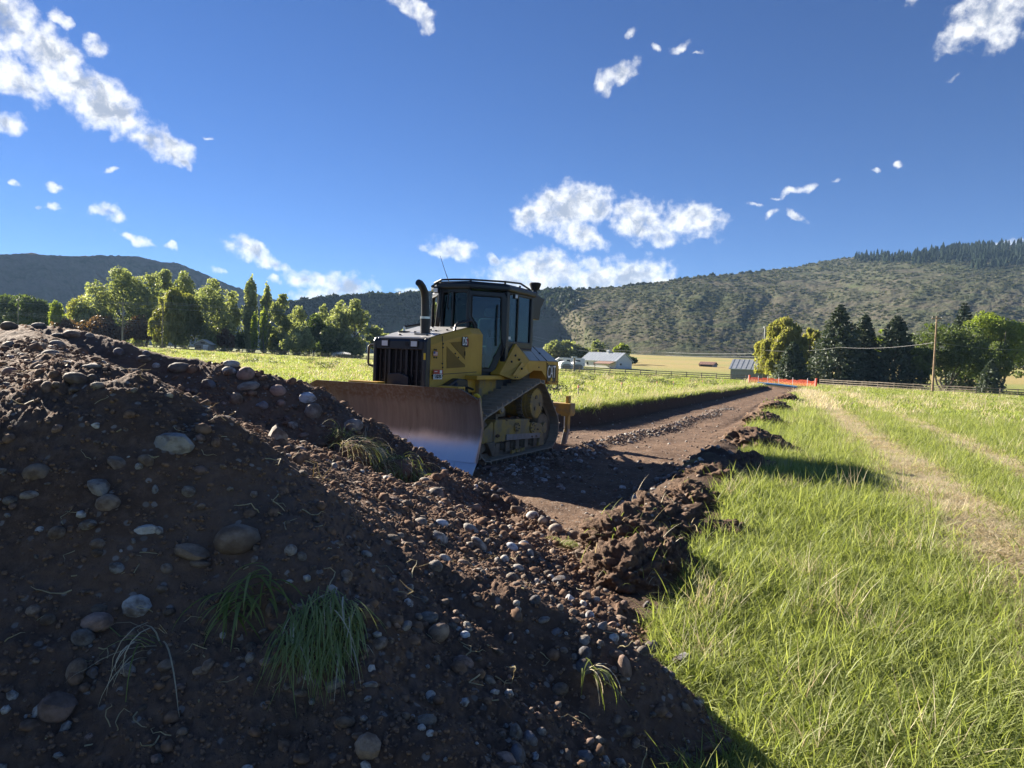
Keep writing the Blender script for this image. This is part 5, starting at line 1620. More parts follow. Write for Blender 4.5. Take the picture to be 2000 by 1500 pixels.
CL = [
 ((1225, 1082, 4.75), 0.30, 0.36, 0.24, 0.2, 'nearest ragged clod with roots, beside the cobbles', 260),
 ((1292, 1062, 4.95), 0.24, 0.42, 0.26, -0.3, 'dark clod with a steep shaded side, second from the pile', 240),
 ((1228, 1012, 5.6), 0.34, 0.42, 0.22, 0.3, 'rounded clod with a sunlit crest, behind the nearest one', 240),
 ((1292, 988, 6.1), 0.36, 0.50, 0.24, -0.3, 'broad clod where the ridge bends towards the cut', 220),
 ((1345, 955, 7.2), 0.34, 0.55, 0.22, -0.35, 'low crumbly clod in the middle of the ridge', 160),
 ((1398, 914, 8.7), 0.40, 0.65, 0.26, -0.4, 'long clod casting shade on the grass', 160),
 ((1458, 893, 9.6), 0.40, 0.42, 0.34, 0.1, 'dark block of earth standing out into the grass', 120),
 ((1465, 842, 12.6), 0.50, 0.85, 0.30, -0.4, 'loose earth heap beyond the dark block', 180),
 ((1505, 858, 12.2), 0.38, 0.40, 0.22, 0.2, 'small clod at the tip of the loose earth heap', 60),
 ((1420, 1022, 5.9), 0.22, 0.17, 0.10, 0.3, 'crumbled brown patch of soil lying in the grass', 120),
 ((1362, 1036, 5.7), 0.16, 0.14, 0.08, 0.0, 'small crumb of earth between ridge and grass', 60),
 ((1488, 808, 18.5), 0.45, 1.1, 0.24, -0.4, 'distant clod at the narrowing of the verge', 60),
 ((1512, 787, 26.0), 0.5, 1.6, 0.26, -0.4, 'far clod half way down the right verge', 40),
 ((1538, 772, 38.0), 0.55, 2.2, 0.26, -0.4, 'farthest clod before the orange netting', 0),
]
def place_clods():
    for i, ((px, py, d), rx, ry, rz_, yaw, lab, gr) in enumerate(CL):
        p = at(px, py, d)
        clod(p[0], p[1], p[2], rx, ry, rz_, yaw, lab, 500 + i, 6 if d < 8 else 5, gr // 4)
place_clods()

def road_stones():
    rs = np.random.RandomState(17)
    kinds = []
    for m in (STM['brown'], STM['red'], STM['grey'], STM['brown'], STM['pale']):
        for j in range(2):
            me = stone_mesh(400 + len(kinds), j == 1, 1); me.materials.append(m); kinds.append(me)
    U, Vv, Sz = [], [], []
    n = 2600; v = np.exp(rs.uniform(math.log(5), math.log(70), n)); U.append(rs.uniform(-7.0, -1.7, n)); Vv.append(v); Sz.append(rs.uniform(0, 1, n) ** 4 * 0.035 + 0.007 + 0.0002 * v)
    n = 2400; v = rs.uniform(9.5, 40, n); U.append(-4.0 - 0.25 * pn(p2(v * 0.25, v * 0 + 1.0)) + rs.normal(size=n) * 0.2); Vv.append(v); Sz.append(rs.uniform(0, 1, n) ** 2.5 * 0.045 + 0.012)
    n = 700; v = rs.uniform(8.5, 12.5, n); U.append(rs.normal(size=n) * 0.9 - 4.4); Vv.append(v); Sz.append(rs.uniform(0, 1, n) ** 3 * 0.05 + 0.010)
    n = 700; v = rs.uniform(4.6, 14, n); U.append(rs.normal(size=n) * 0.25 - 1.75); Vv.append(v); Sz.append(rs.uniform(0, 1, n) ** 3 * 0.05 + 0.010)
    u, v, s = np.concatenate(U), np.concatenate(Vv), np.concatenate(Sz)
    x, y = xy_of(u, v); z, dirt = ground(x, y); ok = (dirt > 0.5) & (pile_z(x, y, False) < z + 0.02)
    x, y, z, s = x[ok], y[ok], z[ok], s[ok]; n = len(x)
    o = scatter('gravel', np.stack([x, y, z + s * 0.15], -1), rs.uniform(0, 6.28, (n, 3)) * np.array([0.1, 0.1, 1]), np.stack([s * rs.uniform(1, 1.5, n), s, s * 0.7], -1), rs.randint(0, len(kinds), n), kinds)
    tag(o, 'loose gravel and small stones lying on the dirt road', 'gravel', kind='stuff')
    # cobbles between pile and clods: large enough to be picked out
    road = bpy.data.objects['dirt_road']
    for (px, py, w, h, c, a) in ((1183, 1020, 26, 34, 'red', 0), (1218, 985, 22, 16, 'grey', 0), (1240, 972, 20, 14, 'pale', 0), (1148, 1040, 30, 20, 'grey', 0), (1120, 1045, 28, 24, 'brown', 0), (1085, 1030, 30, 20, 'grey', 0), (1040, 1005, 26, 18, 'pale', 0), (1060, 1015, 20, 16, 'grey', 0),
                               (1060, 912, 14, 9, 'pale', 1), (1092, 905, 22, 18, 'brown', 0), (1230, 1000, 16, 12, 'red', 0), (1255, 965, 18, 12, 'pale', 1), (1290, 935, 22, 8, 'grey', 0), (1345, 912, 12, 9, 'pale', 0), (1402, 872, 10, 8, 'pale', 0), (1150, 912, 12, 8, 'grey', 0)):
        P = hit_pile(px, py + h * 0.3); s_ = P[1] / F_PX / 2
        put_stone(P, w * s_, (w + h) * 0.5 * s_, h * s_ * 1.1, c, a, 0, rs, None, road, np.zeros(3), 0.22)
road_stones()
# ------------------------------------------------------------------ the bulldozer  (X forward, Y to its left, Z up)
YEL = mat('dozer_yellow', (0.50, 0.285, 0.024), (0.44, 0.255, 0.035), 2.0, 0.38, spec=0.45, bump=0.0006, bscale=60, rough2=0.55)
YELD = mat('dusty_yellow', (0.42, 0.27, 0.070), (0.25, 0.185, 0.105), 5.0, 0.8, bump=0.006, bscale=22, lo=0.40, hi=0.60)
YELP = mat('perforated_yellow', (0.20, 0.115, 0.014), (0.17, 0.098, 0.014), 5.0, 0.6)
BLK = mat('dozer_black', (0.011, 0.012, 0.015), (0.017, 0.018, 0.021), 2, 0.42, spec=0.4)
NAVY = mat('cab_black', (0.009, 0.013, 0.020), (0.012, 0.017, 0.026), 1.5, 0.38, spec=0.4)
RUB = mat('dozer_rubber', (0.010, 0.010, 0.011), None, rough=0.6)
TRK = mat('track_steel', (0.27, 0.215, 0.155), (0.38, 0.31, 0.225), 5, 0.6, 0.25, bump=0.003, bscale=25, rough2=0.85)
GRIM = mat('dirty_steel', (0.24, 0.185, 0.12), (0.14, 0.105, 0.072), 4, 0.8, 0.1, bump=0.004, bscale=25)
CHROME = mat('bare_steel', (0.55, 0.56, 0.57), (0.48, 0.48, 0.48), 3, 0.28, 0.9)
GREYPL = mat('grey_guard_plate', (0.30, 0.29, 0.27), (0.22, 0.20, 0.17), 4, 0.6, 0.3)
LENS = mat('lamp_lens', (0.55, 0.57, 0.60), None, rough=0.15, spec=0.6)
WHT = mat('decal_white', (0.78, 0.78, 0.76), None, rough=0.45)
DBK = mat('decal_black', (0.012, 0.012, 0.014), None, rough=0.45)
DRED = mat('decal_red', (0.42, 0.035, 0.03), None, rough=0.45)
DBLU = mat('decal_blue', (0.03, 0.06, 0.22), None, rough=0.45)
DYEL = mat('decal_yellow', (0.75, 0.50, 0.03), None, rough=0.45)
SEAT = mat('seat_fabric', (0.16, 0.19, 0.23), (0.20, 0.235, 0.28), 8, 0.8)
DASH = mat('cab_interior', (0.035, 0.040, 0.047), None, rough=0.7)
AMBER = mat('amber_plastic', (0.80, 0.22, 0.02), None, rough=0.35)

def glass_mat(name, tint, refl=0.10, rough=0.02):
    m = bpy.data.materials.new(name); m.use_nodes = True
    t = m.node_tree; t.nodes.clear(); k = NT(t)
    tr = k.n('ShaderNodeBsdfTransparent'); tr.inputs[0].default_value = rgb(tint)
    gl = k.n('ShaderNodeBsdfGlossy'); gl.inputs['Roughness'].default_value = rough; gl.inputs['Color'].default_value = rgb(0.9, 0.95, 1.0)
    fr = k.n('ShaderNodeFresnel'); fr.inputs['IOR'].default_value = 1.45
    mx = k.n('ShaderNodeMixShader')
    k.l(k.math('MULTIPLY_ADD', fr.outputs[0], 0.9, refl, clamp=True), mx.inputs[0])
    k.l(tr.outputs[0], mx.inputs[1]); k.l(gl.outputs[0], mx.inputs[2])
    o = k.n('ShaderNodeOutputMaterial'); k.l(mx.outputs[0], o.inputs['Surface'])
    return m
GLASS = glass_mat('cab_glass', (0.32, 0.48, 0.62), 0.02)
GLASSG = glass_mat('cab_glass_green', (0.34, 0.44, 0.38), 0.0)

def blade_mat():
    m = bpy.data.materials.new('worn_blade_steel'); m.use_nodes = True
    t = m.node_tree; k = NT(t); b = t.nodes['Principled BSDF']
    P = k.n('ShaderNodeTexCoord').outputs['Object']
    sp = k.n('ShaderNodeSeparateXYZ'); k.l(P, sp.inputs[0])
    st = k.n('ShaderNodeMapping'); st.inputs['Scale'].default_value = (3.0, 14.0, 1.6); k.l(P, st.inputs['Vector'])
    n1 = k.noise(st.outputs[0], 1.0, 6, 0.65); n2 = k.noise(P, 2.2, 6, 0.6); n3 = k.noise(P, 18, 5, 0.7)
    zz = k.math('ADD', sp.outputs['Z'], k.math('MULTIPLY_ADD', n2, 0.22, -0.11))
    bright = k.smooth(zz, 0.62, 0.42)            # lower moldboard brighter and more metallic
    old = k.smooth(zz, 0.92, 1.06)               # old paint and dust along the top
    c = k.mix(k.smooth(n1, 0.3, 0.7), rgb(0.165, 0.150, 0.135), rgb(0.230, 0.210, 0.190))
    c = k.mix(bright, c, k.mix(n1, rgb(0.58, 0.60, 0.63), rgb(0.70, 0.71, 0.73)))
    c = k.mix(k.math('MULTIPLY', old, k.smooth(n3, 0.35, 0.6)), c, rgb(0.14, 0.095, 0.065))
    k.l(c, b.inputs['Base Color'])
    k.l(k.math('MULTIPLY_ADD', bright, 0.70, 0.22), b.inputs['Metallic'])
    k.l(k.math('MULTIPLY_ADD', n1, 0.10, k.math('MULTIPLY_ADD', old, 0.2, 0.24)), b.inputs['Roughness'])
    bp = k.n('ShaderNodeBump'); bp.inputs['Distance'].default_value = 0.004; k.l(n1, bp.inputs['Height']); k.l(bp.outputs[0], b.inputs['Normal'])
    return m
BLADE = blade_mat()

def text_part(name, txt, size, m, parent, loc, rot, depth=0.004, sx=1.0, bold=0.0):
    cu = bpy.data.curves.new(name, 'FONT'); cu.body = txt; cu.size = size; cu.extrude = depth; cu.offset = bold
    cu.align_x, cu.align_y = 'CENTER', 'CENTER'
    tmp = bpy.data.objects.new(name + '_tmp', cu); COL.objects.link(tmp)
    dg = bpy.context.evaluated_depsgraph_get()
    me = bpy.data.meshes.new_from_object(tmp.evaluated_get(dg)); me.name = name
    bpy.data.objects.remove(tmp, do_unlink=True); bpy.data.curves.remove(cu)
    me.materials.clear(); me.materials.append(m)
    o = link(name, me, parent); o.location = loc; o.rotation_euler = rot; o.scale = (sx, 1, 1)
    return o
FACE_L = (math.pi / 2, 0, math.pi)    # lettering on a surface that faces +Y (the machine's left)

def hull2(pts):
    pts = sorted(set((round(a, 5), round(b, 5)) for a, b in pts))
    def half(p):
        h = []
        for q in p:
            while len(h) > 1 and (h[-1][0] - h[-2][0]) * (q[1] - h[-2][1]) - (h[-1][1] - h[-2][1]) * (q[0] - h[-2][0]) <= 0: h.pop()
            h.append(q)
        return h
    a, b = half(pts), half(pts[::-1])
    return a[:-1] + b[:-1]

def make_dozer():
    o = empty('bulldozer', (-0.85013, 12.76554, 0.0922), R(-117.0585))
    o.rotation_euler = Matrix.Rotation(R(-117.0585), 4, 'Z').to_euler()
    tag(o, 'yellow and black crawler bulldozer with enclosed cab, facing the soil pile', 'bulldozer')
    B = lambda: MB()
    # ---------------- chassis
    B().box(-1.75, 1.70, -0.52, 0.52, 0.42, 1.12).build('main_frame', BLK, o, bevel=0.03)
    B().prism([(1.70, 0.55), (1.95, 0.70), (1.95, 1.12), (1.70, 1.12)], -0.48, 0.48).build('nose_guard', BLK, o, bevel=0.02)
    # ---------------- hood
    hood = B()
    def ring(x, zb, zt, w, wt): return [(x, -w, zb), (x, w, zb), (x, w, zt - 0.10), (x, wt, zt), (x, -wt, zt), (x, -w, zt - 0.10)]
    rr = [ring(1.88, 1.12, 1.93, 0.50, 0.44), ring(1.60, 1.08, 1.995, 0.535, 0.47), ring(0.80, 1.08, 2.155, 0.58, 0.50), ring(0.42, 1.08, 2.16, 0.58, 0.50)]
    vs = [p for r_ in rr for p in r_]; fs = [tuple(range(6)), tuple(range(18, 24))]
    for i in range(3):
        for j in range(6): fs.append((i * 6 + j, i * 6 + (j + 1) % 6, (i + 1) * 6 + (j + 1) % 6, (i + 1) * 6 + j))
    hd = hood.add(vs, fs).build('hood', YEL, o, bevel=0.012)
    top = B().add([(1.86, -0.43, 1.938), (1.86, 0.43, 1.938), (1.60, 0.46, 2.003), (1.60, -0.46, 2.003), (0.80, 0.49, 2.163), (0.80, -0.49, 2.163), (0.43, 0.49, 2.168), (0.43, -0.49, 2.168)],
                  [(0, 1, 2, 3), (3, 2, 4, 5), (5, 4, 6, 7)]).build('hood_top_sky_grey', mat('hood_dust_and_sky', (0.30, 0.30, 0.29), (0.36, 0.36, 0.35), 3, 0.42, spec=0.5), hd)  # grey overlay: dust and reflected sky put into the hood top's colour
    def hy(x): return 0.50 + (1.88 - x) * 0.125 if x > 1.60 else 0.535 + (1.60 - x) * 0.05625
    def side_poly(name, poly, m, off, parent, mirror=True, th=0.008):
        for s in ((1, -1) if mirror else (1,)):
            n = len(poly)
            vs = [(x, s * (hy(x) + off), z) for x, z in poly] + [(x, s * (hy(x) + off - th), z) for x, z in poly]
            B().add(vs, [tuple(range(n)), tuple(range(2 * n - 1, n - 1, -1))] + [(i, (i + 1) % n, (i + 1) % n + n, i + n) for i in range(n)]).build(name, m, parent)
    side_poly('side_vent', [(1.47, 1.88), (1.05, 1.92), (0.99, 1.90), (0.98, 1.625), (1.40, 1.88)], YELP, 0.004, hd)
    side_poly('side_vent', [(1.50, 1.82), (1.08, 1.585), (0.97, 1.54), (0.97, 1.50), (1.48, 1.475)], YELP, 0.004, hd)
    side_poly('panel_seam', [(1.622, 1.98), (1.614, 1.98), (1.57, 1.36), (1.578, 1.36)], DBK, 0.003, hd)
    side_poly('panel_seam', [(1.58, 1.378), (0.62, 1.418), (0.62, 1.428), (1.58, 1.388)], DBK, 0.003, hd)
    side_poly('door_latch', [(1.005, 1.76), (0.985, 1.76), (0.98, 1.69), (1.0, 1.69)], DBK, 0.012, hd)
    for x, z in ((1.60, 1.86), (1.60, 1.80), (1.60, 1.55), (1.59, 1.49), (1.59, 1.36), (1.76, 1.76), (1.75, 1.64), (1.80, 1.76), (1.80, 1.64), (1.83, 1.36), (1.26, 1.715), (1.17, 1.655), (0.93, 1.85)):
        for s in (1, -1):
            B().cyl((x, s * (hy(x) - 0.01), z), (x, s * (hy(x) + 0.012), z), 0.014, 8).build('bolt', DBK, hd)
    # lettering and stickers on the left side of the hood
    dec = B().prism([(1.095, 1.99), (0.925, 2.0), (0.885, 1.955), (0.885, 1.845), (0.93, 1.825), (1.095, 1.84)], hy(1.0) + 0.004, hy(1.0) + 0.009).build('model_badge', DBK, hd)
    B().prism([(0.945, 1.985), (0.905, 1.96), (0.905, 1.85), (0.945, 1.838)], hy(1.0) + 0.0095, hy(1.0) + 0.0115).build('badge_stripe', DRED, hd)
    text_part('lettering', 'D5', 0.185, WHT, hd, (1.012, hy(1.0) + 0.013, 1.915), FACE_L, 0.003, 0.64, 0.002)
    B().prism([(1.845, 1.452), (1.585, 1.452), (1.585, 1.385), (1.845, 1.385)], hy(1.72) + 0.018, hy(1.72) + 0.022).build('red_sticker', DRED, hd)
    B().prism([(1.82, 1.432), (1.74, 1.432), (1.74, 1.42), (1.82, 1.42)], hy(1.72) + 0.0225, hy(1.72) + 0.024).build('sticker_print', WHT, hd)
    B().prism([(1.67, 1.445), (1.61, 1.445), (1.61, 1.395), (1.67, 1.395)], hy(1.72) + 0.0225, hy(1.72) + 0.024).build('sticker_print', WHT, hd)
    B().prism([(1.84, 1.383), (1.60, 1.383), (1.60, 1.305), (1.84, 1.305)], hy(1.72) + 0.018, hy(1.72) + 0.022).build('number_plate', WHT, hd)
    text_part('lettering', '510696', 0.085, DBK, hd, (1.72, hy(1.72) + 0.025, 1.344), FACE_L, 0.002, 0.78, 0.002)
    yf = hy(1.80) + 0.016
    B().prism([(1.845, 1.735), (1.73, 1.735), (1.73, 1.665), (1.845, 1.665)], yf, yf + 0.002).build('flag_sticker', WHT, hd)
    for i in range(4):
        B().prism([(1.845, 1.735 - i * 0.02), (1.73, 1.735 - i * 0.02), (1.73, 1.725 - i * 0.02), (1.845, 1.725 - i * 0.02)], yf + 0.0025, yf + 0.004).build('flag_stripe', DRED, hd)
    B().prism([(1.845, 1.735), (1.795, 1.735), (1.795, 1.698), (1.845, 1.698)], yf + 0.0045, yf + 0.006).build('flag_canton', DBLU, hd)
    # hood furniture
    st = B().tube([(1.50, 0.13, 2.0), (1.515, 0.13, 2.28)], 0.077, 18).build('exhaust_base', BLK, o, smooth=True)
    B().tube([(1.512, 0.13, 2.26), (1.53, 0.13, 2.45), (1.545, 0.13, 2.60), (1.575, 0.13, 2.68), (1.63, 0.13, 2.745), (1.70, 0.13, 2.79), (1.745, 0.13, 2.80)], [0.066, 0.062, 0.06, 0.06, 0.06, 0.058, 0.052], 18).build('exhaust_stack', BLK, o, smooth=True)
    B().tube([(1.512, 0.13, 2.25), (1.513, 0.13, 2.285)], 0.083, 18).build('clamp', CHROME, st, smooth=True)
    B().box(1.42, 1.66, 0.03, 0.23, 1.985, 2.012).build('heat_shield', GREYPL, o)
    cp = B().tube([(1.42, -0.34, 1.98), (1.42, -0.34, 2.05)], 0.10, 18).build('radiator_cap', BLK, o, smooth=True)
    B().tube([(1.42, -0.34, 2.05), (1.42, -0.34, 2.12)], 0.02, 10).build('cap_stem', CHROME, cp, smooth=True)
    B().tube([(1.42, -0.34, 2.125), (1.25, -0.16, 2.17), (1.15, -0.02, 2.19)], 0.018, 8).build('hood_rail', BLK, o, smooth=True)
    B().tube([(1.16, 0.46, 2.07), (1.10, 0.45, 2.18), (1.02, 0.45, 2.215), (0.66, 0.47, 2.28), (0.58, 0.48, 2.22), (0.56, 0.48, 2.15)], 0.02, 8).build('hood_rail', BLK, o, smooth=True)
    for x, y in ((1.45, -0.1), (1.3, 0.2), (1.22, 0.05), (1.2, 0.35), (1.0, 0.3), (0.95, -0.1), (1.72, -0.2), (1.7, 0.3)):
        z = 1.94 + (1.86 - x) * 0.22
        B().cyl((x, y, z), (x, y, z + 0.02), 0.02, 8).build('bolt', DBK, hd)
    # ---------------- radiator guard
    gd = B().prism([(1.88, 1.05), (2.0, 1.05), (2.0, 1.87), (1.965, 1.925), (1.88, 1.945)], -0.50, -0.44)
    gd.prism([(1.88, 1.05), (2.0, 1.05), (2.0, 1.87), (1.965, 1.925), (1.88, 1.945)], 0.44, 0.50)
    gd.prism([(1.88, 1.745), (2.0, 1.745), (2.0, 1.87), (1.965, 1.925), (1.88, 1.945)], -0.44, 0.44)
    gd.box(1.88, 1.99, -0.44, 0.44, 1.05, 1.10)
    g = gd.build('radiator_guard', NAVY, o, bevel=0.012)
    B().box(1.885, 1.90, -0.44, 0.44, 1.10, 1.745).build('radiator_core', DBK, g)
    for i in range(9):
        y = -0.40 + 0.1 * i
        B().box(1.925, 1.945, y - 0.012, y + 0.012, 1.10, 1.745).build('grille_bar', BLK, g)
    for z in (1.26, 1.42, 1.58):
        B().box(1.905, 1.924, -0.44, 0.44, z - 0.01, z + 0.01).build('grille_bar', BLK, g)
    for y in (-0.205, 0.12):
        B().box(1.93, 1.975, y - 0.02, y + 0.02, 1.10, 1.745).build('grille_post', BLK, g)
    B().prism([(-0.20, 1.05), (0.19, 1.05), (0.19, 1.33), (0.02, 1.385), (-0.20, 1.36)], 1.976, 2.01, 'yz').build('lower_cover', NAVY, g, bevel=0.008)
    for y in (-0.27, 0.28):
        b = B().box(1.995, 2.012, y - 0.075, y + 0.075, 1.775, 1.895).build('headlight', RUB, g, bevel=0.004)
        B().box(2.0125, 2.02, y - 0.055, y + 0.055, 1.795, 1.875).build('lens', LENS, b)
    B().cyl((1.995, 0.14, 1.83), (2.008, 0.14, 1.83), 0.035, 14).build('plug', RUB, g)
    B().box(1.998, 2.004, 0.455, 0.49, 1.60, 1.70).build('warning_sticker', DYEL, g)
    B().tube([(1.93, -0.50, 1.80), (1.93, -0.62, 1.80), (1.93, -0.65, 1.77), (1.93, -0.65, 1.52), (1.93, -0.63, 1.48), (1.93, -0.50, 1.46)], 0.018, 10).build('grab_handle', BLK, o, smooth=True)
    # ---------------- cab
    H = [(0.45, 0.30), (-0.05, 0.76), (-1.16, 0.76), (-1.16, -0.76), (-0.05, -0.76), (0.45, -0.30)]
    B().prism([(0.43, 0.29), (-0.06, 0.74), (-1.14, 0.74), (-1.14, -0.74), (-0.06, -0.74), (0.43, -0.29)], 1.12, 1.47, 'xy').build('cab_floor', NAVY, o)
    cabp = B()
    def post(x, y, z0, z1, w=0.05): cabp.box(x - w, x + w, y - w, y + w, z0, z1)
    post(0.41, 0.27, 1.47, 2.84, 0.035); post(0.41, -0.27, 1.47, 2.84, 0.035)
    for s in (1, -1):
        post(-0.10, s * 0.72, 1.40, 2.84, 0.055); post(-1.11, s * 0.71, 1.90, 2.84, 0.05)
        cabp.box(-1.16, -0.05, s * 0.70, s * 0.755, 1.86, 1.98); cabp.box(-1.16, -0.05, s * 0.70, s * 0.755, 2.80, 2.86)
        cabp.box(-1.16, -0.10, s * 0.70, s * 0.75, 1.40, 1.86)
    cabp.box(-1.16, -1.06, -0.70, 0.70, 1.40, 1.98); cabp.box(-1.16, -1.06, -0.70, 0.70, 2.80, 2.86)
    cabp.box(0.38, 0.44, -0.28, 0.28, 1.47, 2.16); cabp.box(0.38, 0.44, -0.28, 0.28, 2.78, 2.86)
    cb = cabp.build('cab_frame', NAVY, o, bevel=0.012)
    roof = [(0.52, 0.34), (-0.03, 0.82), (-1.20, 0.80), (-1.20, -0.80), (-0.03, -0.82), (0.52, -0.34)]
    rf = B().prism(roof, 2.84, 2.945, 'xy').build('cab_roof', NAVY, o, bevel=0.03)
    B().prism([(p[0] * 0.93 - 0.02, p[1] * 0.9) for p in roof], 2.94, 2.975, 'xy').build('roof_cap', BLK, rf, bevel=0.02)
    # front window with wiper and mirror
    ws = B().box(0.405, 0.415, -0.245, 0.245, 2.16, 2.79).build('windshield', GLASSG, o)
    B().box(0.43, 0.45, -0.055, -0.025, 2.16, 2.80).build('window_post', NAVY, ws)
    B().tube([(0.47, -0.22, 2.78), (0.47, -0.245, 2.45), (0.47, -0.26, 2.18)], 0.012, 6).build('wiper', DBK, ws)
    B().tube([(0.48, -0.10, 2.80), (0.475, -0.12, 2.55), (0.47, -0.10, 2.48)], 0.012, 6).build('wiper', DBK, ws)
    B().tube([(0.46, -0.30, 2.72), (0.47, -0.335, 2.45), (0.47, -0.36, 2.15)], 0.014, 6).build('grab_bar', DBK, cb)
    mr = B().tube([(0.30, 0.02, 2.78), (0.31, 0.08, 2.66), (0.31, 0.10, 2.58)], [0.05, 0.11, 0.05], 10).build('mirror', DBK, o, smooth=True)
    # doors at the slanting front corners
    e = np.array([-0.5, 0.46]); e /= np.linalg.norm(e)
    for s in (1, -1):
        nrm = np.array([0.46, 0.5]) / 0.6794
        def D(q, off): 
            p = np.array([0.45, 0.30]) + e * q[0] + nrm * off
            return (p[0], s * p[1], q[1])
        outer = [(-0.02, 2.81), (0.62, 2.81), (0.665, 2.74), (0.70, 1.95), (0.49, 1.42), (0.10, 1.42), (0.09, 2.20), (-0.02, 2.34)]
        inner = [(0.035, 2.73), (0.555, 2.73), (0.575, 2.70), (0.595, 1.93), (0.385, 1.49), (0.145, 1.49), (0.135, 2.22), (0.035, 2.37)]
        n = 8
        vs = [D(q, 0.035) for q in outer] + [D(q, 0.035) for q in inner] + [D(q, -0.02) for q in outer] + [D(q, -0.02) for q in inner]
        fs = []
        for i in range(n):
            j = (i + 1) % n
            fs += [(i, j, n + j, n + i), (2 * n + j, 2 * n + i, 3 * n + i, 3 * n + j), (j, i, 2 * n + i, 2 * n + j), (n + i, n + j, 3 * n + j, 3 * n + i)]
        dr = B().add(vs, fs).build('door', NAVY, o, bevel=0.012)
        B().add([D(q, 0.018) for q in inner], [tuple(range(n))]).build('glass', GLASS, dr)
        gk = B()
        gk.tube([D((q[0] * 0.985 + 0.004, q[1]), 0.034) for q in inner] + [D(inner[0], 0.034)], 0.013, 6)
        gk.build('door_seal', RUB, dr, smooth=True)
        B().tube([D((0.60, 2.0), 0.06), D((0.63, 1.85), 0.075), D((0.60, 1.72), 0.06)], 0.014, 8).build('door_handle', DBK, dr)
        wp_ = B().tube([D((0.50, 1.88), 0.05), D((0.49, 2.25), 0.055), D((0.505, 2.6), 0.05)], 0.012, 6).build('wiper', DBK, dr)
        # window behind the door
        sw = B().box(-1.06, -0.155, s * 0.725, s * 0.732, 1.98, 2.80).build('side_window', GLASSG, o)
        B().box(-0.55, -0.51, s * 0.735, s * 0.75, 1.98, 2.80).build('window_bar', RUB, sw)
        B().box(-0.29, -0.17, s * 0.735, s * 0.742, 2.01, 2.06).build('sticker', WHT, sw)
        lt = B().box(-0.33, -0.23, s * 0.78, s * 0.83, 2.735, 2.815).build('work_light', BLK, o, bevel=0.01)
        B().box(-0.32, -0.24, s * 0.831, s * 0.838, 2.745, 2.805).build('lens', LENS, lt)
    B().box(-1.125, -1.118, -0.66, 0.66, 1.98, 2.80).build('rear_window', GLASSG, o)
    # seat and controls seen through the glass
    se = B().prism([(-0.75, 1.75), (-0.22, 1.72), (-0.20, 1.86), (-0.72, 1.90)], -0.24, 0.24).build('seat', SEAT, o, bevel=0.04, seg=3)
    B().prism([(-0.86, 1.85), (-0.70, 1.85), (-0.80, 2.42), (-0.92, 2.42)], -0.23, 0.23).build('backrest', SEAT, se, bevel=0.05, seg=3)
    B().prism([(-0.93, 2.46), (-0.83, 2.46), (-0.85, 2.62), (-0.93, 2.62)], -0.13, 0.13).build('headrest', SEAT, se, bevel=0.03, seg=3)
    for s in (1, -1):
        B().box(-0.62, -0.16, s * 0.30, s * 0.44, 1.47, 2.04).build('console', SEAT, o, bevel=0.03)
        B().tube([(-0.2, s * 0.37, 2.04), (-0.17, s * 0.37, 2.17)], [0.02, 0.03], 8).build('joystick', RUB, o)
    B().box(0.12, 0.36, -0.24, 0.24, 1.47, 2.10).build('dashboard', DASH, o, bevel=0.03)
    B().box(0.05, 0.09, -0.22, -0.02, 2.12, 2.32).build('display', RUB, o, bevel=0.01)
    # roof rail, antennas
    B().tube([(0.55, -0.42, 2.87), (0.50, -0.24, 2.995), (0.47, -0.02, 3.0), (0.40, 0.30, 3.0), (-0.06, 0.72, 3.01), (-0.60, 0.74, 3.04), (-1.02, 0.72, 2.98), (-1.22, 0.66, 2.93)], 0.018, 8).build('roof_rail', BLK, o, smooth=True)
    B().tube([(0.55, -0.42, 2.87), (0.50, -0.30, 2.86), (0.42, -0.18, 2.90)], 0.016, 8).build('roof_rail', BLK, o, smooth=True)
    B().tube([(0.50, -0.24, 2.995), (0.0, -0.72, 3.0), (-0.7, -0.74, 3.03), (-1.2, -0.68, 2.95)], 0.018, 8).build('roof_rail', BLK, o, smooth=True)
    for x, y in ((0.40, 0.28), (-0.06, 0.71), (-0.60, 0.73), (-1.0, 0.71), (-0.7, -0.73)):
        B().tube([(x, y, 2.93), (x, y, 3.0)], 0.02, 8).build('rail_foot', BLK, o)
    fl = B().box(0.50, 0.58, -0.36, -0.26, 2.76, 2.85).build('work_light', BLK, o, bevel=0.01)
    B().box(0.581, 0.588, -0.35, -0.27, 2.77, 2.84).build('lens', LENS, fl)
    B().tube([(0.44, -0.12, 2.93), (0.45, -0.22, 3.16), (0.455, -0.325, 3.42)], [0.008, 0.005, 0.003], 6).build('whip_antenna', DBK, o)
    B().box(0.22, 0.36, 0.42, 0.47, 2.875, 2.915).build('roof_sticker', DYEL, rf)
    gp = B().tube([(-1.62, 0.55, 2.93), (-1.62, 0.55, 3.03)], 0.05, 14).build('receiver_mast', BLK, o, smooth=True)
    B().tube([(-1.62, 0.55, 3.03), (-1.62, 0.55, 3.07), (-1.62, 0.55, 3.13), (-1.62, 0.55, 3.16), (-1.62, 0.55, 3.175)], [0.075, 0.09, 0.115, 0.115, 0.085], 20).build('receiver', RUB, gp, smooth=True)
    B().tube([(-1.70, 0.50, 3.10), (-1.84, 0.46, 3.08), (-1.86, 0.46, 2.98), (-1.76, 0.5, 2.92)], 0.012, 6).build('receiver_cable', RUB, gp)
    # cooler box behind the cab
    bx = B().prism([(-1.19, 2.44), (-1.19, 2.92), (-1.40, 2.92), (-1.80, 2.86), (-1.60, 2.66), (-1.56, 2.44)], -0.68, 0.70).build('cooler_box', BLK, o, bevel=0.015)
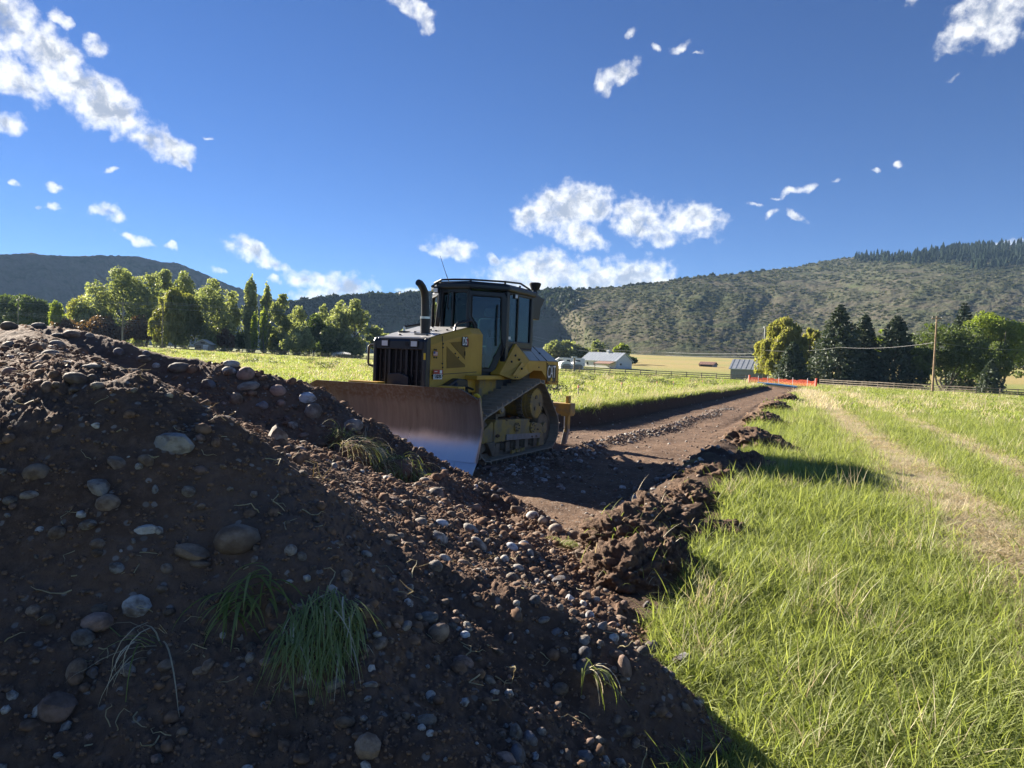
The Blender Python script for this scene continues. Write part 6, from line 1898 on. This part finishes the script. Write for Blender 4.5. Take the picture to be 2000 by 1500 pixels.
    B().box(-1.80, -1.74, -0.2, 0.2, 2.87, 2.93).build('rear_lamp', RUB, bx)
    B().tube([(-1.20, 0.62, 2.24), (-1.36, 0.62, 2.24), (-1.40, 0.62, 2.20), (-1.42, 0.62, 2.02), (-1.38, 0.62, 1.95), (-1.2, 0.62, 1.94)], 0.016, 8).build('grab_handle', BLK, o, smooth=True)
    # ---------------- fenders and tank
    for s in (1, -1):
        P3 = lambda x, y, z: (x, s * y, z)
        poly = [(-0.66, 1.64), (-2.0, 1.64), (-2.0, 1.19), (-1.61, 1.21), (-1.23, 1.46), (-0.88, 1.47), (-0.31, 1.31), (-0.06, 1.31)]
        n = len(poly)
        f = B()
        vs = [P3(x, 0.95, z) for x, z in poly] + [P3(x, 0.60, z) for x, z in poly]
        f.add(vs, [tuple(range(n)), tuple(range(2 * n - 1, n - 1, -1))] + [(i, i + 1, i + 1 + n, i + n) for i in range(1, n - 1)])
        # sloping tank top, front wedge
        a0, a1, a2, a3, a4 = P3(-0.39, 0.80, 1.94), P3(-0.82, 0.60, 1.945), P3(-1.94, 0.60, 1.915), P3(-2.0, 0.95, 1.64), P3(-0.66, 0.95, 1.64)
        b0, b1 = P3(0.19, 0.80, 1.39), P3(-0.06, 0.95, 1.31)
        f.add([a0, a1, a2, a3, a4], [(0, 1, 4), (1, 2, 3, 4)])
        f.add([b0, a0, a4, b1], [(0, 1, 2, 3)])
        f.add([P3(0.19, 0.80, 1.39), P3(0.19, 0.62, 1.39), P3(-0.39, 0.62, 1.94), P3(-0.39, 0.80, 1.94), P3(-0.06, 0.95, 1.31), P3(-0.06, 0.62, 1.31)], [(0, 1, 2, 3), (0, 4, 5, 1)])
        f.add([P3(-1.94, 0.60, 1.915), P3(-1.94, 0.60, 1.19), P3(-2.0, 0.95, 1.19), P3(-2.0, 0.95, 1.64)], [(0, 1, 2, 3)])
        fd = f.build('fender', YEL, o, bevel=0.008)
        # tank lid on the slope, sky light put into its grey
        nz_ = Vector((0, s * 0.63, 0.77)) * 0.004
        lid = [Vector(P3(-0.84, 0.615, 1.935)) + nz_, Vector(P3(-1.92, 0.615, 1.905)) + nz_, Vector(P3(-1.98, 0.94, 1.65)) + nz_, Vector(P3(-0.70, 0.94, 1.65)) + nz_]
        lp = B().add(lid, [(0, 1, 2, 3)]).build('tank_lid', mat('sky_lit_tank_lid', (0.33, 0.31, 0.27), (0.40, 0.38, 0.34), 3, 0.45, spec=0.5), fd)
        for t in (0.32, 0.58, 0.60):
            q0, q1 = lid[0].lerp(lid[1], t) + nz_, lid[3].lerp(lid[2], t) + nz_
            B().tube([q0, q1], 0.005, 5).build('lid_seam', DBK, lp)
        B().cyl(lid[0].lerp(lid[2], 0.52), lid[0].lerp(lid[2], 0.52) + nz_ * 5, 0.022, 10).build('lid_latch', DBK, lp)
        B().prism([(-1.415, 1.64), (-1.425, 1.64), (-1.425, 1.34), (-1.415, 1.34)], s * 0.951, s * 0.954).build('panel_seam', DBK, fd)
        cv = B().add([P3(-0.02, 0.945, 1.375), P3(-0.42, 0.927, 1.62), P3(-0.62, 0.962, 1.60), P3(-0.66, 0.962, 1.42), P3(-0.58, 0.962, 1.41)], [(0, 1, 2, 3, 4)])
        cv.build('access_cover', YEL, fd)
        for x, y, z in ((-0.36, 0.958, 1.50), (-0.25, 0.875, 1.73), (-0.10, 0.88, 1.62), (-0.38, 0.89, 1.66)):
            B().cyl(P3(x, y - 0.01, z), P3(x, y + 0.012, z), 0.02, 8).build('bolt', DBK, fd)
        for x, z in ((-1.46, 1.60), (-1.46, 1.25), (-1.92, 1.25), (-1.08, 1.53), (-0.20, 1.345), (-0.12, 1.345)):
            B().cyl(P3(x, 0.945, z), P3(x, 0.96, z), 0.014, 8).build('bolt', DBK, fd)
        if s > 0:
            B().prism([(-1.62, 1.58), (-1.90, 1.58), (-1.90, 1.30), (-1.86, 1.235), (-1.72, 1.235), (-1.70, 1.28)], 0.9515, 0.954).build('badge_backing', mat('badge_brown', (0.12, 0.06, 0.03), None, rough=0.5), fd)  # brown shape behind the badge plate
            bd = B().prism([(-1.455, 1.585), (-1.865, 1.585), (-1.865, 1.265), (-1.455, 1.265)], 0.953, 0.956).build('badge_plate', DBK, fd)
            text_part('lettering', 'CAT', 0.34, WHT, fd, (-1.66, 0.959, 1.435), FACE_L, 0.002, 0.60, 0.0)
            B().prism([(-1.60, 1.275), (-1.66, 1.345), (-1.72, 1.275)], 0.9615, 0.9635).build('badge_triangle', DYEL, fd)
        B().tube([P3(-2.02, 0.90, 1.62), P3(-2.06, 0.92, 1.55), P3(-2.06, 0.92, 1.16), P3(-2.02, 0.9, 1.10), P3(-1.95, 0.88, 1.11)], 0.014, 8).build('corner_guard', BLK, fd)
    B().box(-1.98, -1.2, -0.60, 0.60, 1.12, 1.90).build('rear_tank', YEL, o, bevel=0.02)
    B().tube([(-1.25, -0.72, 1.98), (-1.75, -0.78, 1.93), (-2.05, -0.86, 1.78), (-2.08, -0.88, 1.6)], 0.02, 8).build('rear_rail', BLK, o)
    B().box(-2.12, -2.02, -0.92, -0.82, 1.60, 1.86).build('marker_lamp', AMBER, o, bevel=0.015)
    # step plate and body side between hood and track
    for s in (1, -1):
        B().box(-0.15, 0.95, s * 0.56, s * 0.80, 1.30, 1.37).build('step_plate', YEL, o, bevel=0.01)
        B().box(-0.45, 0.62, s * 0.50, s * 0.66, 0.98, 1.30).build('side_sill', YELD, o, bevel=0.015)
    # ---------------- undercarriage
    circ = [(1.20, 0.405, 0.375), (-1.13, 0.405, 0.375), (-0.62, 0.885, 0.385)]
    pts = []
    for cx, cz, r_ in circ: pts += [(cx + r_ * math.cos(t), cz + r_ * math.sin(t)) for t in np.linspace(0, 2 * math.pi, 60, endpoint=False)]
    path = hull2(pts)
    P2 = np.array(path + [path[0]]); seg = np.hypot(*np.diff(P2, axis=0).T); cum = np.concatenate([[0], np.cumsum(seg)]); tot = cum[-1]
    N = 40
    pos = []
    for i in range(N):
        s_ = (i + 0.3) / N * tot; k_ = np.searchsorted(cum, s_) - 1
        f_ = (s_ - cum[k_]) / seg[k_]; p = P2[k_] + (P2[k_ + 1] - P2[k_]) * f_
        q = P2[np.clip(k_ + 1, 0, len(P2) - 1)] - P2[k_]
        pos.append((p, math.atan2(q[1], q[0])))
    pitch_ = tot / N
    shoe_mb = B(); w = 0.28
    # local: x along travel, z inward; grouser on the outer side (-z)
    shoe_mb.prism([(-pitch_ * 0.53, 0.0), (pitch_ * 0.47, 0.0), (pitch_ * 0.47, 0.022), (-pitch_ * 0.44, 0.022), (-pitch_ * 0.53, 0.012)], -w, w)
    shoe_mb.prism([(pitch_ * 0.30, 0.0), (pitch_ * 0.46, 0.0), (pitch_ * 0.43, -0.055), (pitch_ * 0.35, -0.055)], -w, w)
    shoe_me = None
    for s in (1, -1):
        yc = s * 0.945
        ch = B()
        for dy in (-0.085, 0.085):
            for (p, a), (p2_, _) in zip(pos, pos[1:] + pos[:1]):
                d = np.array([math.cos(a), math.sin(a)]); nn = np.array([-d[1], d[0]])
                q0, q1 = p + nn * 0.02, p2_ + nn * 0.02
                ch.prism([tuple(q0), tuple(q1), tuple(q1 + nn * 0.075), tuple(q0 + nn * 0.075)], yc + dy - 0.022, yc + dy + 0.022)
        tk = ch.build('track_chain', GRIM, o)
        for p, a in pos:
            if shoe_me is None:
                so_ = shoe_mb.build('track_shoe', TRK, tk); shoe_me = so_.data
            else: so_ = link('track_shoe', shoe_me, tk)
            so_.location = (p[0], yc, p[1]); so_.rotation_euler = (0, -a, 0)
        sprk = B(); Y0, Y1 = yc - 0.05, yc + 0.05
        n = 27
        gear = []
        for i in range(n * 2):
            t = math.pi * i / n
            r_ = 0.335 if i % 2 else 0.30
            gear += [(-0.62 + r_ * math.cos(t - 0.04), 0.885 + r_ * math.sin(t - 0.04)), (-0.62 + r_ * math.cos(t + 0.04), 0.885 + r_ * math.sin(t + 0.04))]
        sp_ = sprk.prism(gear, Y0, Y1).build('sprocket', GRIM, o)
        B().cyl((-0.62, s * 0.60, 0.885), (-0.62, s * 1.05, 0.885), 0.285, 30).build('final_drive', YELD, sp_, smooth=True)
        B().tube([(-0.62, s * 1.05, 0.885), (-0.62, s * 1.145, 0.885), (-0.62, s * 1.155, 0.885)], [0.27, 0.265, 0.245], 30).build('hub_cover', YELD, sp_, smooth=True)
        bo = B()
        for i in range(28):
            t = 6.2832 * i / 28
            bo.cyl((-0.62 + 0.262 * math.cos(t), s * 1.10, 0.885 + 0.262 * math.sin(t)), (-0.62 + 0.262 * math.cos(t), s * 1.16, 0.885 + 0.262 * math.sin(t)), 0.014, 6)
        bb_ = bo.build('bolt_ring', YELD, sp_); bb_['kind'] = 'stuff'
        for t in (1.2, 3.3, 5.4):
            B().tube([(-0.62 + 0.12 * math.cos(t), s * 1.15, 0.885 + 0.12 * math.sin(t)), (-0.62 + 0.12 * math.cos(t), s * 1.175, 0.885 + 0.12 * math.sin(t))], 0.035, 12).build('hub_plug', GRIM, sp_)
        for cx in (1.20, -1.13):
            idl = B().tube([(cx, yc - 0.11, 0.405), (cx, yc - 0.06, 0.405), (cx, yc + 0.06, 0.405), (cx, yc + 0.11, 0.405)], [0.26, 0.285, 0.285, 0.26], 30).build('idler', GRIM, o, smooth=True)
            B().cyl((cx, yc - 0.15 * 1, 0.405), (cx, yc + s * 0.16, 0.405), 0.10, 18).build('hub', YELD, idl, smooth=True)
        y0, y1 = yc - s * 0.13, yc + s * 0.16
        tf = B().prism([(0.86, 0.28), (0.86, 0.60), (0.80, 0.665), (-0.42, 0.615), (-0.46, 0.55), (-0.98, 0.50), (-1.05, 0.42), (-1.05, 0.29)], y0, y1).build('track_frame', YELD, o, bevel=0.02)
        B().prism([(1.06, 0.30), (1.22, 0.36), (1.20, 0.50), (0.92, 0.64), (0.88, 0.62), (0.88, 0.30)], y0, yc + s * 0.15).build('front_guide', YELD, o, bevel=0.015)
        B().prism([(0.92, 0.08), (1.10, 0.30), (0.86, 0.32), (0.78, 0.10)], y0 + s * 0.02, yc + s * 0.18).build('front_guard', GRIM, o, bevel=0.012)
        B().prism([(-1.05, 0.10), (-0.80, 0.10), (-0.90, 0.34), (-1.0, 0.34)], y0, yc + s * 0.19).build('rear_guard', YELD, o, bevel=0.01)
        B().prism([(0.46, 0.30), (-0.99, 0.235), (-0.99, 0.325), (0.46, 0.40)], yc + s * 0.165, yc + s * 0.185).build('guard_plate', GREYPL, o, bevel=0.004)
        for x in (0.72, 0.36, 0.0, -0.36, -0.72):
            ro = B().tube([(x, yc - 0.12, 0.185), (x, yc - 0.09, 0.185), (x, yc + 0.09, 0.185), (x, yc + 0.12, 0.185)], [0.085, 0.105, 0.105, 0.085], 20).build('track_roller', GRIM, o, smooth=True)
            B().box(x - 0.07, x + 0.07, yc + s * 0.125, yc + s * 0.165, 0.11, 0.27).build('roller_cap', GRIM, ro, bevel=0.01)
        for x in (0.20, 0.02, -0.16):
            B().prism([(x - 0.075, 0.06), (x + 0.075, 0.06), (x + 0.06, 0.13), (x, 0.10), (x - 0.06, 0.13)], yc + s * 0.165, yc + s * 0.20).build('roller_guard', YELD, o, bevel=0.006)
        for x, z, r_ in ((0.08, 0.50, 0.085), (-0.55, 0.45, 0.10)):
            pv = B().tube([(x, y1 - s * 0.01, z), (x, y1 + s * 0.03, z)], r_, 20).build('pivot_cap', YELD, o, smooth=True)
            for i in range(7):
                t = 6.283 * i / 7
                B().cyl((x + r_ * 0.72 * math.cos(t), y1 + s * 0.03, z + r_ * 0.72 * math.sin(t)), (x + r_ * 0.72 * math.cos(t), y1 + s * 0.045, z + r_ * 0.72 * math.sin(t)), 0.013, 6).build('bolt', GRIM, pv)
        cr = B().tube([(0.64, yc - s * 0.05, 0.83), (0.64, yc + s * 0.17, 0.83)], 0.085, 20).build('carrier_roller', YELD, o, smooth=True)
        B().cyl((0.64, yc + s * 0.17, 0.83), (0.64, yc + s * 0.185, 0.83), 0.05, 16).build('roller_hub', GREYPL, cr, smooth=True)
        B().box(0.60, 0.68, yc - 0.08, yc + 0.08, 0.60, 0.80).build('roller_bracket', GRIM, cr)
        B().box(-0.05, 1.05, yc - s * 0.28, yc - s * 0.12, 0.66, 0.80).build('inner_beam', GRIM, o, bevel=0.01)
    # packed soil on the track frames
    for s in (1, -1):
        rs = np.random.RandomState(70 + s)
        V_, F_ = [], []
        for i in range(46):
            bm = bmesh.new(); bmesh.ops.create_icosphere(bm, subdivisions=1, radius=1.0)
            A_ = np.array([v.co for v in bm.verts]); fa = np.array([[v.index for v in f.verts] for f in bm.faces]); bm.free()
            c = np.array([rs.uniform(-1.0, 1.1), s * rs.uniform(0.86, 1.12), rs.choice([0.29, 0.40, 0.635], p=[.5, .25, .25])])
            if c[2] > 0.6: c[0] = rs.uniform(-0.4, 0.75)
            r_ = rs.uniform(0.015, 0.05)
            F_.append(fa + len(np.concatenate(V_)) if V_ else fa); V_.append(c + A_ * np.array([r_ * 1.6, r_, r_ * 0.7]) * (1 + 0.5 * pn(A_ * 1.7 + i)[:, None]))
        pk = link('packed_soil', np_mesh('packed_soil', np.concatenate(V_), np.concatenate(F_), True), o, CLOD); pk['kind'] = 'stuff'
        for k_, (y_, z_) in enumerate(((0.60, 1.00), (0.70, 1.04))):
            B().tube([(0.9, s * y_, z_ + 0.1), (1.25, s * (y_ + 0.06), z_ + 0.16), (1.6, s * (y_ + 0.05), z_ + 0.02), (1.95, s * (y_ + 0.02), z_ - 0.14), (2.08, s * y_, z_ - 0.3)], 0.018, 8).build('hose', RUB, o, smooth=True)
    # ---------------- push frame, cylinders, blade
    for s in (1, -1):
        B().tube([(0.5, s * 0.62, 0.55), (1.4, s * 0.60, 0.42), (2.05, s * 0.45, 0.45)], 0.10, 12).build('push_arm', BLK, o, smooth=True)
        B().prism([(0.95, 1.02), (1.55, 1.05), (1.75, 1.16), (1.30, 1.32), (1.0, 1.30)], s * 0.52, s * 0.66).build('lift_bracket', BLK, o, bevel=0.02)
        lc = B().tube([(1.35, s * 0.64, 1.22), (1.80, s * 0.66, 0.98)], 0.055, 14).build('lift_cylinder', BLK, o, smooth=True)
        B().tube([(1.78, s * 0.66, 0.99), (2.14, s * 0.67, 0.80)], 0.03, 12).build('rod', CHROME, lc, smooth=True)
        B().tube([(1.2, s * 0.42, 1.1), (1.5, s * 0.75, 1.12), (1.7, s * 0.85, 0.9), (2.1, s * 0.9, 0.75)], 0.022, 8).build('hose', RUB, o, smooth=True)
    prof = [(2.36, 1.21), (2.27, 1.05), (2.205, 0.85), (2.19, 0.66), (2.215, 0.46), (2.28, 0.28), (2.345, 0.165)]
    back = [(x - 0.05, z) for x, z in prof]
    ys = [-1.60, -1.33, -0.9, -0.3, 0.3, 0.9, 1.33, 1.60]
    vs, fs = [], []
    for y in ys:
        for k_, (x, z) in enumerate(prof):
            zz = min(z, 1.21 - max(0, abs(y) - 1.33) * 0.45)
            vs.append((x, y, zz))
        for k_, (x, z) in enumerate(back):
            zz = min(z, 1.21 - max(0, abs(y) - 1.33) * 0.45)
            vs.append((x, y, zz))
    n = len(prof); m_ = 2 * n
    for i in range(len(ys) - 1):
        for j in range(n - 1):
            fs.append((i * m_ + j, i * m_ + j + 1, (i + 1) * m_ + j + 1, (i + 1) * m_ + j))
            fs.append((i * m_ + n + j + 1, i * m_ + n + j, (i + 1) * m_ + n + j, (i + 1) * m_ + n + j + 1))
        fs.append((i * m_, (i + 1) * m_, (i + 1) * m_ + n, i * m_ + n))
        fs.append((i * m_ + n - 1, i * m_ + 2 * n - 1, (i + 1) * m_ + 2 * n - 1, (i + 1) * m_ + n - 1))
    for i in (0, len(ys) - 1):
        for j in range(n - 1): fs.append((i * m_ + j, i * m_ + n + j, i * m_ + n + j + 1, i * m_ + j + 1))
    me = bpy.data.meshes.new('blade'); me.from_pydata(vs, [], fs)
    bm = bmesh.new(); bm.from_mesh(me); bmesh.ops.remove_doubles(bm, verts=bm.verts, dist=1e-4); bmesh.ops.recalc_face_normals(bm, faces=bm.faces); bm.to_mesh(me); bm.free()
    me.polygons.foreach_set('use_smooth', [True] * len(me.polygons)); me.set_sharp_from_angle(angle=R(40))
    bl = link('blade', me, o, BLADE)
    for y0, y1 in ((-1.30, -0.44), (-0.435, 0.435), (0.44, 1.30)):
        ce = B().prism([(2.33, 0.175), (2.352, 0.17), (2.455, 0.03), (2.43, 0.02)], y0, y1).build('cutting_edge', BLADE, bl, bevel=0.004)
    for s in (1, -1):
        B().prism([(2.33, 0.178), (2.354, 0.173), (2.47, 0.02), (2.44, 0.01)], s * 1.305, s * 1.645).build('end_bit', BLADE, bl, bevel=0.005)
        B().prism([(2.30, 1.10), (2.26, 1.10), (2.14, 0.66), (2.28, 0.17), (2.34, 0.17), (2.20, 0.66)], s * 1.602, s * 1.625).build('end_plate', BLADE, bl)
    for y0, y1 in ((-0.73, -0.17), (0.93, 1.27)):
        B().box(2.10, 2.30, y0, y1, 1.205, 1.235).build('top_step', YEL, bl, bevel=0.006)
        B().box(2.10, 2.14, y0, y1, 1.06, 1.205).build('step_bracket', YELD, bl, bevel=0.006)
    for y in (-1.1, -0.55, 0.0, 0.55, 1.1):
        B().prism([(2.26, 1.10), (2.10, 0.95), (2.06, 0.5), (2.22, 0.25), (2.16, 0.5), (2.15, 0.85)], y - 0.02, y + 0.02).build('back_rib', YELD, bl)
    B().box(2.02, 2.12, -1.2, 1.2, 0.42, 0.60).build('back_beam', YELD, bl, bevel=0.02)
    hk = []
    for t in np.linspace(0, math.pi, 9): hk.append((2.02 + 0.0 * t, 1.42 + 0.055 * math.cos(t), 1.02 + 0.10 * math.sin(t)))
    B().tube([(2.02, 1.475, 0.88)] + hk + [(2.02, 1.365, 0.88)], 0.026, 8).build('lifting_eye', DYEL, bl, smooth=True)
    B().box(1.96, 2.10, 1.33, 1.51, 0.80, 0.89).build('lifting_eye_foot', YELD, bl, bevel=0.01)
    # ---------------- ripper
    B().box(-2.78, -2.52, -1.04, 1.04, 0.56, 0.80).build('ripper_beam', YELD, o, bevel=0.02)
    for s in (1, -1):
        B().prism([(-1.75, 0.55), (-2.54, 0.60), (-2.54, 0.74), (-1.75, 0.72)], s * 0.42, s * 0.52).build('ripper_link', YELD, o, bevel=0.01)
        rc = B().tube([(-1.72, s * 0.30, 1.05), (-2.2, s * 0.30, 0.92)], 0.05, 12).build('ripper_cylinder', BLK, o, smooth=True)
        B().tube([(-2.18, s * 0.30, 0.925), (-2.6, s * 0.30, 0.80)], 0.028, 10).build('rod', CHROME, rc, smooth=True)
    for y in (-0.92, 0.0, 0.92):
        sk = B().prism([(-2.60, 0.95), (-2.73, 0.95), (-2.73, 0.30), (-2.66, 0.10), (-2.56, 0.14), (-2.60, 0.32)], y - 0.035, y + 0.035).build('ripper_shank', YELD, o, bevel=0.01)
        B().prism([(-2.71, 0.25), (-2.61, 0.28), (-2.50, 0.04), (-2.46, -0.08), (-2.57, 0.0)], y - 0.05, y + 0.05).build('ripper_tip', GREYPL, sk, bevel=0.008)
        B().tube([(-2.57, y - 0.03, 0.56), (-2.565, y - 0.03, 0.26)], 0.012, 8).build('pin', CHROME, sk)
        B().box(-2.79, -2.51, y - 0.09, y + 0.09, 0.535, 0.575).build('shank_socket', YELD, sk, bevel=0.008)
    return o
DOZER = make_dozer()
